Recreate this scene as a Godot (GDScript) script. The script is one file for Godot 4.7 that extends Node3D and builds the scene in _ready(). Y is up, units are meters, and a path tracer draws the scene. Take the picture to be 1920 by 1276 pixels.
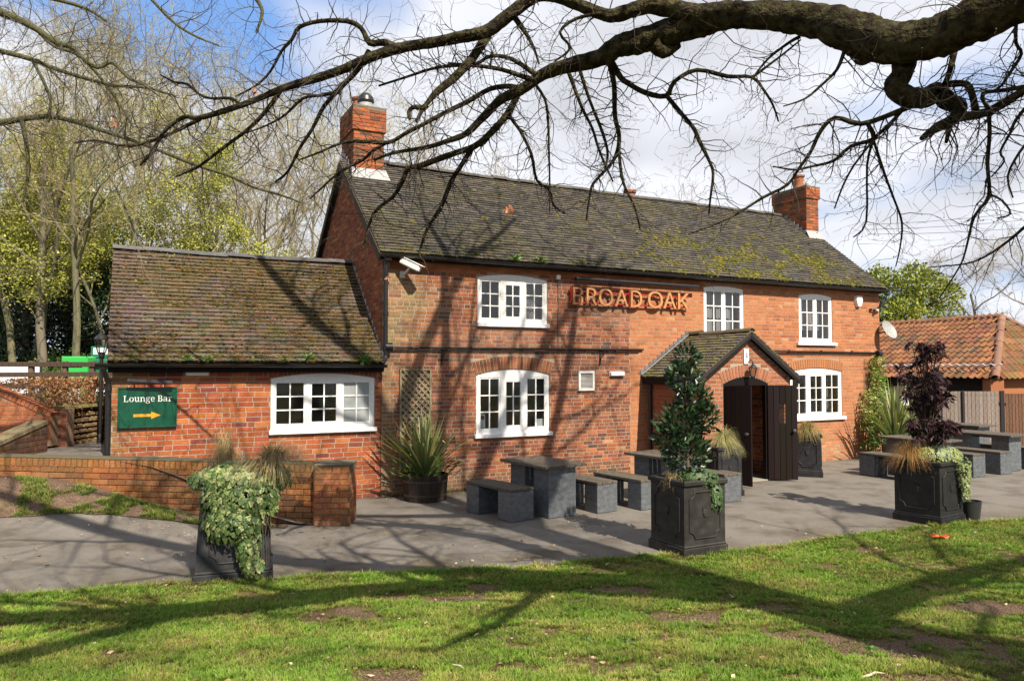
extends Node3D
# An old brick pub with a moss-grown tile roof, seen from a lawn under an oak on a bright spring day.
# World: x right, y up, the camera looks along -z. The pub has its own axes: x along the front wall, y up, z out of the wall.

const PUB_AT := Vector3(-2.16, 0, -12.4)
const PUB_TURN := 27.0
const EYE := Vector3(0, 2.12, 0)

var M := {}
var taken := {}
var pub: Node3D
var rng := RandomNumberGenerator.new()
var noise := FastNoiseLite.new()


# ---------------------------------------------------------------- mesh building
class MB:
	var v := PackedVector3Array()
	var n := PackedVector3Array()
	var c := PackedColorArray()
	var ix := PackedInt32Array()

	func tri(p0: Vector3, p1: Vector3, p2: Vector3, col: Color) -> void:
		var nn := (p1 - p0).cross(p2 - p0).normalized()
		var k := v.size()
		v.append(p0); v.append(p1); v.append(p2)
		n.append(nn); n.append(nn); n.append(nn)
		c.append(col); c.append(col); c.append(col)
		ix.append(k); ix.append(k + 2); ix.append(k + 1)

	# counter-clockwise seen from the front
	func quad(p0: Vector3, p1: Vector3, p2: Vector3, p3: Vector3, col: Color) -> void:
		var nn := (p1 - p0).cross(p2 - p0).normalized()
		var k := v.size()
		v.append(p0); v.append(p1); v.append(p2); v.append(p3)
		n.append(nn); n.append(nn); n.append(nn); n.append(nn)
		c.append(col); c.append(col); c.append(col); c.append(col)
		ix.append(k); ix.append(k + 2); ix.append(k + 1)
		ix.append(k); ix.append(k + 3); ix.append(k + 2)

	func box(lo: Vector3, hi: Vector3, col := Color.WHITE) -> void:
		var a := lo
		var b := hi
		quad(Vector3(a.x, a.y, b.z), Vector3(b.x, a.y, b.z), Vector3(b.x, b.y, b.z), Vector3(a.x, b.y, b.z), col)
		quad(Vector3(b.x, a.y, a.z), Vector3(a.x, a.y, a.z), Vector3(a.x, b.y, a.z), Vector3(b.x, b.y, a.z), col)
		quad(Vector3(a.x, a.y, a.z), Vector3(a.x, a.y, b.z), Vector3(a.x, b.y, b.z), Vector3(a.x, b.y, a.z), col)
		quad(Vector3(b.x, a.y, b.z), Vector3(b.x, a.y, a.z), Vector3(b.x, b.y, a.z), Vector3(b.x, b.y, b.z), col)
		quad(Vector3(a.x, b.y, b.z), Vector3(b.x, b.y, b.z), Vector3(b.x, b.y, a.z), Vector3(a.x, b.y, a.z), col)
		quad(Vector3(a.x, a.y, a.z), Vector3(b.x, a.y, a.z), Vector3(b.x, a.y, b.z), Vector3(a.x, a.y, b.z), col)

	# a box with chamfered edges, placed by a transform at its centre
	func cbox(at: Transform3D, size: Vector3, bev: float, col := Color.WHITE) -> void:
		var h := size * 0.5
		var i := h - Vector3(bev, bev, bev)
		var P := func(x: float, y: float, z: float) -> Vector3: return at * Vector3(x, y, z)
		for s in [-1.0, 1.0]:
			var q := [[h.x * s, -i.y, -i.z], [h.x * s, -i.y, i.z], [h.x * s, i.y, i.z], [h.x * s, i.y, -i.z]]
			_f(at, q, s < 0, col)
			q = [[-i.x, h.y * s, -i.z], [i.x, h.y * s, -i.z], [i.x, h.y * s, i.z], [-i.x, h.y * s, i.z]]
			_f(at, q, s < 0, col)
			q = [[-i.x, -i.y, h.z * s], [-i.x, i.y, h.z * s], [i.x, i.y, h.z * s], [i.x, -i.y, h.z * s]]
			_f(at, q, s < 0, col)
		if bev <= 0.0:
			return
		for s in [-1.0, 1.0]:
			for r in [-1.0, 1.0]:
				_e(at, Vector3(h.x * s, i.y * r, -i.z), Vector3(h.x * s, i.y * r, i.z), Vector3(i.x * s, h.y * r, i.z), Vector3(i.x * s, h.y * r, -i.z), Vector3(s, r, 0), col)
				_e(at, Vector3(h.x * s, -i.y, i.z * r), Vector3(h.x * s, i.y, i.z * r), Vector3(i.x * s, i.y, h.z * r), Vector3(i.x * s, -i.y, h.z * r), Vector3(s, 0, r), col)
				_e(at, Vector3(-i.x, h.y * s, i.z * r), Vector3(i.x, h.y * s, i.z * r), Vector3(i.x, i.y * s, h.z * r), Vector3(-i.x, i.y * s, h.z * r), Vector3(0, s, r), col)

	func _e(at: Transform3D, p0: Vector3, p1: Vector3, p2: Vector3, p3: Vector3, out: Vector3, col: Color) -> void:
		if (p1 - p0).cross(p2 - p0).dot(out) < 0.0:
			quad(at * p3, at * p2, at * p1, at * p0, col)
		else:
			quad(at * p0, at * p1, at * p2, at * p3, col)

	func _f(at: Transform3D, q: Array, _flip: bool, col: Color) -> void:
		var a := Vector3(q[0][0], q[0][1], q[0][2])
		var b := Vector3(q[1][0], q[1][1], q[1][2])
		var d := Vector3(q[2][0], q[2][1], q[2][2])
		var e := Vector3(q[3][0], q[3][1], q[3][2])
		if (b - a).cross(d - a).dot(a + d) < 0.0:
			quad(at * e, at * d, at * b, at * a, col)
		else:
			quad(at * a, at * b, at * d, at * e, col)

	# a swept tube with smooth normals
	func tube(p: PackedVector3Array, r: PackedFloat32Array, sides: int, col: Color, cap := false) -> void:
		var m := p.size()
		var k0 := v.size()
		var up := Vector3(0.31, 0.9, 0.17)
		for i in m:
			var d := (p[mini(i + 1, m - 1)] - p[maxi(i - 1, 0)]).normalized()
			if absf(d.dot(up.normalized())) > 0.95:
				up = Vector3(0.9, 0.1, 0.4)
			var x := d.cross(up).normalized()
			var y := x.cross(d)
			up = y
			for s in sides:
				var a := TAU * s / sides
				var o := x * cos(a) + y * sin(a)
				v.append(p[i] + o * r[i])
				n.append(o)
				c.append(col)
		for i in m - 1:
			for s in sides:
				var a := k0 + i * sides + s
				var b := k0 + i * sides + (s + 1) % sides
				ix.append(a); ix.append(b); ix.append(a + sides)
				ix.append(b); ix.append(b + sides); ix.append(a + sides)
		if cap:
			for e in [0, m - 1]:
				var k := v.size()
				var d := (p[1] - p[0]).normalized() * -1.0 if e == 0 else (p[m - 1] - p[m - 2]).normalized()
				v.append(p[e]); n.append(d); c.append(col)
				for s in sides:
					v.append(v[k0 + e * sides + s]); n.append(d); c.append(col)
				for s in sides:
					var a := k + 1 + s
					var b := k + 1 + (s + 1) % sides
					if e == 0:
						ix.append(k); ix.append(a); ix.append(b)
					else:
						ix.append(k); ix.append(b); ix.append(a)

	# bark with fissures and bumps: a tube whose skin is pushed in and out
	func bark(p: PackedVector3Array, r: PackedFloat32Array, sides: int, col: Color, fn: FastNoiseLite) -> void:
		var m := p.size()
		var up := Vector3(0.31, 0.9, 0.17)
		var rings := []
		var run := 0.0
		for i in m:
			var d := (p[mini(i + 1, m - 1)] - p[maxi(i - 1, 0)]).normalized()
			if absf(d.dot(up.normalized())) > 0.95:
				up = Vector3(0.9, 0.1, 0.4)
			var x := d.cross(up).normalized()
			var y := x.cross(d)
			up = y
			if i > 0:
				run += p[i].distance_to(p[i - 1])
			var ring := PackedVector3Array()
			for s in sides:
				var a := TAU * s / sides
				var o := x * cos(a) + y * sin(a)
				# ridges run along the bough and wander across it
				var k := absf(fn.get_noise_3d(cos(a) * 150.0, sin(a) * 150.0, run * 90.0)) * 2.0
				var big := fn.get_noise_3d(cos(a) * 40.0 + 70.0, sin(a) * 40.0, run * 70.0)
				ring.append(p[i] + o * (r[i] * (0.97 + 0.11 * big) + minf(0.022, r[i] * 0.22) * (0.55 - k)))
			rings.append(ring)
		var k0 := v.size()
		for i in m:
			for s in sides:
				var a: Vector3 = rings[maxi(i - 1, 0)][s]
				var b: Vector3 = rings[mini(i + 1, m - 1)][s]
				var e: Vector3 = rings[i][(s + 1) % sides]
				var f: Vector3 = rings[i][(s + sides - 1) % sides]
				v.append(rings[i][s])
				var nn := (b - a).cross(e - f).normalized()
				n.append(nn if nn.dot(rings[i][s] - p[i]) > 0.0 else -nn)
				c.append(col)
		for i in m - 1:
			for s in sides:
				var a := k0 + i * sides + s
				var b := k0 + i * sides + (s + 1) % sides
				ix.append(a); ix.append(b); ix.append(a + sides)
				ix.append(b); ix.append(b + sides); ix.append(a + sides)
		for e in [0, m - 1]:
			for s in range(1, sides - 1):
				if e == 0:
					tri(rings[0][0], rings[0][s], rings[0][s + 1], col)
				else:
					tri(rings[e][0], rings[e][s + 1], rings[e][s], col)

	func rod(a: Vector3, b: Vector3, r: float, sides: int, col := Color.WHITE) -> void:
		tube(PackedVector3Array([a, b]), PackedFloat32Array([r, r]), sides, col, true)

	# profile [radius, height] turned round the y axis
	func lathe(prof: Array, sides: int, at: Transform3D, col := Color.WHITE) -> void:
		for i in prof.size() - 1:
			var r0: float = prof[i][0]
			var y0: float = prof[i][1]
			var r1: float = prof[i + 1][0]
			var y1: float = prof[i + 1][1]
			var nn := Vector2(y1 - y0, r0 - r1).normalized()
			var k := v.size()
			for s in sides + 1:
				var a := TAU * s / sides
				var d := Vector3(cos(a), 0, sin(a))
				var no := (at.basis * (d * nn.x + Vector3(0, nn.y, 0))).normalized()
				v.append(at * (d * r0 + Vector3(0, y0, 0))); n.append(no); c.append(col)
				v.append(at * (d * r1 + Vector3(0, y1, 0))); n.append(no); c.append(col)
			for s in sides:
				var a := k + s * 2
				ix.append(a); ix.append(a + 2); ix.append(a + 1)
				ix.append(a + 1); ix.append(a + 2); ix.append(a + 3)

	# a bent leaf blade: a strip folded along its rib
	func blade(pts: PackedVector3Array, w: PackedFloat32Array, side: Vector3, col: Color, col2: Color) -> void:
		var k := v.size()
		var m := pts.size()
		for i in m:
			var d := (pts[mini(i + 1, m - 1)] - pts[maxi(i - 1, 0)]).normalized()
			var no := side.cross(d).normalized()
			var cc := col.lerp(col2, float(i) / (m - 1))
			v.append(pts[i] - side * w[i]); n.append((no - side * 0.35).normalized()); c.append(cc)
			v.append(pts[i] + side * w[i]); n.append((no + side * 0.35).normalized()); c.append(cc)
		for i in m - 1:
			var a := k + i * 2
			ix.append(a); ix.append(a + 2); ix.append(a + 1)
			ix.append(a + 1); ix.append(a + 2); ix.append(a + 3)

	func mesh() -> ArrayMesh:
		var a := []
		a.resize(Mesh.ARRAY_MAX)
		a[Mesh.ARRAY_VERTEX] = v
		a[Mesh.ARRAY_NORMAL] = n
		a[Mesh.ARRAY_COLOR] = c
		a[Mesh.ARRAY_INDEX] = ix
		var m := ArrayMesh.new()
		m.add_surface_from_arrays(Mesh.PRIMITIVE_TRIANGLES, a)
		return m


func numbered(called: String) -> String:
	if not taken.has(called):
		taken[called] = 0
		return called
	taken[called] += 1
	return "%s_%03d" % [called, taken[called]]


func put(called: String, mesh: Mesh, mat: Material, parent: Node3D = null) -> MeshInstance3D:
	var o := MeshInstance3D.new()
	o.mesh = mesh
	o.material_override = mat
	if parent == null:
		o.name = numbered(called)
		add_child(o)
	else:
		o.name = called
		parent.add_child(o, true)
	return o


func part(called: String, b: MB, mat: Material, parent: Node3D = null) -> MeshInstance3D:
	return put(called, b.mesh(), mat, parent)


func stuff(called: String, b: MB, mat: Material, parent: Node3D) -> MeshInstance3D:
	var o := put(called, b.mesh(), mat, parent)
	o.set_meta("kind", "stuff")
	return o


func tag(o: Node3D, label: String, category: String, group := "", kind := "") -> Node3D:
	o.set_meta("label", label)
	o.set_meta("category", category)
	if group != "":
		o.set_meta("group", group)
	if kind != "":
		o.set_meta("kind", kind)
	return o


func structure(o: Node3D) -> Node3D:
	o.set_meta("kind", "structure")
	return o


func thing(called: String, label: String, category: String, at := Vector3.ZERO, turn := 0.0, group := "") -> Node3D:
	var o := Node3D.new()
	o.name = numbered(called)
	add_child(o)
	o.position = at
	o.rotation_degrees.y = turn
	tag(o, label, category, group)
	return o


# a point given along the pub's front wall, up, and out from it
func by_pub(s: float, t: float, d: float) -> Vector3:
	return PUB_AT + Vector3(s, t, d).rotated(Vector3.UP, deg_to_rad(PUB_TURN))


func rnd(a: float, b: float) -> float:
	return rng.randf_range(a, b)


func lin(r: float, g: float, b: float) -> Color:
	return Color(r, g, b)


func vary(c: Color, amount: float) -> Color:
	var k := 1.0 + rng.randf_range(-amount, amount)
	return Color(c.r * k * (1.0 + rng.randf_range(-amount, amount) * 0.3), c.g * k, c.b * k * (1.0 + rng.randf_range(-amount, amount) * 0.3))


# ground height: patio level with the lawn rising towards the viewer and the bank rising at the far side of the path
func gh(x: float, dep: float) -> float:
	var h := 0.34 * smoothstep(8.2, 1.5, dep) * smoothstep(30.0, 10.0, absf(x))
	var l := smoothstep(-2.8, -6.8, x)
	h += 0.24 * l * smoothstep(4.0, 8.0, dep)
	h += 0.42 * smoothstep(8.9, 9.9, dep) * smoothstep(-3.4, -6.6, x)
	h -= 0.35 * smoothstep(15.0, 24.0, dep) * smoothstep(8.0, 12.0, x)
	return h


func edge_of_lawn(x: float) -> float:
	var p := [[-30, 3.0], [-9, 4.9], [-4.63, 6.5], [-3.84, 6.95], [-3.14, 7.35], [-2.24, 7.55], [-0.88, 7.8], [0.23, 8.0], [1.43, 8.42], [2.71, 8.72], [4.31, 9.5], [5.68, 10.12], [7.15, 10.5], [12, 11.4], [40, 14.0]]
	for i in p.size() - 1:
		if x <= p[i + 1][0]:
			return lerpf(p[i][1], p[i + 1][1], clampf((x - p[i][0]) / (p[i + 1][0] - p[i][0]), 0.0, 1.0)) + 0.05 * noise.get_noise_2d(x * 60.0, 3.0) + 0.03 * noise.get_noise_2d(x * 190.0, 8.0)
	return 14.0


func _ready() -> void:
	rng.seed = 11
	noise.seed = 4
	noise.noise_type = FastNoiseLite.TYPE_SIMPLEX_SMOOTH
	noise.frequency = 0.02
	camera_and_light()
	make_materials()
	ground()
	lawn()
	build_pub()
	garden_walls()
	outbuilding()
	left_yard()
	furniture()
	planters()
	fittings()
	oak()
	woodland()
	small_things()


func camera_and_light() -> void:
	var cam := Camera3D.new()
	cam.name = "camera"
	add_child(cam)
	cam.position = EYE
	cam.rotation_degrees.x = 2.13
	cam.fov = 48.99
	cam.near = 0.05
	cam.far = 900.0
	cam.current = true
	var sun := DirectionalLight3D.new()
	sun.name = "sun"
	add_child(sun)
	# 31 degrees to the right of straight behind the viewer, 45 degrees high
	sun.rotation_degrees = Vector3(-45.0, 31.0, 0)
	sun.light_energy = 1.6
	sun.light_color = Color(1.0, 0.955, 0.88)
	sun.light_angular_distance = 0.5
	sun.shadow_enabled = true
	sun.directional_shadow_max_distance = 120.0
	var env := Environment.new()
	env.background_mode = Environment.BG_SKY
	env.sky = Sky.new()
	env.sky.sky_material = sky_material()
	env.tonemap_mode = Environment.TONE_MAPPER_LINEAR
	env.tonemap_exposure = 1.95
	env.sdfgi_enabled = true
	env.ssao_enabled = true
	env.ssil_enabled = true
	var we := WorldEnvironment.new()
	we.name = "environment"
	we.environment = env
	add_child(we)


func sky_material() -> PanoramaSkyMaterial:
	var w := 1024
	var h := 512
	var im := Image.create(w, h, false, Image.FORMAT_RGBF)
	var fn := FastNoiseLite.new()
	fn.seed = 50
	fn.noise_type = FastNoiseLite.TYPE_SIMPLEX_SMOOTH
	fn.frequency = 1.0
	fn.fractal_type = FastNoiseLite.FRACTAL_FBM
	fn.fractal_octaves = 5
	fn.fractal_gain = 0.52
	for y in h:
		var el := (0.5 - (y + 0.5) / h) * PI
		var se := sin(el)
		for x in w:
			if y > h / 2 + 4:
				im.set_pixel(x, y, Color(0.2, 0.2, 0.18))
				continue
			var az := (x + 0.5) / w * TAU
			# clouds lie on a sheet overhead, so they flatten towards the horizon
			var k := 1.0 / (maxf(se, 0.0) + 0.22)
			var px := sin(az) * cos(el) * k
			var py := -cos(az) * cos(el) * k
			var f := fn.get_noise_3d(px * 0.55 + 10.1, py * 0.55 + 0.4, 0.0)
			var g := fn.get_noise_3d(px * 1.5 + 9.0, py * 1.5, 4.0)
			var cov := smoothstep(-0.42, -0.08, f + 0.10 * g)
			var blue := Color(0.095, 0.21, 0.46).lerp(Color(0.31, 0.40, 0.52), pow(clampf(1.0 - se, 0.0, 1.0), 4.0))
			var lit := 0.42 + 0.11 * clampf(g * 1.6 + 0.3, -0.6, 1.0)
			var cloud := Color(0.96, 0.985, 1.06) * lit
			im.set_pixel(x, y, blue.lerp(cloud, cov))
	var m := PanoramaSkyMaterial.new()
	m.panorama = ImageTexture.create_from_image(im)
	return m


# ---------------------------------------------------------------- materials
func tex(seed_: int, freq: float, octaves: int, lo: int, hi: int, size := 512, kind := FastNoiseLite.TYPE_SIMPLEX_SMOOTH, gamma := 1.0) -> ImageTexture:
	var fn := FastNoiseLite.new()
	fn.seed = seed_
	fn.noise_type = kind
	fn.frequency = freq
	fn.fractal_type = FastNoiseLite.FRACTAL_FBM
	fn.fractal_octaves = octaves
	fn.fractal_gain = 0.6
	var im := fn.get_seamless_image(size, size)
	im.convert(Image.FORMAT_L8)
	var b := im.get_data()
	var lut := PackedByteArray()
	lut.resize(256)
	for i in 256:
		lut[i] = int(lerpf(lo, hi, pow(i / 255.0, gamma)))
	for i in b.size():
		b[i] = lut[b[i]]
	return ImageTexture.create_from_image(Image.create_from_data(size, size, false, Image.FORMAT_L8, b))


# colours of two kinds of matter mixed by noise (linear values in)
func blend_tex(seed_: int, freq: float, octaves: int, cols: Array, stops: Array, size := 512) -> ImageTexture:
	var fn := FastNoiseLite.new()
	fn.seed = seed_
	fn.noise_type = FastNoiseLite.TYPE_SIMPLEX_SMOOTH
	fn.frequency = freq
	fn.fractal_type = FastNoiseLite.FRACTAL_FBM
	fn.fractal_octaves = octaves
	fn.fractal_gain = 0.62
	var im := fn.get_seamless_image(size, size)
	im.convert(Image.FORMAT_L8)
	var b := im.get_data()
	var g := Gradient.new()
	g.offsets = PackedFloat32Array(stops)
	var cs := PackedColorArray()
	for k in cols:
		cs.append(k.linear_to_srgb())
	g.colors = cs
	var lut := PackedByteArray()
	for i in 256:
		var k := g.sample(i / 255.0)
		lut.append(int(clampf(k.r, 0, 1) * 255)); lut.append(int(clampf(k.g, 0, 1) * 255)); lut.append(int(clampf(k.b, 0, 1) * 255))
	var o := PackedByteArray()
	o.resize(b.size() * 3)
	for i in b.size():
		var q := b[i] * 3
		o[i * 3] = lut[q]
		o[i * 3 + 1] = lut[q + 1]
		o[i * 3 + 2] = lut[q + 2]
	return ImageTexture.create_from_image(Image.create_from_data(size, size, false, Image.FORMAT_RGB8, o))


func mat(called: String, col: Color, rough: float, t: Texture2D = null, scale := 1.0, bump: Texture2D = null, depth := 0.0, spec := 0.5) -> StandardMaterial3D:
	var m := StandardMaterial3D.new()
	m.resource_name = called
	m.albedo_color = col.linear_to_srgb()
	m.vertex_color_use_as_albedo = true
	m.roughness = rough
	m.metallic_specular = spec
	if t or bump:
		m.uv1_triplanar = true
		m.uv1_world_triplanar = true
		m.uv1_scale = Vector3.ONE * scale
		m.albedo_texture = t
	if bump:
		m.heightmap_enabled = true
		m.heightmap_texture = bump
		m.heightmap_scale = depth
	M[called] = m
	return m


func leaf_mat(called: String, rough: float, back: Color, spec := 0.4) -> StandardMaterial3D:
	var m := mat(called, Color.WHITE, rough, null, 1.0, null, 0.0, spec)
	m.cull_mode = BaseMaterial3D.CULL_DISABLED
	m.backlight_enabled = true
	m.backlight = back.linear_to_srgb()
	return m


func make_materials() -> void:
	var W := Color.WHITE
	var grain := tex(1, 0.02, 5, 168, 255)
	var grain_fine := tex(2, 0.06, 4, 150, 255)
	var rough_h := tex(3, 0.035, 5, 0, 255)
	var streak := tex(5, 0.008, 5, 150, 255)
	mat("brick", W, 0.92, grain, 2.6, rough_h, 0.28, 0.25)
	mat("mortar", W, 0.96, grain_fine, 3.0, rough_h, 0.3, 0.2)
	mat("render", W, 0.9, streak, 0.7, rough_h, 0.1, 0.2)
	mat("tile", W, 0.9, grain, 3.1, rough_h, 0.3, 0.25)
	mat("pantile", W, 0.85, grain, 2.2, rough_h, 0.25, 0.3)
	mat("moss", W, 1.0, grain_fine, 9.0, rough_h, 0.5, 0.1)
	mat("lead", W, 0.5, grain, 2.0, rough_h, 0.15, 0.5)
	mat("white_paint", W, 0.42, tex(7, 0.02, 4, 226, 255), 1.2, rough_h, 0.03, 0.5)
	mat("black_metal", W, 0.38, grain, 3.0, rough_h, 0.03, 0.5)
	mat("black_wood", W, 0.65, grain_fine, 3.0, rough_h, 0.06, 0.25)
	mat("sign_paint", W, 0.3, null)
	mat("letter_wood", W, 0.55, grain_fine, 6.0)
	mat("plastic", W, 0.35, null)
	mat("zinc", W, 0.5, tex(8, 0.015, 5, 150, 255), 1.4, rough_h, 0.05, 0.5)
	mat("pot_metal", W, 0.55, tex(9, 0.012, 5, 140, 255), 1.1, rough_h, 0.1, 0.4)
	mat("bark", W, 0.95, tex(10, 0.03, 5, 165, 255), 3.0, tex(11, 0.045, 5, 0, 255), 1.6, 0.15)
	mat("oak_bark", W, 0.95, blend_tex(12, 0.016, 5, [lin(0.014, 0.011, 0.009), lin(0.036, 0.028, 0.02), lin(0.062, 0.058, 0.018), lin(0.075, 0.07, 0.055)], [0.25, 0.48, 0.62, 0.8]), 1.3, tex(13, 0.04, 5, 0, 255), 2.4, 0.15)
	mat("twig", W, 0.85, null)
	mat("thatch", W, 1.0)
	mat("soil_thing", W, 1.0, grain_fine, 4.0, rough_h, 0.8, 0.1)
	mat("stone", W, 0.95, grain, 2.4, rough_h, 0.8, 0.2)
	# weathered planks: grain runs along one axis
	var wd := mat("plank", W, 0.8, tex(14, 0.02, 5, 130, 255), 1.0, rough_h, 0.12, 0.3)
	wd.uv1_world_triplanar = false
	wd.uv1_scale = Vector3(6.0, 6.0, 0.7)
	var wd2 := mat("board", W, 0.85, tex(15, 0.02, 5, 120, 255), 1.0, rough_h, 0.12, 0.3)
	wd2.uv1_scale = Vector3(7.0, 0.6, 7.0)
	# the ground
	var asphalt := mat("asphalt", W, 0.88, blend_tex(16, 0.22, 4, [lin(0.07, 0.063, 0.056), lin(0.145, 0.132, 0.118), lin(0.2, 0.183, 0.164), lin(0.38, 0.35, 0.315)], [0.25, 0.45, 0.65, 0.9], 1024), 0.55, tex(17, 0.3, 3, 0, 255), 0.6, 0.35)
	asphalt.detail_enabled = true
	asphalt.detail_blend_mode = BaseMaterial3D.BLEND_MODE_MUL
	asphalt.detail_uv_layer = BaseMaterial3D.DETAIL_UV_2
	asphalt.uv2_triplanar = true
	asphalt.uv2_world_triplanar = true
	asphalt.uv2_scale = Vector3.ONE * 0.21
	asphalt.detail_albedo = blend_tex(18, 0.006, 6, [lin(0.68, 0.65, 0.6), lin(0.93, 0.91, 0.88), lin(1, 1, 1)], [0.22, 0.5, 0.78], 1024)
	mat("soil", W, 1.0, blend_tex(19, 0.05, 5, [lin(0.06, 0.04, 0.027), lin(0.145, 0.096, 0.066), lin(0.23, 0.165, 0.118)], [0.2, 0.5, 0.85], 1024), 0.8, tex(20, 0.09, 5, 0, 255), 2.5, 0.15)
	leaf_mat("grass_blade", 0.6, lin(0.35, 0.5, 0.12), 0.3)
	leaf_mat("leaf", 0.5, lin(0.3, 0.42, 0.1), 0.4)
	leaf_mat("gloss_leaf", 0.36, lin(0.12, 0.2, 0.05), 0.5)
	leaf_mat("dry_leaf", 0.8, lin(0.3, 0.2, 0.1), 0.2)
	leaf_mat("dark_leaf", 0.6, lin(0.06, 0.02, 0.03), 0.3)
	var g := mat("glass", lin(0.02, 0.025, 0.025), 0.03, null, 1.0, null, 0.0, 0.55)
	g.vertex_color_use_as_albedo = false
	g.transparency = BaseMaterial3D.TRANSPARENCY_ALPHA
	g.albedo_color.a = 0.12
	var fr := mat("frosted_glass", lin(0.42, 0.45, 0.45), 0.22, null, 1.0, null, 0.0, 0.5)
	fr.vertex_color_use_as_albedo = false
	fr.transparency = BaseMaterial3D.TRANSPARENCY_ALPHA
	fr.albedo_color.a = 0.55
	mat("cloth", W, 0.95, grain_fine, 6.0)
	mat("plaster", W, 0.95, null)


# ---------------------------------------------------------------- ground
func sheet(xs: PackedFloat32Array, f_dep: Callable, rows: int, lift: float, col: Callable) -> MB:
	var b := MB.new()
	var nx := xs.size()
	for j in rows + 1:
		for i in nx:
			var q: Vector2 = f_dep.call(xs[i])
			var dep := lerpf(q.x, q.y, float(j) / rows)
			var x := xs[i]
			var y := gh(x, dep) + lift
			b.v.append(Vector3(x, y, -dep))
			var ddx := gh(x + 0.05, dep) - gh(x - 0.05, dep)
			var ddz := gh(x, dep + 0.05) - gh(x, dep - 0.05)
			b.n.append(Vector3(-ddx / 0.1, 1.0, ddz / 0.1).normalized())
			b.c.append(col.call(x, dep))
	for j in rows:
		for i in nx - 1:
			var a := j * nx + i
			b.ix.append(a); b.ix.append(a + nx); b.ix.append(a + 1)
			b.ix.append(a + 1); b.ix.append(a + nx); b.ix.append(a + nx + 1)
	return b


func steps(a: float, b: float, n: int) -> PackedFloat32Array:
	var o := PackedFloat32Array()
	for i in n + 1:
		o.append(lerpf(a, b, float(i) / n))
	return o


# how bare the lawn is: 0 grass, 1 soil
func bare(x: float, dep: float) -> float:
	var b := noise.get_noise_2d(x * 38.0 + 11.0, dep * 60.0) * 0.5 + noise.get_noise_2d(x * 130.0, dep * 170.0 + 70.0) * 0.46 + noise.get_noise_2d(x * 420.0, dep * 420.0) * 0.34
	for p in [[-1.35, 6.35, 0.42, 0.22], [-0.5, 6.75, 0.38, 0.16], [0.25, 4.95, 0.55, 0.25], [1.45, 6.2, 0.6, 0.25], [3.1, 5.3, 0.9, 0.4], [2.2, 5.6, 0.35, 0.25], [4.2, 6.4, 0.7, 0.3], [1.0, 7.1, 0.5, 0.12], [-0.8, 4.7, 0.3, 0.2], [2.6, 4.6, 0.5, 0.25]]:
		var e := Vector2((x - p[0]) / p[2], (dep - p[1]) / p[3]).length()
		b += 0.5 * smoothstep(1.25, 0.4, e)
	return smoothstep(0.02, 0.46, b)


func ground() -> void:
	var white := func(_x: float, _d: float) -> Color: return Color.WHITE
	# algae, soil and trodden leaves lie in blotches on the tarmac along the lawn
	var stained := func(x: float, d: float) -> Color:
		var k := smoothstep(1.1, 0.0, d - edge_of_lawn(x)) * clampf(0.35 + 1.5 * noise.get_noise_2d(x * 55.0 + 7.0, d * 75.0), 0.0, 1.0)
		k = maxf(k, 0.5 * clampf(noise.get_noise_2d(x * 34.0, d * 40.0 + 90.0) * 2.2 - 0.5, 0.0, 1.0))
		return Color.WHITE.lerp(lin(0.62, 0.56, 0.36), k)
	# one wide field under and round everything
	var far := MB.new()
	far.quad(Vector3(-400, -0.62, 60), Vector3(400, -0.62, 60), Vector3(400, -0.62, -500), Vector3(-400, -0.62, -500), lin(0.5, 0.7, 0.35))
	structure(part("ground", far, M.soil))
	var b := sheet(steps(-24, 44, 300), func(_x): return Vector2(2.0, 30.0), 170, 0.0, stained)
	structure(part("patio", b, M.asphalt))
	var l := sheet(steps(-12, 14, 200), func(x): return Vector2(-6.0, edge_of_lawn(x)), 90, 0.014, func(x, d): return lin(0.75, 0.85, 0.38).lerp(Color.WHITE, bare(x, d)))
	structure(part("lawn", l, M.soil))
	# the strip of soil between the path and the low garden wall
	var bank := sheet(steps(-9.0, -3.0, 60), func(x): return Vector2(lerpf(9.05, 9.95, clampf((x + 6.6) / 3.4, 0, 1)) + 0.06 * noise.get_noise_2d(x * 90.0, 1.0), 10.12), 16, 0.016, white)
	structure(part("bank", bank, M.soil))


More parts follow.
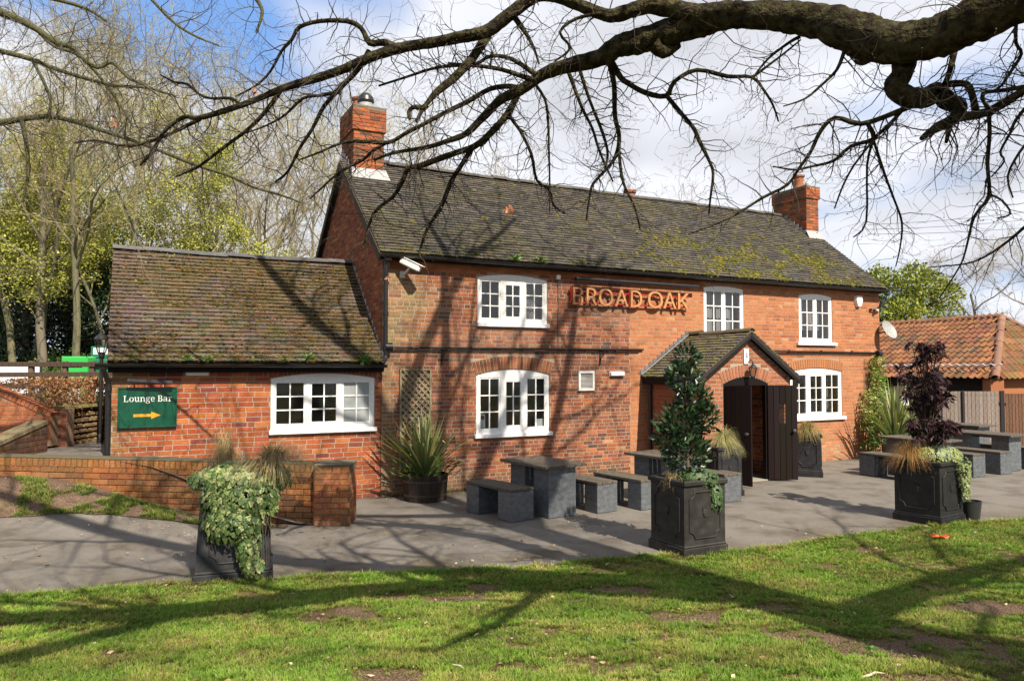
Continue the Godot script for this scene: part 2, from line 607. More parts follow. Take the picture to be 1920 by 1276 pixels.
func lawn() -> void:
	# short grass as tufts: three kinds of tuft, each copied many times, thinned where the soil shows
	var names := ["grass", "grass", "grass"]
	for kind in 3:
		var b := MB.new()
		for k in 9:
			var a := rnd(0, TAU)
			var o := Vector3(cos(a), 0, sin(a)) * rnd(0.0, 0.02)
			var lean := Vector3(cos(a + rnd(-1, 1)), 0, sin(a + rnd(-1, 1))) * rnd(0.004, 0.03)
			var hgt := rnd(0.011, 0.034) * (1.0 + 0.2 * kind)
			var side := Vector3(-sin(a), 0, cos(a))
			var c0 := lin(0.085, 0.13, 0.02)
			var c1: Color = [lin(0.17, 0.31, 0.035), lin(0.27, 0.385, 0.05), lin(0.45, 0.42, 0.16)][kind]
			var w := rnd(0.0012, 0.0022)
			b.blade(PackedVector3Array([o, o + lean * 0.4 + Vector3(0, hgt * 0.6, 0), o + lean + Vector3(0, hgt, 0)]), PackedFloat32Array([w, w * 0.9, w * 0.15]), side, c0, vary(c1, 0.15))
		var xf: Array[Transform3D] = []
		var cs := PackedColorArray()
		var want: int = [52000, 52000, 24000][kind]
		var tries := 0
		while xf.size() < want and tries < want * 4:
			tries += 1
			# more tufts near the viewer, where each blade shows
			var dep := 3.3 + 7.4 * pow(rng.randf(), 1.35)
			var half := dep * 0.73 + 0.6
			var x := rnd(-half, half)
			var e := edge_of_lawn(x)
			var on_bank := false
			if dep > e + 0.03:
				continue
			var ba := bare(x, dep)
			if rng.randf() < pow(ba, 0.7) * 0.97:
				continue
			var s := rnd(0.7, 1.25) * lerpf(1.0, 0.6, ba)
			if e - dep < 0.12:
				s *= 1.35
			xf.append(Transform3D(Basis(Vector3.UP, rnd(0, TAU)).scaled(Vector3(s * 1.2, s, s * 1.2)), Vector3(x, gh(x, dep) + 0.012, -dep)))
			var tone := 0.85 + 0.45 * noise.get_noise_2d(x * 45.0, dep * 60.0 + 500.0) + rnd(-0.22, 0.22)
			var dry := clampf(0.35 + 1.3 * noise.get_noise_2d(x * 60.0 + 900.0, dep * 80.0) + 0.5 * ba, 0.0, 1.3)
			cs.append(Color(tone * (0.85 + 0.45 * dry), tone, tone * (0.8 + 0.5 * dry)))
		if kind != 1:
			# ragged grass on the bank by the low wall
			for i in 5200:
				var x := rnd(-7.6, -3.2)
				var lo := lerpf(9.05, 9.95, clampf((x + 6.6) / 3.4, 0, 1))
				var dep := rnd(lo, 10.0)
				if noise.get_noise_2d(x * 70.0, dep * 70.0) + 0.5 * (lo + 0.45 - dep) < 0.0:
					continue
				var s := rnd(0.8, 1.6)
				xf.append(Transform3D(Basis(Vector3.UP, rnd(0, TAU)).scaled(Vector3(s * 1.2, s, s * 1.2)), Vector3(x, gh(x, dep) + 0.012, -dep)))
				cs.append(Color(rnd(0.7, 1.0), rnd(0.8, 1.0), 0.8))
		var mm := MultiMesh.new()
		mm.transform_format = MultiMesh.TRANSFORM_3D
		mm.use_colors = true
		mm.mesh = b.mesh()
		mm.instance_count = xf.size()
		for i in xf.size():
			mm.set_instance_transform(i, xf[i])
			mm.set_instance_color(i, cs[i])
		var o := MultiMeshInstance3D.new()
		o.multimesh = mm
		o.material_override = M.grass_blade
		o.name = numbered(names[kind])
		add_child(o)
		tag(o, ["short bright green grass of the worn lawn under the oak", "fresh yellow green grass blades of the lawn and its ragged edge", "dry straw coloured grass blades scattered through the lawn"][kind], "grass", "", "stuff")


# ---------------------------------------------------------------- masonry and tiles
# bricks and tiles are gathered first; the nearest ones become pieces of their own, the rest one mesh per wall or roof
var pieces := {"brick": [], "tile": []}


func gather(kind: String, holder: Node3D, xf: Transform3D, size: Vector3, col: Color, whole: bool) -> void:
	pieces[kind].append([holder, xf, size, col, whole])


func brick_shape(b: MB, xf: Transform3D, size: Vector3, col: Color) -> void:
	var hx := size.x * 0.5
	var hy := size.y * 0.5
	var e := minf(0.0035, hx * 0.3)
	var z := size.z
	var f := [xf * Vector3(-hx + e, -hy + e, z), xf * Vector3(hx - e, -hy + e, z), xf * Vector3(hx - e, hy - e, z), xf * Vector3(-hx + e, hy - e, z)]
	var g := [xf * Vector3(-hx, -hy, -0.004), xf * Vector3(hx, -hy, -0.004), xf * Vector3(hx, hy, -0.004), xf * Vector3(-hx, hy, -0.004)]
	b.quad(f[0], f[1], f[2], f[3], col)
	for i in 4:
		var j := (i + 1) % 4
		b.quad(g[i], g[j], f[j], f[i], col)


# a plain tile: width, exposed length, thickness; its low edge lifts over the course below
func tile_shape(b: MB, xf: Transform3D, size: Vector3, col: Color) -> void:
	var hx := size.x * 0.5
	var l := size.y
	var th := size.z
	var lift := 0.03
	var p0 := xf * Vector3(-hx, -0.5 * l, lift)
	var p1 := xf * Vector3(hx, -0.5 * l, lift)
	var p2 := xf * Vector3(hx, 0.5 * l + 0.03, 0.006)
	var p3 := xf * Vector3(-hx, 0.5 * l + 0.03, 0.006)
	var dn := xf.basis.z * -th
	b.quad(p0, p1, p2, p3, col)
	b.quad(p0 + dn, p1 + dn, p1, p0, col * 0.9)
	b.quad(p0 + dn, p0, p3, p3 + dn, col * 0.9)
	b.quad(p1, p1 + dn, p2 + dn, p2, col * 0.9)


func place_pieces(kind: String, most: int, mat_: Material, shape: Callable) -> void:
	var all: Array = pieces[kind]
	var eye := EYE
	var base := Transform3D(Basis(Vector3.UP, deg_to_rad(PUB_TURN)), PUB_AT)
	var order := []
	for i in all.size():
		if all[i][4]:
			order.append([eye.distance_squared_to(base * (all[i][1] as Transform3D).origin), i])
	order.sort_custom(func(x, y): return x[0] < y[0])
	var single := {}
	for k in mini(most, order.size()):
		single[order[k][1]] = true
	var cache := {}
	var rest := {}
	for i in all.size():
		var p: Array = all[i]
		if single.has(i):
			var c: Color = p[3]
			var q := Color(snappedf(c.r, 0.04), snappedf(c.g, 0.02), snappedf(c.b, 0.02))
			var key := "%s %s" % [str(p[2].snapped(Vector3(0.004, 0.004, 0.002))), str(q)]
			if not cache.has(key):
				var m := MB.new()
				shape.call(m, Transform3D(), p[2], q)
				cache[key] = m.mesh()
			var o := put(kind, cache[key], mat_, p[0])
			o.transform = p[1]
		else:
			if not rest.has(p[0]):
				rest[p[0]] = MB.new()
			shape.call(rest[p[0]], p[1], p[2], p[3])
	for h in rest:
		stuff("far_" + kind + "s", rest[h], mat_, h)
	pieces[kind] = []


func blocked(o: Dictionary, y0: float, y1: float) -> Array:
	var rise: float = o.get("rise", 0.0)
	var vo: float = o.get("vo", 0.0)
	var top: float = o.y1 + rise + vo
	if y1 <= o.y0 + 0.012 or y0 >= top - 0.012:
		return []
	var cx: float = (o.x0 + o.x1) * 0.5
	var hw: float = (o.x1 - o.x0) * 0.5
	if y0 < o.y1 - 0.02:
		return [cx - hw, cx + hw]
	if y0 <= o.y1 + vo:
		return [cx - hw - 0.02 - 0.09 * (y0 - o.y1) / maxf(vo, 0.05), cx + hw + 0.02 + 0.09 * (y0 - o.y1) / maxf(vo, 0.05)]
	var k: float = (y0 - o.y1 - vo) / maxf(rise, 0.001)
	var h2 := hw * sqrt(maxf(0.0, 1.0 - k)) + 0.05
	return [cx - h2, cx + h2]


# a wall in its own frame: x along, y up, z out. Backing of mortar with real openings, bricks set proud of it.
func brick_wall(holder_name: String, parent: Node3D, fr: Transform3D, w: float, h: float, course: float, blen: float, opens: Array, pal: Callable, mortar: Color, limit = null, from_y := 0.0, thick := 0.22, proud := 0.006, head_every := 4) -> MeshInstance3D:
	var b := MB.new()
	var xs := [0.0, w]
	var ys := [from_y, h]
	for o in opens:
		xs.append(o.x0); xs.append(o.x1); ys.append(o.y0); ys.append(o.y1 + o.get("rise", 0.0))
	if limit != null:
		for k in range(1, 30):
			ys.append(lerpf(from_y, h, k / 30.0))
	xs.sort()
	ys.sort()
	for j in ys.size() - 1:
		var ya: float = ys[j]
		var yb: float = ys[j + 1]
		if yb - ya < 0.0005:
			continue
		for i in xs.size() - 1:
			var xa: float = xs[i]
			var xb: float = xs[i + 1]
			if xb - xa < 0.0005:
				continue
			var hole := false
			for o in opens:
				if (xa + xb) * 0.5 > o.x0 and (xa + xb) * 0.5 < o.x1 and (ya + yb) * 0.5 > o.y0 and (ya + yb) * 0.5 < o.y1 + o.get("rise", 0.0):
					hole = true
			if hole:
				continue
			var q := [xa, xb, xa, xb]
			if limit != null:
				var l0: Array = limit.call(ya)
				var l1: Array = limit.call(yb)
				q = [clampf(xa, l0[0], l0[1]), clampf(xb, l0[0], l0[1]), clampf(xa, l1[0], l1[1]), clampf(xb, l1[0], l1[1])]
			if q[1] - q[0] < 0.0005 and q[3] - q[2] < 0.0005:
				continue
			b.quad(fr * Vector3(q[0], ya, 0), fr * Vector3(q[1], ya, 0), fr * Vector3(q[3], yb, 0), fr * Vector3(q[2], yb, 0), mortar)
			b.quad(fr * Vector3(q[1], ya, -thick), fr * Vector3(q[0], ya, -thick), fr * Vector3(q[2], yb, -thick), fr * Vector3(q[3], yb, -thick), mortar)
	for o in opens:
		var rise: float = o.get("rise", 0.0)
		var rc: Color = pal.call(o.x0, o.y0, 0)
		b.quad(fr * Vector3(o.x0, o.y0, -thick), fr * Vector3(o.x0, o.y0, 0), fr * Vector3(o.x0, o.y1, 0), fr * Vector3(o.x0, o.y1, -thick), rc)
		b.quad(fr * Vector3(o.x1, o.y0, 0), fr * Vector3(o.x1, o.y0, -thick), fr * Vector3(o.x1, o.y1, -thick), fr * Vector3(o.x1, o.y1, 0), rc)
		b.quad(fr * Vector3(o.x0, o.y0, -thick), fr * Vector3(o.x1, o.y0, -thick), fr * Vector3(o.x1, o.y0, 0), fr * Vector3(o.x0, o.y0, 0), rc)
		var n := 14
		for k in n:
			var u0 := float(k) / n
			var u1 := float(k + 1) / n
			var a0: float = lerpf(o.x0, o.x1, u0)
			var a1: float = lerpf(o.x0, o.x1, u1)
			var t0: float = o.y1 + rise * (1.0 - pow(2.0 * u0 - 1.0, 2))
			var t1: float = o.y1 + rise * (1.0 - pow(2.0 * u1 - 1.0, 2))
			if rise > 0.0:
				b.quad(fr * Vector3(a0, t0, 0), fr * Vector3(a1, t1, 0), fr * Vector3(a1, o.y1 + rise, 0), fr * Vector3(a0, o.y1 + rise, 0), mortar)
			b.quad(fr * Vector3(a0, t0, 0), fr * Vector3(a0, t0, -thick), fr * Vector3(a1, t1, -thick), fr * Vector3(a1, t1, 0), rc)
	var holder := part(holder_name, b, M.mortar, parent)
	# courses
	var row := 0
	var y := from_y
	while y < h - course * 0.4:
		var y0 := y + course * 0.07
		var y1 := minf(y + course * 0.93, h)
		var free := [[0.0, w]]
		if limit != null:
			var l: Array = limit.call(y1)
			free = [[maxf(0.0, l[0]), minf(w, l[1])]] if l[1] - l[0] > 0.03 else []
		for o in opens:
			var k := blocked(o, y0, y1)
			if k.is_empty():
				continue
			var nf := []
			for f in free:
				if k[1] <= f[0] or k[0] >= f[1]:
					nf.append(f)
				else:
					if k[0] - f[0] > 0.02:
						nf.append([f[0], k[0] - 0.006])
					if f[1] - k[1] > 0.02:
						nf.append([k[1] + 0.006, f[1]])
			free = nf
		var header := row % head_every == head_every - 1
		var x := -(blen * 0.5 if row % 2 == 1 else 0.0) + rnd(-0.03, 0.03) - (blen * 0.25 if header else 0.0)
		while x < w:
			var l := blen
			if header or rng.randf() < 0.1:
				l = blen * 0.5
			var xa := x + 0.005
			var xb := x + l - 0.005
			for f in free:
				var ca: float = maxf(xa, f[0])
				var cb: float = minf(xb, f[1])
				if cb - ca > 0.018:
					var whole: bool = cb - ca > l - 0.0115
					var col: Color = pal.call((ca + cb) * 0.5, y0, 1 if l < blen * 0.7 else 0)
					var at := fr * Transform3D(Basis(Vector3(0, 0, 1), rnd(-0.006, 0.006)), Vector3((ca + cb) * 0.5, (y0 + y1) * 0.5, 0))
					gather("brick", holder, at, Vector3(cb - ca, y1 - y0, proud * rnd(0.6, 1.25)), col, whole)
			x += l
		y += course
		row += 1
	return holder


# the fan of bricks over an arched opening
func arch(parent: Node3D, fr: Transform3D, o: Dictionary, n: int, pal: Callable) -> void:
	var w: float = o.x1 - o.x0
	var rise: float = o.rise
	var R := (w * w * 0.25 + rise * rise) / (2.0 * rise)
	var c := Vector2((o.x0 + o.x1) * 0.5, o.y1 + rise - R)
	var half := asin(w * 0.5 / R) * 1.03
	var holder := Node3D.new()
	holder.name = "window_arch"
	parent.add_child(holder, true)
	for k in n:
		var a := lerpf(-half, half, (k + 0.5) / n)
		var wide := 2.0 * half / n * R
		var d := Vector2(sin(a), cos(a))
		var b := MB.new()
		var hi: float = o.vo
		brick_shape(b, Transform3D(), Vector3(wide - 0.009, hi - 0.01, 0.009), pal.call(o.x0, o.y1, 0))
		var m := part("brick", b, M.brick, holder)
		m.transform = fr * Transform3D(Basis(Vector3(0, 0, 1), -a), Vector3(c.x + d.x * (R + hi * 0.5 + 0.004), c.y + d.y * (R + hi * 0.5 + 0.004), 0.001))


# a white casement window: lights side by side, each with its own grid of panes
func window(parent: Node3D, fr: Transform3D, o: Dictionary, lights: Array, glass: Array, sill: float, called := "window") -> Node3D:
	var wn := Node3D.new()
	wn.name = called
	parent.add_child(wn, true)
	wn.transform = fr
	var white := lin(0.8, 0.8, 0.79)
	var zf := -0.012
	var zb := -0.085
	var st := 0.055
	var b := MB.new()
	var rise: float = o.get("rise", 0.0)
	var x0: float = o.x0 + 0.004
	var x1: float = o.x1 - 0.004
	var y0: float = o.y0 + 0.004
	var ytop: float = o.y1 - 0.042
	b.box(Vector3(x0, y0, zb), Vector3(x0 + st, ytop, zf), white)
	b.box(Vector3(x1 - st, y0, zb), Vector3(x1, ytop, zf), white)
	b.box(Vector3(x0 + st, y0, zb), Vector3(x1 - st, y0 + 0.06, zf - 0.002), white)
	var n := 14
	for k in n:
		var u0 := float(k) / n
		var u1 := float(k + 1) / n
		var a0 := lerpf(x0, x1, u0)
		var a1 := lerpf(x0, x1, u1)
		var t0: float = o.y1 - 0.004 + rise * (1.0 - pow(2.0 * u0 - 1.0, 2))
		var t1: float = o.y1 - 0.004 + rise * (1.0 - pow(2.0 * u1 - 1.0, 2))
		b.quad(Vector3(a0, ytop, zf), Vector3(a1, ytop, zf), Vector3(a1, t1, zf), Vector3(a0, t0, zf), white)
		b.quad(Vector3(a1, ytop, zb), Vector3(a0, ytop, zb), Vector3(a0, t0, zb), Vector3(a1, t1, zb), white)
		b.quad(Vector3(a0, ytop, zb), Vector3(a1, ytop, zb), Vector3(a1, ytop, zf), Vector3(a0, ytop, zf), white)
	# the lights
	var mull := 0.05
	var inner := x1 - x0 - st * 2.0
	var total := 0.0
	for l in lights:
		total += l.w
	var lw := (inner - mull * (lights.size() - 1)) / total
	var x := x0 + st
	var panes := []
	for li in lights.size():
		var l: Dictionary = lights[li]
		var xa := x
		var xb: float = x + lw * l.w
		if li < lights.size() - 1:
			b.box(Vector3(xb, y0 + 0.06, zb), Vector3(xb + mull, ytop, zf - 0.001), white)
		var drop: float = l.get("drop", 0.0)
		var sb := MB.new()
		var sf: float = zf - 0.012 + l.get("out", 0.0)
		var fs: float = l.get("frame", 0.03)
		var ya := y0 + 0.06
		var yb := ytop
		sb.box(Vector3(xa, ya, sf - 0.04), Vector3(xa + fs, yb, sf), white)
		sb.box(Vector3(xb - fs, ya, sf - 0.04), Vector3(xb, yb, sf), white)
		sb.box(Vector3(xa + fs, ya, sf - 0.04), Vector3(xb - fs, ya + fs * 1.2, sf - 0.001), white)
		sb.box(Vector3(xa + fs, yb - fs - drop, sf - 0.04), Vector3(xb - fs, yb, sf - 0.001), white)
		var gx0 := xa + fs
		var gx1 := xb - fs
		var gy0 := ya + fs * 1.2
		var gy1 := yb - fs - drop
		var nx: int = l.nx
		var ny: int = l.ny
		var mb := 0.02
		for i in range(1, nx):
			var cx := lerpf(gx0, gx1, float(i) / nx)
			sb.box(Vector3(cx - mb * 0.5, gy0, sf - 0.034), Vector3(cx + mb * 0.5, gy1, sf - 0.003), white)
		for j in range(1, ny):
			var cy := lerpf(gy0, gy1, float(j) / ny)
			sb.box(Vector3(gx0, cy - mb * 0.5, sf - 0.033), Vector3(gx1, cy + mb * 0.5, sf - 0.004), white)
		part("casement", sb, M.white_paint, wn)
		for j in ny:
			for i in nx:
				panes.append([Vector3(lerpf(gx0, gx1, float(i) / nx), lerpf(gy0, gy1, float(j) / ny), sf - 0.022), Vector3(lerpf(gx0, gx1, (i + 1.0) / nx), lerpf(gy0, gy1, (j + 1.0) / ny), sf - 0.018), glass[li]])
		x = xb + mull
	part("frame", b, M.white_paint, wn)
	for p in panes:
		# old panes sit at slightly different angles
		var pb := MB.new()
		var hs: Vector3 = (p[1] - p[0]) * 0.5
		pb.box(-hs, hs)
		var m := part("pane", pb, M[p[2]], wn)
		m.transform = Transform3D(Basis.from_euler(Vector3(rnd(-0.008, 0.008), rnd(-0.01, 0.01), 0)), (p[0] + p[1]) * 0.5)
	var s := MB.new()
	s.cbox(Transform3D(Basis(), Vector3((x0 + x1) * 0.5, y0 - 0.03, 0.0)), Vector3(x1 - x0 + sill, 0.07, 0.13), 0.006, white)
	part("sill", s, M.white_paint, wn)
	return wn


# one roof slope: x along the eave, y up the slope, z out of it
func tiled_slope(called: String, parent: Node3D, fr: Transform3D, w: float, l: float, gauge: float, tw: float, pal: Callable, under: Color, limit = null) -> MeshInstance3D:
	var b := MB.new()
	var n := 24
	for j in n:
		var ya := l * j / n
		var yb := l * (j + 1) / n
		var q := [0.0, w, 0.0, w]
		if limit != null:
			var k0: Array = limit.call(ya)
			var k1: Array = limit.call(yb)
			q = [k0[0], k0[1], k1[0], k1[1]]
		b.quad(fr * Vector3(q[0], ya, 0), fr * Vector3(q[1], ya, 0), fr * Vector3(q[3], yb, 0), fr * Vector3(q[2], yb, 0), under)
		b.quad(fr * Vector3(q[1], ya, -0.06), fr * Vector3(q[0], ya, -0.06), fr * Vector3(q[2], yb, -0.06), fr * Vector3(q[3], yb, -0.06), under)
		b.quad(fr * Vector3(q[0], ya, -0.06), fr * Vector3(q[0], ya, 0), fr * Vector3(q[2], yb, 0), fr * Vector3(q[2], yb, -0.06), under)
		b.quad(fr * Vector3(q[1], ya, 0), fr * Vector3(q[1], ya, -0.06), fr * Vector3(q[3], yb, -0.06), fr * Vector3(q[3], yb, 0), under)
	b.quad(fr * Vector3(0, 0, -0.06), fr * Vector3(w, 0, -0.06), fr * Vector3(w, 0, 0), fr * Vector3(0, 0, 0), under)
	var holder := part(called, b, M.tile, parent)
	var row := 0
	var y := 0.0
	while y < l - 0.02:
		var k := [0.0, w]
		if limit != null:
			k = limit.call(y + gauge * 0.5)
		var x := -(tw * 0.5 if row % 2 == 1 else 0.0) + rnd(-0.008, 0.008)
		while x < w:
			var xa: float = maxf(x + 0.002, k[0])
			var xb: float = minf(x + tw - 0.002, k[1])
			if xb - xa > 0.02:
				var gl := minf(gauge, l - y)
				var at := fr * Transform3D(Basis.from_euler(Vector3(rnd(-0.018, 0.018), rnd(-0.02, 0.02), rnd(-0.012, 0.012))), Vector3((xa + xb) * 0.5, y + gl * 0.5, rnd(-0.002, 0.004)))
				gather("tile", holder, at, Vector3(xb - xa, gl, 0.014), pal.call((xa + xb) * 0.5, y), xb - xa > tw - 0.005 and gl > gauge - 0.001)
			x += tw
		y += gauge
		row += 1
	return holder


# half-round ridge tiles along a line
func ridge(parent: Node3D, a: Vector3, b: Vector3, n: int, r: float, col: Color) -> void:
	var d := (b - a) / n
	var ax := d.normalized()
	var side := ax.cross(Vector3.UP).normalized()
	var up := side.cross(ax)
	for k in n:
		var m := MB.new()
		var cc := vary(col, 0.14)
		var seg := 7
		var L := d.length() * 0.5 + 0.008
		for s in seg:
			var t0 := lerpf(-1.35, 1.35, float(s) / seg)
			var t1 := lerpf(-1.35, 1.35, float(s + 1) / seg)
			for rr in [[r, 1.0], [r - 0.016, -1.0]]:
				var q0: Vector3 = side * sin(t0) * rr[0] + up * cos(t0) * rr[0]
				var q1: Vector3 = side * sin(t1) * rr[0] + up * cos(t1) * rr[0]
				m.quad(q0 - ax * L, q0 + ax * L, q1 + ax * L, q1 - ax * L, cc)
			for e in [-1.0, 1.0]:
				var i0 := side * sin(t0) + up * cos(t0)
				var i1 := side * sin(t1) + up * cos(t1)
				m.quad(i0 * r + ax * L * e, i1 * r + ax * L * e, i1 * (r - 0.016) + ax * L * e, i0 * (r - 0.016) + ax * L * e, cc)
		# a little mortar roll closes each joint
		var o := part("ridge_tile", m, M.tile, parent)
		o.position = a + d * (k + 0.5) - up * r * 0.45 + up * (rnd(-0.01, 0.01) + (0.006 if k % 2 == 0 else 0.0)) - up * 0.02 * sin(PI * (k + 0.5) / n)
		o.rotation = Vector3(rnd(-0.03, 0.03), rnd(-0.02, 0.02), rnd(-0.02, 0.02))


func frame_at(o: Vector3, x: Vector3, y: Vector3) -> Transform3D:
	return Transform3D(Basis(x, y, x.cross(y)), o)


func pal_old(x: float, y: float, header: int) -> Color:
	var r := rng.randf()
	var c := lin(0.38, 0.125, 0.064)
	if r < 0.09 + 0.08 * header:
		c = lin(0.17, 0.085, 0.068)
	elif r < 0.34:
		c = lin(0.28, 0.095, 0.06)
	elif r < 0.60:
		c = lin(0.45, 0.15, 0.062)
	elif r < 0.66:
		c = lin(0.50, 0.25, 0.13)
	# broad weathering: pale lime bloom here, old soot there
	var we := noise.get_noise_2d(x * 22.0 + 60.0, y * 30.0)
	c = c.lerp(lin(0.42, 0.235, 0.155), clampf(we * 1.3, 0.0, 0.5))
	c = c.lerp(lin(0.2, 0.105, 0.075), clampf(-we * 1.4 - 0.1, 0.0, 0.45))
	# lichen and lime bloom at the corner below the eave
	var al := smoothstep(1.3, 0.1, x) * smoothstep(2.0, 3.0, y) * smoothstep(3.9, 3.3, y) + 0.7 * smoothstep(0.35, 0.0, x)
	al *= clampf(0.75 + 0.9 * noise.get_noise_2d(x * 90.0, y * 90.0), 0.0, 1.0)
	c = c.lerp(lin(0.34, 0.27, 0.13), clampf(al, 0.0, 0.8))
	if y < 0.4:
		c = c.lerp(lin(0.16, 0.12, 0.07), clampf(0.5 + noise.get_noise_2d(x * 80.0, y * 80.0), 0.0, 0.75) * smoothstep(0.42, 0.1, y))
	return vary(c, 0.2)


func pal_new(x: float, y: float, _header: int) -> Color:
	var r := rng.randf()
	var c := lin(0.47, 0.17, 0.075)
	if r < 0.12:
		c = lin(0.36, 0.13, 0.07)
	elif r < 0.4:
		c = lin(0.54, 0.205, 0.092)
	elif r < 0.46:
		c = lin(0.55, 0.28, 0.15)
	var k := noise.get_noise_2d(x * 25.0 + 40.0, y * 25.0)
	c = c.lerp(lin(0.55, 0.235, 0.115), clampf(k + 0.3, 0.0, 0.7))
	if y < 0.35:
		c = c.lerp(lin(0.48, 0.32, 0.2), clampf(0.4 + noise.get_noise_2d(x * 70.0, y * 70.0), 0.0, 0.7))
	return vary(c, 0.12)


func pal_lounge(x: float, y: float, _header: int) -> Color:
	var r := rng.randf()
	var c := lin(0.45, 0.12, 0.048)
	if r < 0.1:
		c = lin(0.24, 0.075, 0.05)
	elif r < 0.35:
		c = lin(0.38, 0.10, 0.05)
	elif r < 0.55:
		c = lin(0.53, 0.175, 0.058)
	if x < 0.5:
		c = c.lerp(lin(0.30, 0.20, 0.09), clampf(0.55 + noise.get_noise_2d(x * 90.0, y * 60.0), 0.0, 0.85) * smoothstep(0.5, 0.1, x))
	return vary(c, 0.14)


func pal_soft(_x: float, _y: float, _header: int) -> Color:
	var r := rng.randf()
	var c := lin(0.36, 0.11, 0.055)
	if r < 0.25:
		c = lin(0.24, 0.085, 0.055)
	elif r < 0.5:
		c = lin(0.46, 0.17, 0.07)
	return vary(c, 0.16)


func pal_chimney(_x: float, y: float, _header: int) -> Color:
	var r := rng.randf()
	var c := lin(0.42, 0.12, 0.055)
	if r < 0.3:
		c = lin(0.2, 0.10, 0.06)
	elif r < 0.5:
		c = lin(0.5, 0.16, 0.06)
	if y > 0.9:
		c = c.lerp(lin(0.15, 0.10, 0.06), 0.45 * rng.randf())
	return vary(c, 0.16)


func pal_roof(x: float, y: float) -> Color:
	var c: Color = [lin(0.092, 0.086, 0.079), lin(0.11, 0.101, 0.09), lin(0.126, 0.113, 0.096), lin(0.078, 0.072, 0.067), lin(0.138, 0.12, 0.094)][rng.randi() % 5]
	# algae and lichen lie in blotches, thickest near the eave and at the far left
	var k := noise.get_noise_2d(x * 26.0, y * 34.0 + 200.0) + 0.5 * noise.get_noise_2d(x * 110.0, y * 110.0)
	k += 0.3 * smoothstep(2.0, 0.2, y) * smoothstep(5.0, 0.0, x) + 0.15 * smoothstep(1.0, 0.2, y)
	c = c.lerp(lin(0.145, 0.125, 0.062), clampf(k - 0.08, 0.0, 0.5))
	return vary(c, 0.16)


func pal_lounge_roof(x: float, y: float) -> Color:
	var c: Color = [lin(0.125, 0.098, 0.08), lin(0.145, 0.115, 0.09), lin(0.16, 0.13, 0.104), lin(0.11, 0.09, 0.078), lin(0.15, 0.105, 0.08)][rng.randi() % 5]
	if x < 0.35:
		c = c.lerp(lin(0.13, 0.088, 0.09), 0.5)
	var k := noise.get_noise_2d(x * 40.0 + 77.0, y * 40.0) + 0.6 * noise.get_noise_2d(x * 130.0, y * 130.0)
	k += 0.35 * smoothstep(0.4, 1.6, x) + 0.15 * smoothstep(0.8, 2.4, y)
	c = c.lerp(lin(0.14, 0.095, 0.034) if rng.randf() < 0.6 else lin(0.09, 0.08, 0.03), clampf(k + 0.05, 0.0, 0.6))
	return vary(c, 0.12)


func moss_lumps(parent: Node3D, fr: Transform3D, w: float, l: float, n: int, dens: Callable, cols: Array, rmin: float, rmax: float, course := 0.0) -> void:
	var b := MB.new()
	# a squat lump with an uneven rim
	var k := 0
	var tries := 0
	while k < n and tries < n * 12:
		tries += 1
		var x := rnd(0.0, w)
		var y := rnd(0.0, l)
		if rng.randf() > dens.call(x, y):
			continue
		k += 1
		if course > 0.0:
			# moss holds in the joints below the tiles' edges
			y = roundf(y / course) * course - rnd(0.0, 0.012)
		var r := rnd(rmin, rmax) * (0.6 + 0.8 * rng.randf() * rng.randf())
		var hh := r * rnd(0.45, 0.9)
		var col := vary(cols[rng.randi() % cols.size()], 0.25)
		var top := Vector3(x, y, 0.018 + hh)
		var ring := []
		var mid := []
		for s in 6:
			var a := TAU * s / 6.0 + rnd(-0.3, 0.3)
			var q := r * rnd(0.75, 1.25)
			ring.append(Vector3(x + cos(a) * q, y + sin(a) * q, 0.004))
			mid.append(Vector3(x + cos(a) * q * 0.72, y + sin(a) * q * 0.72, 0.018 + hh * 0.72))
		for s in 6:
			var e := (s + 1) % 6
			b.quad(fr * ring[s], fr * ring[e], fr * mid[e], fr * mid[s], col)
			b.tri(fr * mid[s], fr * mid[e], fr * top, col)
	stuff("moss", b, M.moss, parent)


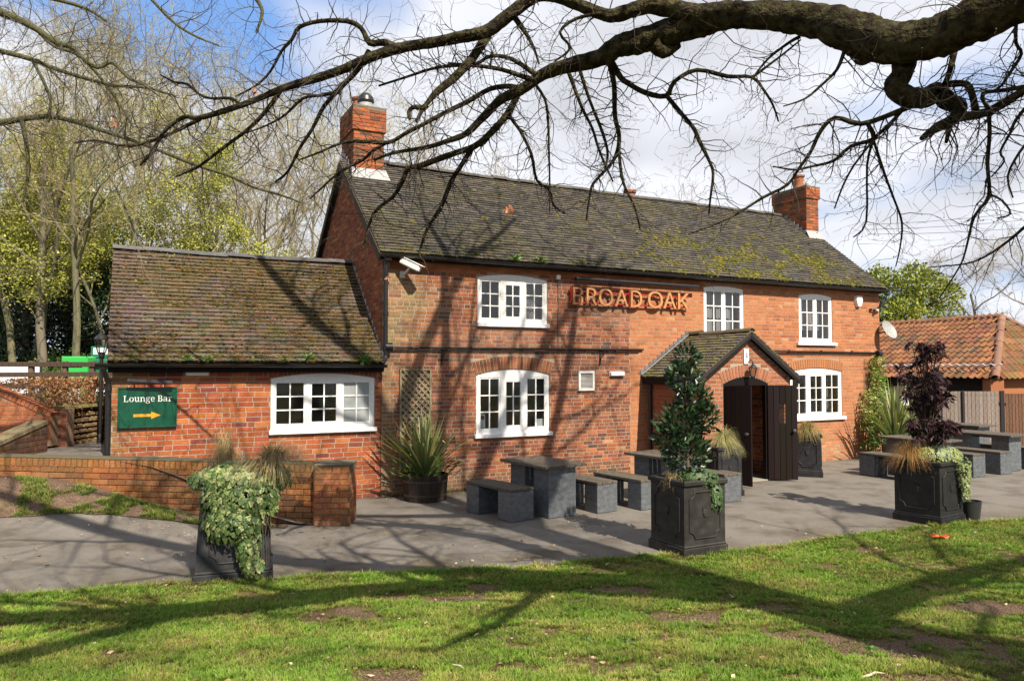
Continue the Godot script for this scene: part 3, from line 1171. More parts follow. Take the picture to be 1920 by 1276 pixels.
func build_pub() -> void:
	pub = thing("pub", "old two storey red brick pub with mossy tiled roof, single storey wing and gabled porch", "pub", PUB_AT, PUB_TURN)
	var X := Vector3(1, 0, 0)
	var Y := Vector3(0, 1, 0)
	var Z := Vector3(0, 0, 1)
	var front := Transform3D()
	# openings
	var up1 := {"x0": 1.74, "x1": 3.16, "y0": 2.92, "y1": 3.745, "rise": 0.07}
	var lo1 := {"x0": 1.72, "x1": 3.20, "y0": 0.95, "y1": 2.0, "rise": 0.10, "vo": 0.24}
	var right := frame_at(Vector3(5.02, 0, 0), X, Y)
	var up2 := {"x0": 1.90, "x1": 3.01, "y0": 2.72, "y1": 3.81, "rise": 0.05}
	var up3 := {"x0": 4.67, "x1": 5.74, "y0": 2.70, "y1": 3.76, "rise": 0.06}
	var lo2 := {"x0": 4.37, "x1": 6.03, "y0": 1.00, "y1": 2.04, "rise": 0.08, "vo": 0.22}
	var mort := lin(0.5, 0.4, 0.31)
	var door_hole := {"x0": 1.0, "x1": 2.05, "y0": 0.0, "y1": 1.95, "rise": 0.0}
	brick_wall("front_wall", pub, front, 5.02, 3.98, 0.0675, 0.224, [up1, lo1], pal_old, mort)
	brick_wall("front_wall", pub, right, 7.38, 3.98, 0.0735, 0.228, [up2, up3, lo2, door_hole], pal_new, lin(0.50, 0.34, 0.23), null, 0.0, 0.22, 0.004)
	arch(pub, front, lo1, 24, func(x, y, h): return vary(lin(0.33, 0.13, 0.065), 0.3))
	arch(pub, right, lo2, 24, func(x, y, h): return vary(lin(0.48, 0.2, 0.09), 0.12))
	# the plain orange band under the eave
	var band := MB.new()
	for p in [[0.0, 1.70, 3.78], [1.70, 3.20, 3.83], [3.20, 6.88, 3.82]]:
		band.box(Vector3(p[0], p[2], 0.0), Vector3(p[1], 3.985, 0.016), lin(0.47, 0.18, 0.085))
	part("eaves_band", band, M.render, pub)
	# moss along the foot of the front wall
	moss_lumps(pub, Transform3D(Basis(Vector3(1, 0, 0), Vector3(0, 0, -1), Vector3(0, 1, 0)), Vector3(0, -0.004, 0.14)), 5.3, 0.14, 420, func(x, y): return clampf(0.3 + 1.6 * noise.get_noise_2d(x * 60.0, 4.0), 0.0, 1.0), [lin(0.1, 0.1, 0.03), lin(0.16, 0.14, 0.05), lin(0.12, 0.09, 0.05)], 0.012, 0.035)
	# left gable, seen above the wing
	var gab := frame_at(Vector3(0, 0, -5.2), Z, Y)
	var slope := 0.80
	brick_wall("gable_wall", pub, gab, 5.2, 6.1, 0.0675, 0.224, [], pal_soft, lin(0.30, 0.22, 0.16), func(y): return [maxf(0.0, (y - 4.0) / slope), 5.2 - maxf(0.0, (y - 4.0) / slope)], 0.0)
	var rest := MB.new()
	rest.box(Vector3(0.0, 0, -5.2), Vector3(12.4, 3.98, -4.98), lin(0.34, 0.13, 0.07))
	rest.box(Vector3(12.2, 0, -4.98), Vector3(12.4, 3.98, -0.22), lin(0.4, 0.16, 0.08))
	for k in 24:
		var ya := 3.98 + 2.1 * k / 24.0
		var q := (ya - 3.98) / slope
		rest.box(Vector3(12.2, ya, -5.2 + q), Vector3(12.4, ya + 2.1 / 24.0, -q), lin(0.4, 0.16, 0.08))
	part("back_wall", rest, M.brick, pub)
	var fl := MB.new()
	fl.box(Vector3(0.05, 2.42, -4.98), Vector3(12.2, 2.52, -0.22), lin(0.2, 0.15, 0.1))
	fl.box(Vector3(0.05, 0.01, -4.98), Vector3(12.2, 0.05, -0.22), lin(0.15, 0.1, 0.07))
	fl.box(Vector3(3.9, 0.05, -4.98), Vector3(4.0, 3.95, -0.22), lin(0.35, 0.32, 0.28))
	fl.box(Vector3(8.5, 0.05, -4.98), Vector3(8.6, 3.95, -0.22), lin(0.35, 0.32, 0.28))
	part("inside_floors", fl, M.plaster, pub)
	# main roof
	var L := sqrt(1.0 + slope * slope)
	var upd := Vector3(0, slope, -1.0) / L
	var eave := Vector3(-0.09, 4.03, 0.17)
	var fr := frame_at(eave, X, upd)
	var run := 2.77 * L
	var roof := tiled_slope("roof", pub, fr, 12.56, run, 0.098, 0.172, pal_roof, lin(0.05, 0.045, 0.04))
	var bk := MB.new()
	var rt := eave + upd * run
	var dnb := Vector3(0, -slope, -1.0) / L
	bk.quad(rt + Vector3(12.56, 0.0, 0), rt, rt + dnb * run, rt + dnb * run + Vector3(12.56, 0, 0), lin(0.12, 0.11, 0.1))
	bk.quad(rt + dnb * 0.02 + Vector3(0, -0.06, 0), rt + Vector3(12.56, -0.06, 0), rt + dnb * run + Vector3(12.56, -0.06, 0), rt + dnb * run + Vector3(0, -0.06, 0), lin(0.12, 0.11, 0.1))
	part("back_slope", bk, M.tile, roof)
	ridge(roof, rt + Vector3(0.66, 0.05, 0), rt + Vector3(12.05, 0.02, 0), 34, 0.095, lin(0.12, 0.112, 0.10))
	moss_lumps(roof, fr, 12.5, run, 1900, func(x, y): return clampf(smoothstep(4.5, 8.5, x) * smoothstep(12.4, 11.0, x) * smoothstep(2.3, 0.5, y) * (0.35 + 1.3 * noise.get_noise_2d(x * 45.0, y * 60.0)), 0.0, 1.0) + 0.014, [lin(0.19, 0.18, 0.035), lin(0.13, 0.14, 0.028), lin(0.23, 0.19, 0.045)], 0.022, 0.055)
	moss_lumps(roof, fr, 12.5, 0.16, 420, func(x, y): return 0.5 + noise.get_noise_2d(x * 60.0, 1.0), [lin(0.14, 0.13, 0.04), lin(0.2, 0.19, 0.06)], 0.012, 0.03)
	moss_lumps(roof, fr, 12.5, run - 0.1, 5200, func(x, y): return clampf(0.4 + noise.get_noise_2d(x * 30.0 + 5.0, y * 30.0), 0.08, 1.0), [lin(0.04, 0.036, 0.018), lin(0.06, 0.052, 0.024), lin(0.03, 0.027, 0.016)], 0.010, 0.028, 0.098)
	# wing with the lounge bar
	var lw := frame_at(Vector3(-3.95, 0, -0.03), X, Y)
	var lo3 := {"x0": 2.18, "x1": 3.84, "y0": 1.15, "y1": 1.96, "rise": 0.08, "vo": 0.11}
	brick_wall("lounge_wall", pub, lw, 3.945, 2.22, 0.0765, 0.228, [lo3], pal_lounge, lin(0.50, 0.40, 0.31), null, 0.0, 0.2, 0.006, 99)
	arch(pub, lw, {"x0": 2.18, "x1": 3.84, "y1": 1.96, "rise": 0.08, "vo": 0.12}, 24, func(x, y, h): return vary(lin(0.36, 0.11, 0.055), 0.2))
	var lr := MB.new()
	lr.box(Vector3(-3.95, 0, -4.0), Vector3(-3.75, 2.22, -0.23), lin(0.36, 0.12, 0.06))
	for k in 16:
		var ya := 2.22 + 1.75 * k / 16.0
		var q := (ya - 2.22) / 0.91
		lr.box(Vector3(-3.95, ya, -3.97 + q), Vector3(-3.75, ya + 1.75 / 16.0, -0.03 - q), lin(0.36, 0.12, 0.06))
	lr.box(Vector3(-3.75, 0, -4.0), Vector3(0, 2.22, -3.8), lin(0.36, 0.12, 0.06))
	lr.box(Vector3(-3.74, 0.0, -3.8), Vector3(-0.02, 0.06, -0.23), lin(0.2, 0.16, 0.12))
	part("lounge_back_wall", lr, M.brick, pub)
	var s2 := 0.91
	var L2 := sqrt(1.0 + s2 * s2)
	var up2v := Vector3(0, s2, -1.0) / L2
	var e2 := Vector3(-4.01, 2.215, 0.15)
	var f2 := frame_at(e2, X, up2v)
	var run2 := 2.05 * L2
	var lroof := tiled_slope("lounge_roof", pub, f2, 4.0, run2, 0.097, 0.172, pal_lounge_roof, lin(0.045, 0.038, 0.034))
	var rt2 := e2 + up2v * run2
	var bk2 := MB.new()
	var dn2 := Vector3(0, -s2, -1.0) / L2
	bk2.quad(rt2 + Vector3(4.0, 0, 0), rt2, rt2 + dn2 * run2, rt2 + dn2 * run2 + Vector3(4.0, 0, 0), lin(0.15, 0.12, 0.1))
	part("back_slope", bk2, M.tile, lroof)
	ridge(lroof, rt2 + Vector3(0, 0.04, 0), rt2 + Vector3(3.98, 0.03, 0), 9, 0.09, lin(0.15, 0.145, 0.15))
	moss_lumps(lroof, f2, 3.96, run2, 2300, func(x, y): return clampf(0.25 + 1.1 * noise.get_noise_2d(x * 50.0 + 9.0, y * 50.0) + 0.25 * smoothstep(0.5, 2.0, x), 0.02, 1.0) * (0.35 + 0.65 * smoothstep(0.1, 0.6, x)), [lin(0.17, 0.095, 0.022), lin(0.13, 0.105, 0.026), lin(0.075, 0.075, 0.02), lin(0.18, 0.085, 0.03)], 0.012, 0.036)
	moss_lumps(lroof, f2, 3.96, 0.15, 220, func(x, y): return 0.6 + noise.get_noise_2d(x * 60.0, 1.0), [lin(0.15, 0.12, 0.04), lin(0.14, 0.15, 0.05)], 0.014, 0.034)
	moss_lumps(lroof, f2, 3.96, run2 - 0.1, 4200, func(x, y): return clampf(0.45 + noise.get_noise_2d(x * 40.0 + 5.0, y * 40.0), 0.1, 1.0), [lin(0.045, 0.04, 0.018), lin(0.07, 0.055, 0.022), lin(0.03, 0.026, 0.014), lin(0.10, 0.065, 0.02)], 0.010, 0.030, 0.097)
	# stepped lead against the gable
	var ld := MB.new()
	for k in 14:
		var t0 := k / 14.0
		var q := e2 + up2v * (run2 * (t0 + 0.03))
		ld.box(Vector3(-0.012, q.y + 0.01, q.z - 0.16), Vector3(-0.007, q.y + 0.15, q.z + 0.0), vary(lin(0.42, 0.42, 0.43), 0.15))
	part("lead_flashing", ld, M.lead, pub)
	chimneys(slope)
	porch()
	window(pub, front, up1, [{"w": 1.0, "nx": 2, "ny": 3}, {"w": 1.0, "nx": 2, "ny": 3, "frame": 0.06, "drop": 0.02, "out": 0.01}, {"w": 1.0, "nx": 2, "ny": 3}], ["glass", "glass", "glass"], 0.05)
	window(pub, front, lo1, [{"w": 1.0, "nx": 2, "ny": 3}, {"w": 1.0, "nx": 2, "ny": 3, "frame": 0.065, "drop": 0.02, "out": 0.012}, {"w": 1.0, "nx": 2, "ny": 3}], ["glass", "glass", "glass"], 0.10)
	window(pub, right, up2, [{"w": 1.0, "nx": 2, "ny": 3}, {"w": 1.0, "nx": 2, "ny": 3}], ["glass", "glass"], 0.0)
	window(pub, right, up3, [{"w": 1.0, "nx": 2, "ny": 3, "frame": 0.04}, {"w": 1.0, "nx": 2, "ny": 3}], ["glass", "glass"], 0.2)
	window(pub, right, lo2, [{"w": 1.0, "nx": 2, "ny": 3}, {"w": 1.0, "nx": 2, "ny": 3, "frame": 0.055, "out": 0.01}, {"w": 1.0, "nx": 2, "ny": 3}], ["glass", "glass", "glass"], 0.16)
	window(pub, lw, lo3, [{"w": 1.0, "nx": 2, "ny": 3}, {"w": 1.0, "nx": 2, "ny": 3, "frame": 0.045, "out": 0.01}, {"w": 1.0, "nx": 2, "ny": 3}], ["glass", "glass", "frosted_glass"], 0.06)
	# drawn curtains and blinds behind the upper panes
	for p in [[6.95, 0.5, 2.72, 3.86, lin(0.4, 0.42, 0.43)], [7.48, 0.5, 2.72, 3.86, lin(0.4, 0.42, 0.43)], [9.75, 0.5, 3.0, 3.8, lin(0.36, 0.32, 0.34)], [10.25, 0.46, 3.0, 3.8, lin(0.42, 0.38, 0.4)], [2.72, 0.4, 2.95, 3.75, lin(0.42, 0.43, 0.44)], [10.8, 0.22, 1.05, 2.05, lin(0.4, 0.36, 0.3)]]:
		var cb := MB.new()
		var fold := 12
		for k in fold:
			var xa: float = p[0] + p[1] * k / fold
			var xb: float = p[0] + p[1] * (k + 1.0) / fold
			var za := -0.30 + 0.018 * sin(k * 2.4)
			var zb := -0.30 + 0.018 * sin((k + 1) * 2.4)
			cb.quad(Vector3(xa, p[2], za), Vector3(xb, p[2], zb), Vector3(xb, p[3], zb), Vector3(xa, p[3], za), p[4])
		part("curtain", cb, M.cloth, pub)
	# gutters and pipes
	gutter(Vector3(-0.1, 4.0, 0.215), Vector3(12.46, 3.985, 0.215), 0.052)
	gutter(Vector3(-4.16, 2.185, 0.20), Vector3(0.02, 2.18, 0.20), 0.052)
	var fb := MB.new()
	fb.box(Vector3(-4.0, 2.06, -0.02), Vector3(-0.004, 2.21, 0.13), lin(0.012, 0.011, 0.011))
	fb.box(Vector3(-0.06, 3.93, 0.02), Vector3(12.44, 4.0, 0.15), lin(0.03, 0.027, 0.024))
	part("soffit_board", fb, M.black_wood, pub)
	# barge board on the left verge
	var vb := MB.new()
	var q0 := eave + Vector3(-0.01, -0.03, 0)
	var vt := frame_at(q0 + upd * run * 0.5 + Vector3(0, -0.06, 0), upd, X.cross(upd) * -1.0)
	vb.cbox(vt, Vector3(run, 0.14, 0.02), 0.003, lin(0.1, 0.075, 0.055))
	var q1 := rt + Vector3(-0.01, -0.03, 0)
	vb.cbox(frame_at(q1 + dnb * run * 0.5 + Vector3(0, -0.06, 0), dnb, Vector3(0, 1, -slope).normalized()), Vector3(run, 0.14, 0.02), 0.003, lin(0.1, 0.075, 0.055))
	part("barge_board", vb, M.black_wood, pub)
	var dp := MB.new()
	var blk := lin(0.016, 0.016, 0.017)
	dp.rod(Vector3(0.03, 2.30, 0.10), Vector3(0.03, 3.93, 0.10), 0.036, 10, blk)
	for y in [2.42, 3.0, 3.62]:
		dp.rod(Vector3(0.03, y, 0.10), Vector3(0.03, y + 0.06, 0.10), 0.046, 10, blk)
	dp.tube(PackedVector3Array([Vector3(0.03, 2.32, 0.10), Vector3(0.02, 2.26, 0.12), Vector3(-0.04, 2.22, 0.18), Vector3(-0.06, 2.19, 0.2)]), PackedFloat32Array([0.036, 0.036, 0.036, 0.036]), 10, blk, true)
	dp.box(Vector3(-0.02, 3.90, 0.03), Vector3(0.09, 4.0, 0.2), blk)
	part("downpipe", dp, M.black_metal, pub)
	var d2 := MB.new()
	d2.tube(PackedVector3Array([Vector3(-4.06, 2.16, 0.20), Vector3(-4.05, 2.08, 0.19), Vector3(-4.0, 1.95, 0.10), Vector3(-3.99, 1.86, 0.085), Vector3(-3.99, 0.4, 0.085)]), PackedFloat32Array([0.036, 0.036, 0.036, 0.036, 0.036]), 10, blk, true)
	d2.rod(Vector3(-3.99, 1.80, 0.085), Vector3(-3.99, 1.86, 0.085), 0.047, 10, blk)
	part("downpipe", d2, M.black_metal, pub)
	for run_ in [[0.08, 5.33, 2.47, 2.485], [7.8, 12.2, 2.50, 2.49]]:
		var lp := MB.new()
		lp.rod(Vector3(run_[0], run_[2], 0.055), Vector3(run_[1], run_[3], 0.034), 0.018, 8, blk)
		var s: float = run_[0] + 0.5
		while s < run_[1] - 0.2:
			lp.box(Vector3(s, run_[2] - 0.03, 0.008), Vector3(s + 0.025, run_[2] + 0.03, 0.054), blk)
			s += 1.02
		var turned := Basis(Vector3(0, 0, 1), PI * 0.5)
		var e: float = 0.14 if run_[0] < 1.0 else 12.3
		lp.lathe([[0.0, 0.0], [0.075, 0.0], [0.075, 0.12], [0.0, 0.12]], 12, Transform3D(turned, Vector3(e, 2.47, 0.09)), blk)
		part("wall_pipe", lp, M.black_metal, pub)
		var cbl := MB.new()
		cbl.rod(Vector3(run_[0], run_[2] - 0.06, 0.03), Vector3(run_[1] - 0.1, run_[3] - 0.06, 0.02), 0.008, 6, blk)
		part("wall_cable", cbl, M.black_metal, pub)
	place_pieces("brick", 300, M.brick, brick_shape)
	place_pieces("tile", 300, M.tile, tile_shape)


func gutter(a: Vector3, b: Vector3, r: float) -> void:
	var m := MB.new()
	var col := lin(0.017, 0.016, 0.016)
	var n := 8
	for k in n:
		var t0 := PI * k / n
		var t1 := PI * (k + 1) / n
		for rr in [r, r - 0.006]:
			var o0 := Vector3(0, -sin(t0) * rr, cos(t0) * rr)
			var o1 := Vector3(0, -sin(t1) * rr, cos(t1) * rr)
			m.quad(a + o0, a + o1, b + o1, b + o0, col)
		for e in [a, b]:
			m.tri(e, e + Vector3(0, -sin(t0) * r, cos(t0) * r), e + Vector3(0, -sin(t1) * r, cos(t1) * r), col)
	for s in range(1, int((b.x - a.x) / 0.9)):
		m.box(Vector3(a.x + s * 0.9, a.y - r - 0.012, a.z - r - 0.05), Vector3(a.x + s * 0.9 + 0.025, a.y - r + 0.01, a.z + 0.01), col)
	part("gutter", m, M.black_metal, pub)


func stack(s0: float, s1: float, z0: float, z1: float, base: float, top: float, band: float) -> Node3D:
	var X := Vector3(1, 0, 0)
	var Y := Vector3(0, 1, 0)
	var Z := Vector3(0, 0, 1)
	var ch := Node3D.new()
	ch.name = "chimney"
	pub.add_child(ch, true)
	var core := MB.new()
	core.box(Vector3(s0 + 0.004, base, z0 + 0.004), Vector3(s1 - 0.004, top, z1 - 0.004), lin(0.32, 0.24, 0.17))
	var e := 0.035
	core.box(Vector3(s0 - e + 0.004, band, z0 - e + 0.004), Vector3(s1 + e - 0.004, top + 0.002, z1 + e - 0.004), lin(0.30, 0.23, 0.17))
	core.box(Vector3(s0 - e, top + 0.002, z0 - e), Vector3(s1 + e, top + 0.03, z1 + e), lin(0.26, 0.23, 0.19))
	core.box(Vector3(s0 + 0.06, top + 0.03, z0 + 0.06), Vector3(s1 - 0.06, top + 0.07, z1 - 0.06), lin(0.26, 0.23, 0.19))
	part("core", core, M.mortar, ch)
	for f in [[s0, s1, z0, z1, base, band], [s0 - e, s1 + e, z0 - e, z1 + e, band, top]]:
		for side in 4:
			var fr: Transform3D
			var w: float
			match side:
				0:
					fr = frame_at(Vector3(f[0], 0, f[3]), X, Y); w = f[1] - f[0]
				1:
					fr = frame_at(Vector3(f[0], 0, f[2]), Z, Y); w = f[3] - f[2]
				2:
					fr = frame_at(Vector3(f[1], 0, f[3]), -Z, Y); w = f[3] - f[2]
				_:
					fr = frame_at(Vector3(f[1], 0, f[2]), -X, Y); w = f[1] - f[0]
			course_bricks(ch, fr, w, f[4], f[5], side)
	return ch


# bricks alone, laid on a core that is already there
func course_bricks(holder: Node3D, fr: Transform3D, w: float, ya: float, yb: float, odd: int) -> void:
	var y := ya
	var row := odd
	while y < yb - 0.03:
		var x := -(0.112 if row % 2 == 1 else 0.0)
		while x < w:
			var ca := maxf(x + 0.004, 0.0)
			var cb := minf(x + 0.22, w)
			if cb - ca > 0.02:
				gather("brick", holder, fr * Transform3D(Basis(Vector3(0, 0, 1), rnd(-0.008, 0.008)), Vector3((ca + cb) * 0.5, y + 0.035, -0.002)), Vector3(cb - ca, minf(0.064, yb - y), rnd(0.004, 0.009)), pal_chimney(x, y - ya, 0), false)
			x += 0.224
		y += 0.072
		row += 1


func pot(parent: Node3D, at: Vector3, r: float, h: float, col: Color) -> void:
	var b := MB.new()
	b.lathe([[0.0, 0.0], [r * 1.12, 0.0], [r * 1.02, h * 0.15], [r * 0.92, h * 0.8], [r * 1.15, h * 0.86], [r * 1.18, h * 0.97], [r * 1.05, h], [r * 0.8, h], [r * 0.75, h * 0.4]], 16, Transform3D(Basis(), at), col)
	part("chimney_pot", b, M.pantile, parent)


func chimneys(slope: float) -> void:
	var a := stack(0.07, 0.67, -3.08, -2.14, 5.3, 7.22, 6.76)
	pot(a, Vector3(0.34, 7.28, -2.78), 0.13, 0.34, lin(0.4, 0.15, 0.08))
	var cowl := MB.new()
	cowl.lathe([[0.15, 0.0], [0.15, 0.09], [0.0, 0.09]], 16, Transform3D(Basis(), Vector3(0.36, 7.28, -2.36)), lin(0.5, 0.5, 0.5))
	cowl.lathe([[0.155, 0.09], [0.17, 0.14], [0.15, 0.22], [0.09, 0.29], [0.0, 0.31]], 16, Transform3D(Basis(), Vector3(0.36, 7.28, -2.36)), lin(0.02, 0.02, 0.022))
	part("cowl", cowl, M.black_metal, a)
	var b := stack(12.0, 12.44, -2.9, -1.78, 5.2, 6.88, 6.58)
	pot(b, Vector3(12.2, 6.93, -2.2), 0.13, 0.36, lin(0.42, 0.17, 0.09))
	var cap := MB.new()
	cap.lathe([[0.1, 0.0], [0.1, 0.08], [0.06, 0.14], [0.0, 0.15]], 12, Transform3D(Basis(), Vector3(12.24, 6.93, -1.92)), lin(0.6, 0.58, 0.55))
	part("cap", cap, M.lead, b)
	var c := Node3D.new()
	c.name = "chimney"
	pub.add_child(c, true)
	pot(c, Vector3(7.3, 6.05, -3.1), 0.14, 0.5, lin(0.42, 0.16, 0.09))
	# lead aprons and soakers at the feet of the stacks
	for p in [[0.05, 0.69, -2.14, -3.1], [11.98, 12.46, -1.78, -2.9]]:
		var m := MB.new()
		var z: float = p[2]
		var y := 4.03 + slope * (0.17 - z)
		m.quad(Vector3(p[0] - 0.06, y - 0.09, z + 0.16), Vector3(p[1] + 0.07, y - 0.09, z + 0.16), Vector3(p[1] + 0.02, y + 0.14, z + 0.012), Vector3(p[0] - 0.02, y + 0.14, z + 0.012), lin(0.42, 0.42, 0.43))
		for s in 2:
			var xs: float = p[0] - 0.02 if s == 0 else p[1] + 0.02
			for k in 6:
				var zk := z - k * 0.12
				var yk := 4.03 + slope * (0.17 - zk)
				m.box(Vector3(xs - 0.004, yk - 0.04, zk - 0.13), Vector3(xs + 0.004, yk + 0.15, zk), vary(lin(0.38, 0.38, 0.39), 0.15))
		part("lead_flashing", m, M.lead, pub)


func porch() -> void:
	var X := Vector3(1, 0, 0)
	var Y := Vector3(0, 1, 0)
	var Z := Vector3(0, 0, 1)
	var s0 := 5.44
	var s1 := 7.64
	var d := 1.6
	var sl := 0.685
	var mid := (s0 + s1) * 0.5
	var ap := 2.70
	var pal := func(x, y, h): return pal_soft(x, y, h)
	var mort := lin(0.5, 0.4, 0.32)
	brick_wall("porch_wall", pub, frame_at(Vector3(s0, 0, 0), Z, Y), d, 1.94, 0.0735, 0.226, [], func(x, y, h): return vary(lin(0.40, 0.13, 0.06), 0.16), lin(0.4, 0.28, 0.2), null, 0.0, 0.11)
	brick_wall("porch_wall", pub, frame_at(Vector3(s1, 0, d), -Z, Y), d, 1.94, 0.0735, 0.226, [], pal, mort, null, 0.0, 0.11)
	brick_wall("porch_wall", pub, frame_at(Vector3(s1 - 0.115, 0, 0.0), Z, Y), d - 0.11, 1.94, 0.0735, 0.226, [], pal, lin(0.36, 0.28, 0.22), null, 0.0, 0.004)
	var fw := frame_at(Vector3(s0, 0, d), X, Y)
	var dr := {"x0": 0.50, "x1": 1.62, "y0": 0.0, "y1": 1.83, "rise": 0.13, "vo": 0.22}
	brick_wall("porch_wall", pub, fw, s1 - s0, ap, 0.0735, 0.226, [dr], func(x, y, h): return vary(lin(0.40, 0.145, 0.075), 0.18), lin(0.5, 0.41, 0.32), func(y): return [maxf(0.0, (y - 1.94) / sl * 1.0), s1 - s0 - maxf(0.0, (y - 1.94) / sl)], 0.0, 0.11)
	arch(pub, fw, dr, 17, func(x, y, h): return vary(lin(0.42, 0.16, 0.085), 0.18))
	# roof
	var L := sqrt(1.0 + sl * sl)
	var run := (mid - s0 + 0.15) * L
	var ye := 2.80 - (mid - s0 + 0.15) * sl
	var left_up := Vector3(1.0, sl, 0) / L
	var right_up := Vector3(-1.0, sl, 0) / L
	var pr := func(x, y): return vary([lin(0.17, 0.14, 0.115), lin(0.2, 0.165, 0.12), lin(0.14, 0.12, 0.105), lin(0.19, 0.17, 0.08)][rng.randi() % 4], 0.16)
	# x of each slope runs so that its outward side faces up
	var lf := frame_at(Vector3(s0 - 0.15, ye, 0.005), Z, left_up)
	var a := tiled_slope("porch_roof", pub, lf, d + 0.12, run, 0.092, 0.168, pr, lin(0.05, 0.045, 0.04))
	var rf := frame_at(Vector3(s1 + 0.15, ye, d + 0.125), -Z, right_up)
	var b := tiled_slope("porch_roof", pub, rf, d + 0.12, run, 0.092, 0.168, pr, lin(0.05, 0.045, 0.04))
	moss_lumps(a, lf, d, run, 260, func(x, y): return clampf(0.35 + noise.get_noise_2d(x * 60.0, y * 60.0 + 33.0), 0.05, 1.0), [lin(0.17, 0.16, 0.035), lin(0.13, 0.13, 0.03)], 0.012, 0.034)
	moss_lumps(a, lf, d, 0.12, 80, func(x, y): return 1.0, [lin(0.2, 0.24, 0.05), lin(0.14, 0.15, 0.04)], 0.012, 0.028)
	ridge(a, Vector3(mid, 2.83, 0.02), Vector3(mid, 2.83, d + 0.13), 5, 0.085, lin(0.15, 0.12, 0.07))
	# barge boards and fascia
	var bb := MB.new()
	for s in [-1.0, 1.0]:
		var dirv := Vector3(-s, sl, 0) / L if s > 0 else Vector3(1.0, sl, 0) / L
		var st := Vector3(mid + s * (mid - s0 + 0.17), ye - 0.035, d + 0.105)
		bb.cbox(frame_at(st + dirv * run * 0.5 + Vector3(0, -0.035, 0), dirv, Vector3(-dirv.y, dirv.x, 0) if s < 0 else Vector3(dirv.y, -dirv.x, 0)), Vector3(run * 1.0, 0.13, 0.03), 0.004, lin(0.022, 0.019, 0.017))
	bb.box(Vector3(s0 - 0.13, ye - 0.13, 0.02), Vector3(s0 - 0.10, ye - 0.02, d + 0.09), lin(0.02, 0.018, 0.016))
	bb.box(Vector3(s0 - 0.10, ye - 0.07, 0.02), Vector3(s0 - 0.008, ye - 0.05, d + 0.08), lin(0.02, 0.018, 0.016))
	part("barge_board", bb, M.black_wood, pub)
	# lead where the roof meets the front wall
	var ld := MB.new()
	for k in 12:
		var q := Vector3(s0 - 0.15, ye, 0) + left_up * (run * (k + 0.2) / 12.0)
		ld.box(Vector3(q.x - 0.04, q.y + 0.0, 0.011), Vector3(q.x + 0.10, q.y + 0.14, 0.017), vary(lin(0.17, 0.175, 0.185), 0.2))
	ld.tube(PackedVector3Array([Vector3(s0 - 0.16, ye + 0.05, 0.05), Vector3(mid, 2.86, 0.05)]), PackedFloat32Array([0.014, 0.014]), 6, lin(0.2, 0.2, 0.2), true)
	part("lead_flashing", ld, M.lead, pub)
	var pp := MB.new()
	pp.rod(Vector3(s0 - 0.05, 0.0, 0.16), Vector3(s0 - 0.05, ye - 0.05, 0.16), 0.034, 10, lin(0.016, 0.016, 0.016))
	part("downpipe", pp, M.black_metal, pub)
	# inside: floor, ceiling, inner door in the dark
	var inn := MB.new()
	inn.box(Vector3(s0 + 0.11, 0.005, 0.0), Vector3(s1 - 0.12, 0.03, d), lin(0.25, 0.22, 0.19))
	inn.box(Vector3(s0 + 0.02, 1.945, 0.004), Vector3(s1 - 0.02, 1.965, d - 0.115), lin(0.2, 0.17, 0.14))
	part("porch_floor", inn, M.plaster, pub)
	var frame := MB.new()
	var blk := lin(0.014, 0.010, 0.010)
	frame.box(Vector3(s0 + 0.506, 0.0, d - 0.09), Vector3(s0 + 0.56, 1.80, d - 0.01), blk)
	frame.box(Vector3(s0 + 1.56, 0.0, d - 0.09), Vector3(s0 + 1.614, 1.80, d - 0.01), blk)
	var n := 12
	for k in n:
		var u0 := float(k) / n
		var u1 := float(k + 1) / n
		var xa := lerpf(s0 + 0.506, s0 + 1.614, u0)
		var xb := lerpf(s0 + 0.506, s0 + 1.614, u1)
		var ta := 1.828 + 0.13 * (1.0 - pow(2 * u0 - 1, 2))
		var tb := 1.828 + 0.13 * (1.0 - pow(2 * u1 - 1, 2))
		frame.quad(Vector3(xa, 1.80, d - 0.01), Vector3(xb, 1.80, d - 0.01), Vector3(xb, tb, d - 0.01), Vector3(xa, ta, d - 0.01), blk)
		frame.quad(Vector3(xa, 1.80, d - 0.09), Vector3(xb, 1.80, d - 0.09), Vector3(xb, 1.80, d - 0.01), Vector3(xa, 1.80, d - 0.01), blk)
	part("door_frame", frame, M.black_wood, pub)
	var idoor := MB.new()
	idoor.box(Vector3(6.02, 0.03, -0.1), Vector3(7.07, 1.94, -0.05), lin(0.03, 0.02, 0.018))
	part("inner_door", idoor, M.black_wood, pub)
	door_leaf(Vector3(s0 + 0.545, 0.03, d + 0.01), 12.0, false)
	door_leaf(Vector3(s0 + 1.59, 0.03, d + 0.01), 58.0, true)


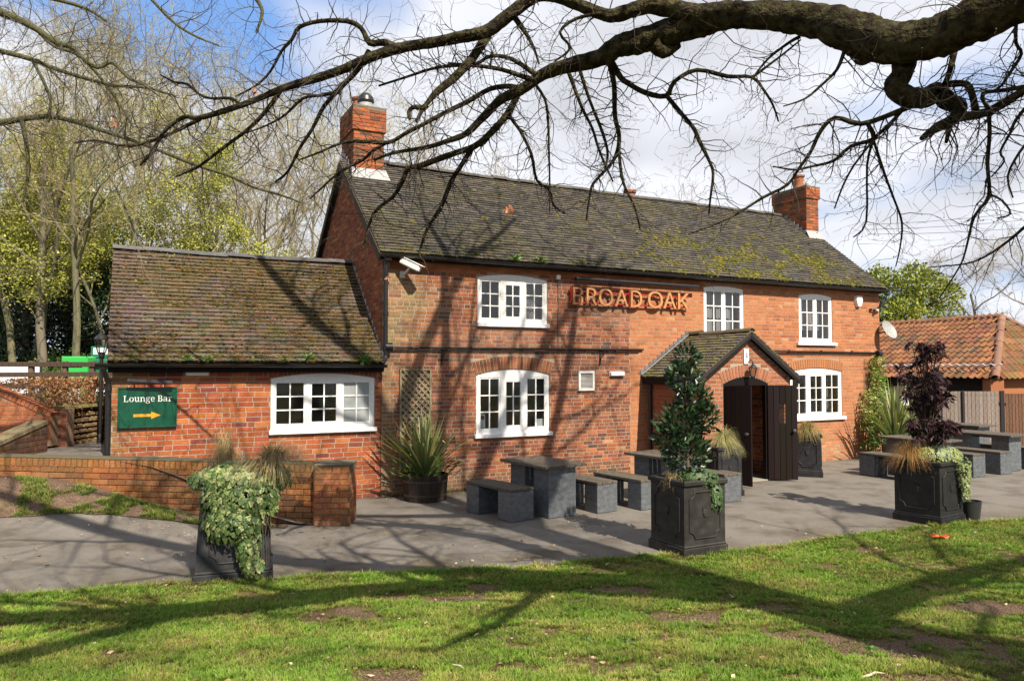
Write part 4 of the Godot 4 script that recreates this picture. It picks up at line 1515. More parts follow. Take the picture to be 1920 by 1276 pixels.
# boarded door leaf that swings on its hinge; turn is measured from pointing straight out
func door_leaf(at: Vector3, turn: float, glazed: bool) -> void:
	var dl := Node3D.new()
	dl.name = "door"
	pub.add_child(dl, true)
	dl.position = at
	dl.rotation_degrees.y = turn
	# leaf runs along local +z
	var w := 0.545
	var h := 1.77
	var nb := 5
	var blk := lin(0.018, 0.0125, 0.0115)
	for k in nb:
		var za := w * k / nb + 0.002
		var zb := w * (k + 1) / nb - 0.002
		if glazed and k == 2:
			for q in [[0.0, 1.05], [1.42, h]]:
				var m := MB.new()
				m.cbox(Transform3D(Basis(), Vector3(0, (q[0] + q[1]) * 0.5, (za + zb) * 0.5)), Vector3(0.03, q[1] - q[0], zb - za), 0.004, vary(blk, 0.15))
				part("plank", m, M.black_wood, dl)
			var g := MB.new()
			g.box(Vector3(-0.003, 1.05, za), Vector3(0.003, 1.42, zb))
			part("pane", g, M.glass, dl)
			continue
		var b := MB.new()
		b.cbox(Transform3D(Basis(), Vector3(0, h * 0.5, (za + zb) * 0.5)), Vector3(0.03, h, zb - za), 0.004, vary(blk, 0.15))
		part("plank", b, M.black_wood, dl)
	var led := MB.new()
	for y in [0.22, 0.9, 1.55]:
		led.box(Vector3(0.015, y, 0.02), Vector3(0.035, y + 0.11, w - 0.02 if not (glazed and y > 0.95 and y < 1.45) else 0.2), blk)
	part("ledge", led, M.black_wood, dl)
	var hd := MB.new()
	hd.lathe([[0.0, 0.0], [0.02, 0.0], [0.02, 0.02], [0.032, 0.04], [0.03, 0.06], [0.0, 0.07]], 10, Transform3D(Basis(Vector3(0, 0, 1), PI * 0.5), Vector3(-0.015, 0.92, w - 0.07)), lin(0.08, 0.07, 0.05))
	part("handle", hd, M.black_metal, dl)


# ---------------------------------------------------------------- walls, yard, outbuilding
var brick_cache := {}


# single bricks laid in courses on a plain core; every brick is a piece of its own
func laid_bricks(parent: Node3D, fr: Transform3D, w: float, y0: float, y1: float, course: float, blen: float, pal: Callable, top = null) -> void:
	var y := y0
	var row := 0
	while y < y1 - course * 0.5:
		var x := -(blen * 0.5 if row % 2 == 1 else 0.0)
		while x < w:
			var ca := maxf(x + 0.004, 0.0)
			var cb := minf(x + blen - 0.004, w)
			if top != null and y + course > top.call((ca + cb) * 0.5):
				cb = ca
			if cb - ca > 0.03:
				one_brick(parent, fr * Transform3D(Basis(Vector3(0, 0, 1), rnd(-0.006, 0.006)), Vector3((ca + cb) * 0.5, y + course * 0.5, 0)), Vector3(snappedf(cb - ca, 0.01), course - 0.009, 0.006), pal.call(x, y, 0))
			x += blen
		y += course
		row += 1


func one_brick(parent: Node3D, xf: Transform3D, size: Vector3, col: Color) -> void:
	var q := Color(snappedf(col.r, 0.04), snappedf(col.g, 0.02), snappedf(col.b, 0.02))
	var key := str(size) + str(q)
	if not brick_cache.has(key):
		var m := MB.new()
		brick_shape(m, Transform3D(), size, q)
		brick_cache[key] = m.mesh()
	var o := put("brick", brick_cache[key], M.brick, parent)
	o.transform = xf


func garden_walls() -> void:
	var X := Vector3(1, 0, 0)
	var Y := Vector3(0, 1, 0)
	var Z := Vector3(0, 0, 1)
	var gw := thing("garden_wall", "low orange brick garden wall with a soldier course, ending at a square pier", "wall", Vector3(-8.1, 0, -10.07), 2.1)
	var mort := lin(0.16, 0.12, 0.075)
	var xd := Vector3(1, -0.028, 0).normalized()
	var fr := frame_at(Vector3(0, 0.0, 0), xd, Z.cross(xd))
	var core := MB.new()
	core.cbox(fr * Transform3D(Basis(), Vector3(2.72, 0.46, -0.112)), Vector3(5.44, 1.0, 0.21), 0.004, mort)
	core.cbox(fr * Transform3D(Basis(), Vector3(2.72, 0.965, -0.112)), Vector3(5.44, 0.03, 0.235), 0.008, lin(0.17, 0.15, 0.1))
	part("core", core, M.mortar, gw)
	var pal := func(x, y, h):
		var c: Color = [lin(0.40, 0.155, 0.062), lin(0.35, 0.13, 0.055), lin(0.45, 0.19, 0.075), lin(0.33, 0.15, 0.065)][rng.randi() % 4]
		# soil splash and algae near the foot and in patches
		var k := clampf(0.3 + noise.get_noise_2d(x * 55.0, y * 80.0), 0.0, 0.8)
		return vary(c.lerp(lin(0.15, 0.11, 0.055), k * 0.75), 0.12)
	laid_bricks(gw, fr, 5.44, 0.07, 0.85, 0.078, 0.228, pal)
	var x := 0.0
	while x < 5.40:
		one_brick(gw, fr * Transform3D(Basis(), Vector3(x + 0.036, 0.90, 0)), Vector3(0.064, 0.105, 0.008), pal.call(x, 0.9, 0).lerp(lin(0.42, 0.2, 0.06), 0.4))
		x += 0.073
	var pn := Node3D.new()
	pn.name = "pier"
	gw.add_child(pn, true)
	pn.transform = gw.transform.affine_inverse() * Transform3D(Basis(Vector3.UP, deg_to_rad(2.0)), Vector3(-2.665, 0, -10.12))
	var pc := MB.new()
	pc.box(Vector3(0, 0, -0.5), Vector3(0.475, 0.80, 0), lin(0.22, 0.16, 0.10))
	pc.cbox(Transform3D(Basis(), Vector3(0.2375, 0.812, -0.25)), Vector3(0.49, 0.03, 0.515), 0.008, lin(0.2, 0.185, 0.13))
	part("core", pc, M.mortar, pn)
	var ppal := func(x, y, h):
		var c: Color = [lin(0.44, 0.17, 0.075), lin(0.40, 0.15, 0.07), lin(0.48, 0.2, 0.09)][rng.randi() % 3]
		var k := smoothstep(0.3, 0.02, y) * clampf(0.6 + noise.get_noise_2d(x * 90.0, y * 90.0), 0.0, 1.0)
		return vary(c.lerp(lin(0.10, 0.085, 0.05), k * 0.8), 0.12)
	laid_bricks(pn, frame_at(Vector3.ZERO, X, Y), 0.475, 0.0, 0.70, 0.0775, 0.228, ppal)
	laid_bricks(pn, frame_at(Vector3(0, 0, -0.5), Z, Y), 0.5, 0.0, 0.70, 0.0775, 0.228, ppal)
	laid_bricks(pn, frame_at(Vector3(0.475, 0, 0), -Z, Y), 0.5, 0.0, 0.70, 0.0775, 0.228, ppal)
	for k in 4:
		one_brick(pn, Transform3D(Basis(), Vector3(0.06 + 0.119 * k, 0.748, 0)), Vector3(0.108, 0.088, 0.007), ppal.call(k * 0.1, 0.7, 0))


func outbuilding() -> void:
	# ridge runs towards the viewer and to the right, hipped at the near end
	var A := Vector3(14.9, 3.88, -30.0)
	var B := Vector3(16.7, 3.88, -25.4)
	var al := (B - A).normalized()
	var out := Vector3(-al.z, 0, al.x) * -1.0
	if out.x > 0:
		out = -out
	var ob := thing("outbuilding", "low outbuilding with orange pantile hipped roof beyond the wooden gates", "outbuilding")
	var hw := 3.1
	var hip := 1.95
	var ye := 1.8
	var A2 := A - al * 4.0
	var e0 := A2 + out * hw
	e0.y = ye
	var e1 := B + al * hip + out * hw
	e1.y = ye
	var e2 := B + al * hip - out * hw
	e2.y = ye
	var up := (Vector3(A2.x, A.y, A2.z) - e0).normalized()
	var fr := frame_at(e0, al, up)
	if fr.basis.z.y < 0:
		fr = frame_at(e1, -al, up)
	var len_e := e0.distance_to(e1)
	var sl := e0.distance_to(A2)
	var b := MB.new()
	var uc := lin(0.12, 0.06, 0.035)
	b.quad(e0, e1, B, A2, uc)
	b.tri(e1, e2, B, uc)
	b.quad(e2, e2 - al * (len_e), A2, B, uc)
	var roof := part("roof", b, M.pantile, ob)
	var flip: bool = fr.origin.is_equal_approx(e1)
	var pal := func(x, y):
		var c: Color = [lin(0.29, 0.125, 0.06), lin(0.25, 0.105, 0.053), lin(0.33, 0.15, 0.07), lin(0.21, 0.095, 0.055), lin(0.15, 0.08, 0.052)][rng.randi() % 5]
		var k := noise.get_noise_2d(x * 30.0, y * 24.0) + 0.4 * noise.get_noise_2d(x * 120.0, y * 120.0)
		return vary(c.lerp(lin(0.15, 0.11, 0.07), clampf(k + 0.05, 0.0, 0.6)), 0.14)
	var lim := func(y): return [0.0, len_e - hip * y / sl] if not flip else [hip * y / sl, len_e]
	pantiles(roof, fr, len_e, sl, pal, lim)
	var hs := B.distance_to((e1 + e2) * 0.5)
	var hup := (B - (e1 + e2) * 0.5).normalized()
	var hx := (e2 - e1).normalized()
	var hf := frame_at(e1, hx, hup)
	if hf.basis.z.y < 0:
		hf = frame_at(e2, -hx, hup)
	var wl := e1.distance_to(e2)
	var pal2 := func(x, y): return vary((pal.call(x + 30.0, y) as Color).lerp(lin(0.2, 0.17, 0.07), clampf(0.2 + noise.get_noise_2d(x * 90.0, y * 70.0 + 300.0), 0.0, 0.6)), 0.1)
	pantiles(roof, hf, wl, hs, pal2, func(y): return [wl * 0.5 * y / hs, wl - wl * 0.5 * y / hs])
	place_far("pantile", 300, M.pantile)
	ridge(roof, A2 + Vector3(0, 0.03, 0), B + Vector3(0, 0.03, 0), 22, 0.12, lin(0.3, 0.16, 0.1))
	ridge(roof, B + Vector3(0, 0.02, 0), e1 + Vector3(0, 0.05, 0), 11, 0.12, lin(0.3, 0.17, 0.12))
	ridge(roof, B + Vector3(0, 0.02, 0), e2 + Vector3(0, 0.05, 0), 11, 0.12, lin(0.3, 0.17, 0.12))
	# walls: near-black sheet painted as shade of open bays, brick at the near corner
	var w := MB.new()
	var inset := 0.25
	var c0 := e0 - out * inset
	var c1 := e1 - out * inset - al * inset
	var c2 := e2 + out * inset - al * inset
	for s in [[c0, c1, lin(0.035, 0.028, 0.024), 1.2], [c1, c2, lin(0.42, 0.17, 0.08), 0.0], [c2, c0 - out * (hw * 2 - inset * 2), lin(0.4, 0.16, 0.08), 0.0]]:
		var p: Vector3 = s[0]
		var q: Vector3 = s[1]
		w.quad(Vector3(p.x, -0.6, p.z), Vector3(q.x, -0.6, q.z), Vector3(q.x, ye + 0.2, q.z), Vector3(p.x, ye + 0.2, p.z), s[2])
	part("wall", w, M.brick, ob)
	var post := MB.new()
	post.box(c1 + Vector3(-0.2, -2.3, -0.2), c1 + Vector3(0.2, 0.0, 0.2), lin(0.42, 0.17, 0.08))
	part("corner_pier", post, M.brick, ob)
	# string of white lights along the eave
	var lt := MB.new()
	var ps := PackedVector3Array()
	var rs := PackedFloat32Array()
	for k in 60:
		ps.append(e1.lerp(e0, k / 59.0 * 0.42) + Vector3(0, 0.42 + 0.03 * sin(k * 1.7), 0) - out * 0.32)
		rs.append(0.022)
	lt.tube(ps, rs, 5, lin(0.55, 0.56, 0.57))
	part("rope_light", lt, M.plastic, ob)
	# wooden gates and fence in front
	var grey := lin(0.36, 0.29, 0.25)
	var g := thing("yard_gate", "pair of grey brown boarded gates between dark posts by the outbuilding", "gate", Vector3(12.3, -0.25, -21.4), 0.0)
	for k in 14:
		var m := MB.new()
		m.cbox(Transform3D(Basis(), Vector3(0.06 + k * 0.112 + (0.05 if k > 4 else 0.0), 0.88, rnd(-0.003, 0.003))), Vector3(0.104, 1.66, 0.022), 0.003, vary(grey, 0.14))
		part("plank", m, M.board, g)
	for xx in [-0.06, 0.585, 1.70]:
		var m := MB.new()
		m.cbox(Transform3D(Basis(), Vector3(xx, 0.86, 0.03)), Vector3(0.07 if xx < 1.0 else 0.12, 1.74, 0.06), 0.005, lin(0.022, 0.023, 0.027))
		part("post", m, M.black_metal, g)
	var rl := MB.new()
	rl.box(Vector3(-0.05, 0.3, -0.05), Vector3(1.65, 0.4, -0.013), lin(0.1, 0.08, 0.07))
	rl.box(Vector3(-0.05, 1.3, -0.05), Vector3(1.65, 1.4, -0.013), lin(0.1, 0.08, 0.07))
	part("rail", rl, M.board, g)
	var f := thing("board_fence", "brown feather edge board fence beside the grey gates", "fence", Vector3(14.08, -0.25, -21.35), -3.0)
	for k in 24:
		var m := MB.new()
		m.cbox(Transform3D(Basis(Vector3.UP, 0.12), Vector3(0.05 + k * 0.09, 0.85, 0)), Vector3(0.098, 1.6, 0.018), 0.003, vary(lin(0.24, 0.13, 0.08), 0.14))
		part("plank", m, M.board, f)
	var fr2 := MB.new()
	fr2.box(Vector3(0, 0.3, -0.06), Vector3(2.2, 0.38, -0.018), lin(0.12, 0.07, 0.045))
	fr2.box(Vector3(0, 1.3, -0.06), Vector3(2.2, 1.38, -0.018), lin(0.12, 0.07, 0.045))
	part("rail", fr2, M.board, f)
	var a := thing("garden_gate", "round topped wooden side gate with a small white notice beside the pub corner", "gate", Vector3(9.45, -0.1, -19.0), -8.0)
	for k in 9:
		var xx := -0.44 + k * 0.11
		var top := 1.55 + 0.24 * sqrt(maxf(0.0, 1.0 - pow(xx / 0.5, 2)))
		var m := MB.new()
		m.cbox(Transform3D(Basis(), Vector3(xx + 0.5, top * 0.5, 0)), Vector3(0.104, top, 0.025), 0.003, vary(lin(0.13, 0.1, 0.08), 0.15))
		part("plank", m, M.board, a)
	var gp := MB.new()
	gp.box(Vector3(-0.08, 0, -0.04), Vector3(-0.01, 1.75, 0.05), lin(0.1, 0.075, 0.06))
	gp.box(Vector3(1.0, 0, -0.04), Vector3(1.08, 1.75, 0.05), lin(0.1, 0.075, 0.06))
	part("post", gp, M.board, a)
	var nt := MB.new()
	nt.box(Vector3(0.38, 1.28, 0.014), Vector3(0.58, 1.52, 0.018), lin(0.75, 0.75, 0.75))
	nt.box(Vector3(0.45, 1.36, 0.0185), Vector3(0.51, 1.44, 0.0195), lin(0.15, 0.2, 0.4))
	part("notice", nt, M.plastic, a)
	var f3 := thing("low_fence", "weathered board fence between the side gate and the yard gates", "fence", Vector3(10.55, -0.2, -19.2), 52.0)
	for k in 24:
		var m := MB.new()
		m.cbox(Transform3D(Basis(), Vector3(0.05 + k * 0.112, 0.8, 0)), Vector3(0.106, 1.6, 0.02), 0.003, vary(lin(0.26, 0.2, 0.165), 0.14))
		part("plank", m, M.board, f3)


var far_pieces := []


func pantiles(holder: Node3D, fr: Transform3D, w: float, l: float, pal: Callable, lim: Callable) -> void:
	var gauge := 0.30
	var tw := 0.235
	var y := -0.03
	while y < l - 0.05:
		var k: Array = lim.call(y + gauge * 0.5)
		var x := 0.0
		while x < w:
			if x >= k[0] - 0.05 and x + tw <= k[1] + 0.05:
				far_pieces.append([holder, fr * Transform3D(Basis.from_euler(Vector3(rnd(-0.015, 0.015), 0, rnd(-0.01, 0.01))), Vector3(x + tw * 0.5, y, rnd(-0.004, 0.004))), Vector3(tw, gauge, 0), pal.call(x, y)])
			x += tw
		y += gauge


func pantile_shape(b: MB, xf: Transform3D, size: Vector3, col: Color) -> void:
	# one wave: a flat trough on the left, a roll on the right
	var prof := [[-0.5, 0.035], [-0.36, 0.01], [-0.1, 0.006], [0.12, 0.03], [0.27, 0.062], [0.40, 0.062], [0.52, 0.035]]
	for i in prof.size() - 1:
		var x0: float = prof[i][0] * size.x
		var x1: float = prof[i + 1][0] * size.x
		var z0: float = prof[i][1] + 0.03
		var z1: float = prof[i + 1][1] + 0.03
		var p0 := xf * Vector3(x0, 0, z0)
		var p1 := xf * Vector3(x1, 0, z1)
		var p2 := xf * Vector3(x1, size.y + 0.05, z1 - 0.028)
		var p3 := xf * Vector3(x0, size.y + 0.05, z0 - 0.028)
		b.quad(p0, p1, p2, p3, col)
		b.quad(xf * Vector3(x0, 0, z0 - 0.022), xf * Vector3(x1, 0, z1 - 0.022), p1, p0, col)


func place_far(kind: String, most: int, mat_: Material) -> void:
	var order := []
	for i in far_pieces.size():
		order.append([EYE.distance_squared_to((far_pieces[i][1] as Transform3D).origin), i])
	order.sort_custom(func(x, y): return x[0] < y[0])
	var single := {}
	for k in mini(most, order.size()):
		single[order[k][1]] = true
	var cache := {}
	var rest := MB.new()
	for i in far_pieces.size():
		var p: Array = far_pieces[i]
		if single.has(i):
			var c: Color = p[3]
			var q := Color(snappedf(c.r, 0.04), snappedf(c.g, 0.02), snappedf(c.b, 0.02))
			if not cache.has(q):
				var m := MB.new()
				pantile_shape(m, Transform3D(), p[2], q)
				cache[q] = m.mesh()
			put(kind, cache[q], mat_, p[0]).transform = p[1]
		else:
			pantile_shape(rest, p[1], p[2], p[3])
	stuff("far_" + kind + "s", rest, mat_, far_pieces[0][0])


func left_yard() -> void:
	# upper path behind the low wall, sloping down to the patio
	var rp := MB.new()
	var n := 24
	for k in n:
		var xa := lerpf(-12.0, -2.5, float(k) / n)
		var xb := lerpf(-12.0, -2.5, float(k + 1) / n)
		var far := func(x): return 16.0 if x < -5.75 else 12.4 + (x + 2.16) * 0.5095 + 0.05
		var hh := func(x): return 0.86 * smoothstep(-2.6, -5.4, x) + 0.004
		var fa: float = maxf(far.call(xa), 10.2)
		var fb: float = maxf(far.call(xb), 10.2)
		rp.quad(Vector3(xa, hh.call(xa), -10.16), Vector3(xb, hh.call(xb), -10.16), Vector3(xb, hh.call(xb), -fb), Vector3(xa, hh.call(xa), -fa), Color.WHITE)
	structure(part("upper_path", rp, M.asphalt))
	var cp := MB.new()
	cp.quad(Vector3(-90, 1.05, -14.9), Vector3(-7.4, 1.05, -14.9), Vector3(-7.4, 1.05, -20), Vector3(-90, 1.05, -20), lin(1.2, 1.15, 1.05))
	cp.quad(Vector3(-90, 1.05, -10.4), Vector3(-7.45, 1.05, -10.4), Vector3(-7.45, 1.05, -14.9), Vector3(-90, 1.05, -14.9), lin(0.8, 0.8, 0.7))
	structure(part("car_park", cp, M.asphalt))
	var wg := MB.new()
	wg.quad(Vector3(-120, 1.06, -19.5), Vector3(2, 1.06, -21.0), Vector3(11, 1.3, -120), Vector3(-160, 1.3, -120), lin(0.6, 0.75, 0.4))
	structure(part("woodland_floor", wg, M.soil))
	# brick retaining wall beside the upper path
	var X := Vector3(1, 0, 0)
	var Y := Vector3(0, 1, 0)
	var Z := Vector3(0, 0, 1)
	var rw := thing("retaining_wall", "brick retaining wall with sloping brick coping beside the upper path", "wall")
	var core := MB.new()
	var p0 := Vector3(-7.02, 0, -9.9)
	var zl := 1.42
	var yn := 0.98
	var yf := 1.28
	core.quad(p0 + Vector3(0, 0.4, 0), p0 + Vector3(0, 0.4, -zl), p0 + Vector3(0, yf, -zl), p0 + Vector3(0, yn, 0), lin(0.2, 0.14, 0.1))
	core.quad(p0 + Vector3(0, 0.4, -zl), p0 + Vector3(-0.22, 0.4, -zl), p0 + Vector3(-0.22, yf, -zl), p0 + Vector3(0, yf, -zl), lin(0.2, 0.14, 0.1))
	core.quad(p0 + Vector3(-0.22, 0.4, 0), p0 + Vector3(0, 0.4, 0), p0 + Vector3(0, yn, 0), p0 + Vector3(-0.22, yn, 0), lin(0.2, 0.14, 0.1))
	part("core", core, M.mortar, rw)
	laid_bricks(rw, frame_at(p0, -Z, Y), zl, 0.6, 1.2, 0.075, 0.226, func(x, y, h): return vary(lin(0.13, 0.07, 0.045), 0.2), func(x): return lerpf(yn, yf, x / zl) - 0.01)  # shade on this wall is put into the darker brown of its bricks
	var cdir := Vector3(0, yf - yn, -zl).normalized()
	for k in 20:
		var q := p0 + Vector3(-0.12, yn + 0.03, 0) + cdir * (0.036 + k * 0.0725)
		one_brick(rw, frame_at(q - Vector3(0, 0.02, 0), X, cdir), Vector3(0.27, 0.066, 0.05), vary(lin(0.24, 0.2, 0.12), 0.2))
	var rk := thing("raked_wall", "sunlit orange brick wall with steeply sloping brick coping at the upper left", "wall", Vector3(-9.6, 0, -11.75), 0.0)
	var rc := MB.new()
	var topf := func(x): return lerpf(2.42, 1.38, x / 2.36)
	rc.quad(Vector3(0, 0.9, 0), Vector3(2.36, 0.9, 0), Vector3(2.36, 1.38, 0), Vector3(0, 2.42, 0), lin(0.42, 0.28, 0.19))
	rc.quad(Vector3(2.36, 0.9, 0), Vector3(2.36, 0.9, -0.22), Vector3(2.36, 1.38, -0.22), Vector3(2.36, 1.38, 0), lin(0.42, 0.28, 0.19))
	rc.quad(Vector3(2.36, 0.9, -0.22), Vector3(0, 0.9, -0.22), Vector3(0, 2.42, -0.22), Vector3(2.36, 1.38, -0.22), lin(0.42, 0.28, 0.19))
	part("core", rc, M.mortar, rk)
	laid_bricks(rk, frame_at(Vector3.ZERO, X, Y), 2.36, 1.0, 2.45, 0.075, 0.226, func(x, y, h): return vary(lin(0.44, 0.16, 0.075), 0.14), func(x): return topf.call(x) - 0.02)
	var rd := Vector3(2.36, -1.04, 0).normalized()
	for k in 35:
		one_brick(rk, frame_at(Vector3(0, 2.42 - 0.03, -0.11) + rd * (0.037 + k * 0.0735), rd, Vector3(0, 0, -1)), Vector3(0.067, 0.26, 0.075), vary(lin(0.42, 0.15, 0.075), 0.16))
	var pr := thing("brick_pier", "narrow brick pier between the sloping wall and the stone wall", "pier", Vector3(-7.22, 0.8, -11.95), 0.0)
	var prc := MB.new()
	prc.box(Vector3(0, 0, -0.2), Vector3(0.115, 0.68, 0), lin(0.4, 0.28, 0.2))
	part("core", prc, M.mortar, pr)
	laid_bricks(pr, frame_at(Vector3.ZERO, X, Y), 0.115, 0.0, 0.68, 0.075, 0.226, func(x, y, h): return vary(lin(0.34, 0.12, 0.07), 0.15))
	# curved wall of rough stones
	var sw := thing("stone_wall", "curved low wall of rough brown stone blocks under the beech hedge", "wall")
	var path := func(t): return Vector3(-7.22 + 0.55 * t * t * t, 0, -11.95 - 3.0 * t)
	var sc := MB.new()
	for k in 12:
		var a: Vector3 = path.call(k / 12.0)
		var b: Vector3 = path.call((k + 1) / 12.0)
		sc.quad(a + Vector3(-0.06, 0.7, 0), b + Vector3(-0.06, 0.7, 0), b + Vector3(-0.06, 1.48, 0), a + Vector3(-0.06, 1.48, 0), lin(0.07, 0.05, 0.035))
		sc.quad(a + Vector3(-0.06, 1.46, 0), b + Vector3(-0.06, 1.46, 0), b + Vector3(-0.5, 1.5, 0), a + Vector3(-0.5, 1.5, 0), lin(0.12, 0.12, 0.05))
	part("core", sc, M.soil_thing, sw)
	var ys := 0.84
	var row := 0
	while ys < 1.44:
		var hh := rnd(0.075, 0.11)
		var t := rnd(-0.03, 0.0)
		while t < 1.0:
			var dt := rnd(0.04, 0.085)
			var a: Vector3 = path.call(clampf(t, 0, 1))
			var b: Vector3 = path.call(clampf(t + dt, 0, 1))
			var m := MB.new()
			var dirv := (b - a).normalized()
			if b.distance_to(a) > 0.03:
				m.cbox(Transform3D(), Vector3(b.distance_to(a) - 0.012, hh - 0.014, 0.14), 0.02, vary([lin(0.28, 0.19, 0.10), lin(0.23, 0.155, 0.085), lin(0.32, 0.22, 0.12)][rng.randi() % 3], 0.18))
				var o := part("stone", m, M.stone, sw)
				o.transform = frame_at((a + b) * 0.5 + Vector3(-0.06 + rnd(-0.01, 0.02), ys + hh * 0.5, 0), dirv, Y) * Transform3D(Basis.from_euler(Vector3(rnd(-0.05, 0.05), rnd(-0.06, 0.06), rnd(-0.02, 0.02))), Vector3.ZERO)
			t += dt
		ys += hh
		row += 1
	moss_lumps(sw, Transform3D(Basis(Vector3(0, 0, -1), Vector3(-1, 0, 0), Vector3(0, 1, 0)), Vector3(-7.15, 1.46, -11.95)), 2.8, 0.3, 260, func(x, y): return 1.0, [lin(0.2, 0.19, 0.07), lin(0.15, 0.15, 0.05), lin(0.22, 0.18, 0.1)], 0.02, 0.06)
	# brown beech hedge
	var hd := thing("beech_hedge", "clipped beech hedge holding dry brown leaves above the stone wall", "hedge")
	var tw := MB.new()
	var lv := MB.new()
	for k in 700:
		var t := rng.randf()
		var base: Vector3 = path.call(t) + Vector3(rnd(-1.0, -0.2), 1.42, 0)
		var tip := base + Vector3(rnd(-0.2, 0.2), rnd(0.2, 0.5), rnd(-0.2, 0.2))
		if k < 260:
			tw.tube(PackedVector3Array([base, (base + tip) * 0.5 + Vector3(rnd(-0.04, 0.04), 0, 0), tip]), PackedFloat32Array([0.006, 0.004, 0.002]), 3, lin(0.13, 0.09, 0.06))
	for k in 9000:
		var t := rng.randf()
		var c: Vector3 = path.call(t)
		var px := rnd(-1.02, -0.16)
		var py := rnd(0.0, 0.5) + 0.04 * noise.get_noise_2d(t * 300.0, px * 60.0)
		if rng.randf() < 0.6:
			if rng.randf() < 0.5:
				px = -0.16 + rnd(-0.05, 0.04)
			else:
				py = 0.49 + rnd(-0.05, 0.03)
		if rng.randf() < 0.12:
			t = rnd(-0.02, 0.02)
		leaf(lv, c + Vector3(px, 1.42 + py, rnd(-0.03, 0.03)), Vector3(rnd(-0.4, 1), rnd(-0.3, 1), rnd(-0.6, 1)).normalized(), rnd(0.035, 0.06), 0.5, vary([lin(0.26, 0.125, 0.055), lin(0.35, 0.19, 0.09), lin(0.2, 0.095, 0.045), lin(0.42, 0.27, 0.15)][rng.randi() % 4], 0.2))
	part("twigs", tw, M.twig, hd)
	stuff("leaves", lv, M.dry_leaf, hd)
	# post and rail fence
	var pf := thing("rail_fence", "brown post and rail fence above the beech hedge", "fence", Vector3(-11.6, 1.05, -15.6), 0.0)
	for xx in [0.35, 1.57, 2.26, 2.83, 3.6]:
		var m := MB.new()
		m.cbox(Transform3D(Basis(Vector3(0, 0, 1), rnd(-0.02, 0.02)), Vector3(xx, 0.6, 0)), Vector3(0.1, 1.24, 0.09), 0.008, vary(lin(0.2, 0.14, 0.09), 0.15))
		part("post", m, M.board, pf)
	for yy in [0.71, 0.94, 1.15]:
		var m := MB.new()
		m.cbox(Transform3D(Basis(Vector3(0, 0, 1), rnd(-0.006, 0.006)), Vector3(1.9, yy, 0.06)), Vector3(4.2, 0.1, 0.035), 0.006, vary(lin(0.13, 0.09, 0.065), 0.15))
		part("rail", m, M.board, pf)
	var wb := thing("white_board", "plain white board standing behind the rail fence", "board", Vector3(-10.95, 1.05, -15.95), 0.0)
	var wbm := MB.new()
	for q in [[0.02, 0.92], [0.98, 1.16], [0.47, 0.7]]:
		pass
	wbm.cbox(Transform3D(Basis(), Vector3(0.43, 0.83, 0)), Vector3(0.85, 0.66, 0.03), 0.004, lin(0.72, 0.73, 0.78))
	part("panel", wbm, M.plastic, wb)
	for xx in [0.02, 0.84]:
		var m := MB.new()
		m.box(Vector3(xx - 0.03, 0, -0.06), Vector3(xx + 0.03, 1.2, -0.016), lin(0.06, 0.05, 0.09))
		part("post", m, M.board, wb)
	# recycling banks
	recycling("recycling_bank", "bright green recycling bank with dark slot behind the fence", Vector3(-11.0, 1.05, -18.2), 0.62, 1.36, lin(0.03, 0.36, 0.06), false)
	recycling("recycling_bank", "dark green recycling bank with white header board behind the fence", Vector3(-10.55, 1.05, -18.6), 0.78, 1.30, lin(0.008, 0.13, 0.065), true)
	# lantern on a post beyond the wing
	var lp := thing("lamp_post", "black lantern on a slim post beyond the corner of the wing", "lamp post", Vector3(-6.93, 0.86, -12.6), 0.0)
	lantern(lp, Vector3(0, 1.5, 0), 0.105, 0.34)
	var pm := MB.new()
	pm.lathe([[0.05, 0], [0.045, 0.1], [0.03, 0.16], [0.03, 1.42], [0.05, 1.46], [0.05, 1.5], [0.0, 1.5]], 10, Transform3D(), lin(0.02, 0.02, 0.022))
	part("post", pm, M.black_metal, lp)


func recycling(called: String, label: String, at: Vector3, w: float, h: float, col: Color, header: bool) -> void:
	var r := thing(called, label, "recycling bin", at, 4.0, "recycling banks")
	var b := MB.new()
	b.cbox(Transform3D(Basis(), Vector3(w * 0.5, h * 0.5, -0.35)), Vector3(w, h, 0.7), 0.03, col)
	part("body", b, M.plastic, r)
	var s := MB.new()
	s.box(Vector3(w * 0.18, h * 0.80, 0.001), Vector3(w * 0.82, h * 0.90, 0.004), lin(0.01, 0.02, 0.01))
	part("slot", s, M.black_wood, r)
	var n := MB.new()
	if header:
		n.cbox(Transform3D(Basis(), Vector3(w * 0.45, h + 0.17, -0.1)), Vector3(w * 0.86, 0.30, 0.06), 0.01, col)
		n.box(Vector3(w * 0.10, h + 0.12, -0.069), Vector3(w * 0.8, h + 0.28, -0.066), lin(0.7, 0.74, 0.74))
		n.box(Vector3(w * 0.02, h * 0.84, 0.005), Vector3(w * 0.16, h * 0.94, 0.008), lin(0.7, 0.55, 0.05))
		n.box(Vector3(w * 0.5, h * 0.5, 0.005), Vector3(w * 0.62, h * 0.62, 0.008), lin(0.75, 0.7, 0.6))
		n.box(Vector3(w * 0.6, h * 0.6, 0.009), Vector3(w * 0.74, h * 0.72, 0.011), lin(0.75, 0.6, 0.05))
		n.box(Vector3(w * 0.1, h * 0.30, 0.005), Vector3(w * 0.8, h * 0.45, 0.008), lin(0.7, 0.74, 0.74))
	else:
		n.box(Vector3(w * 0.25, h * 0.42, 0.005), Vector3(w * 0.85, h * 0.66, 0.007), lin(0.10, 0.52, 0.14))
		n.box(Vector3(w * 0.32, h * 0.1, 0.005), Vector3(w * 0.8, h * 0.42, 0.008), lin(0.72, 0.76, 0.74))
	part("notice", n, M.plastic, r)


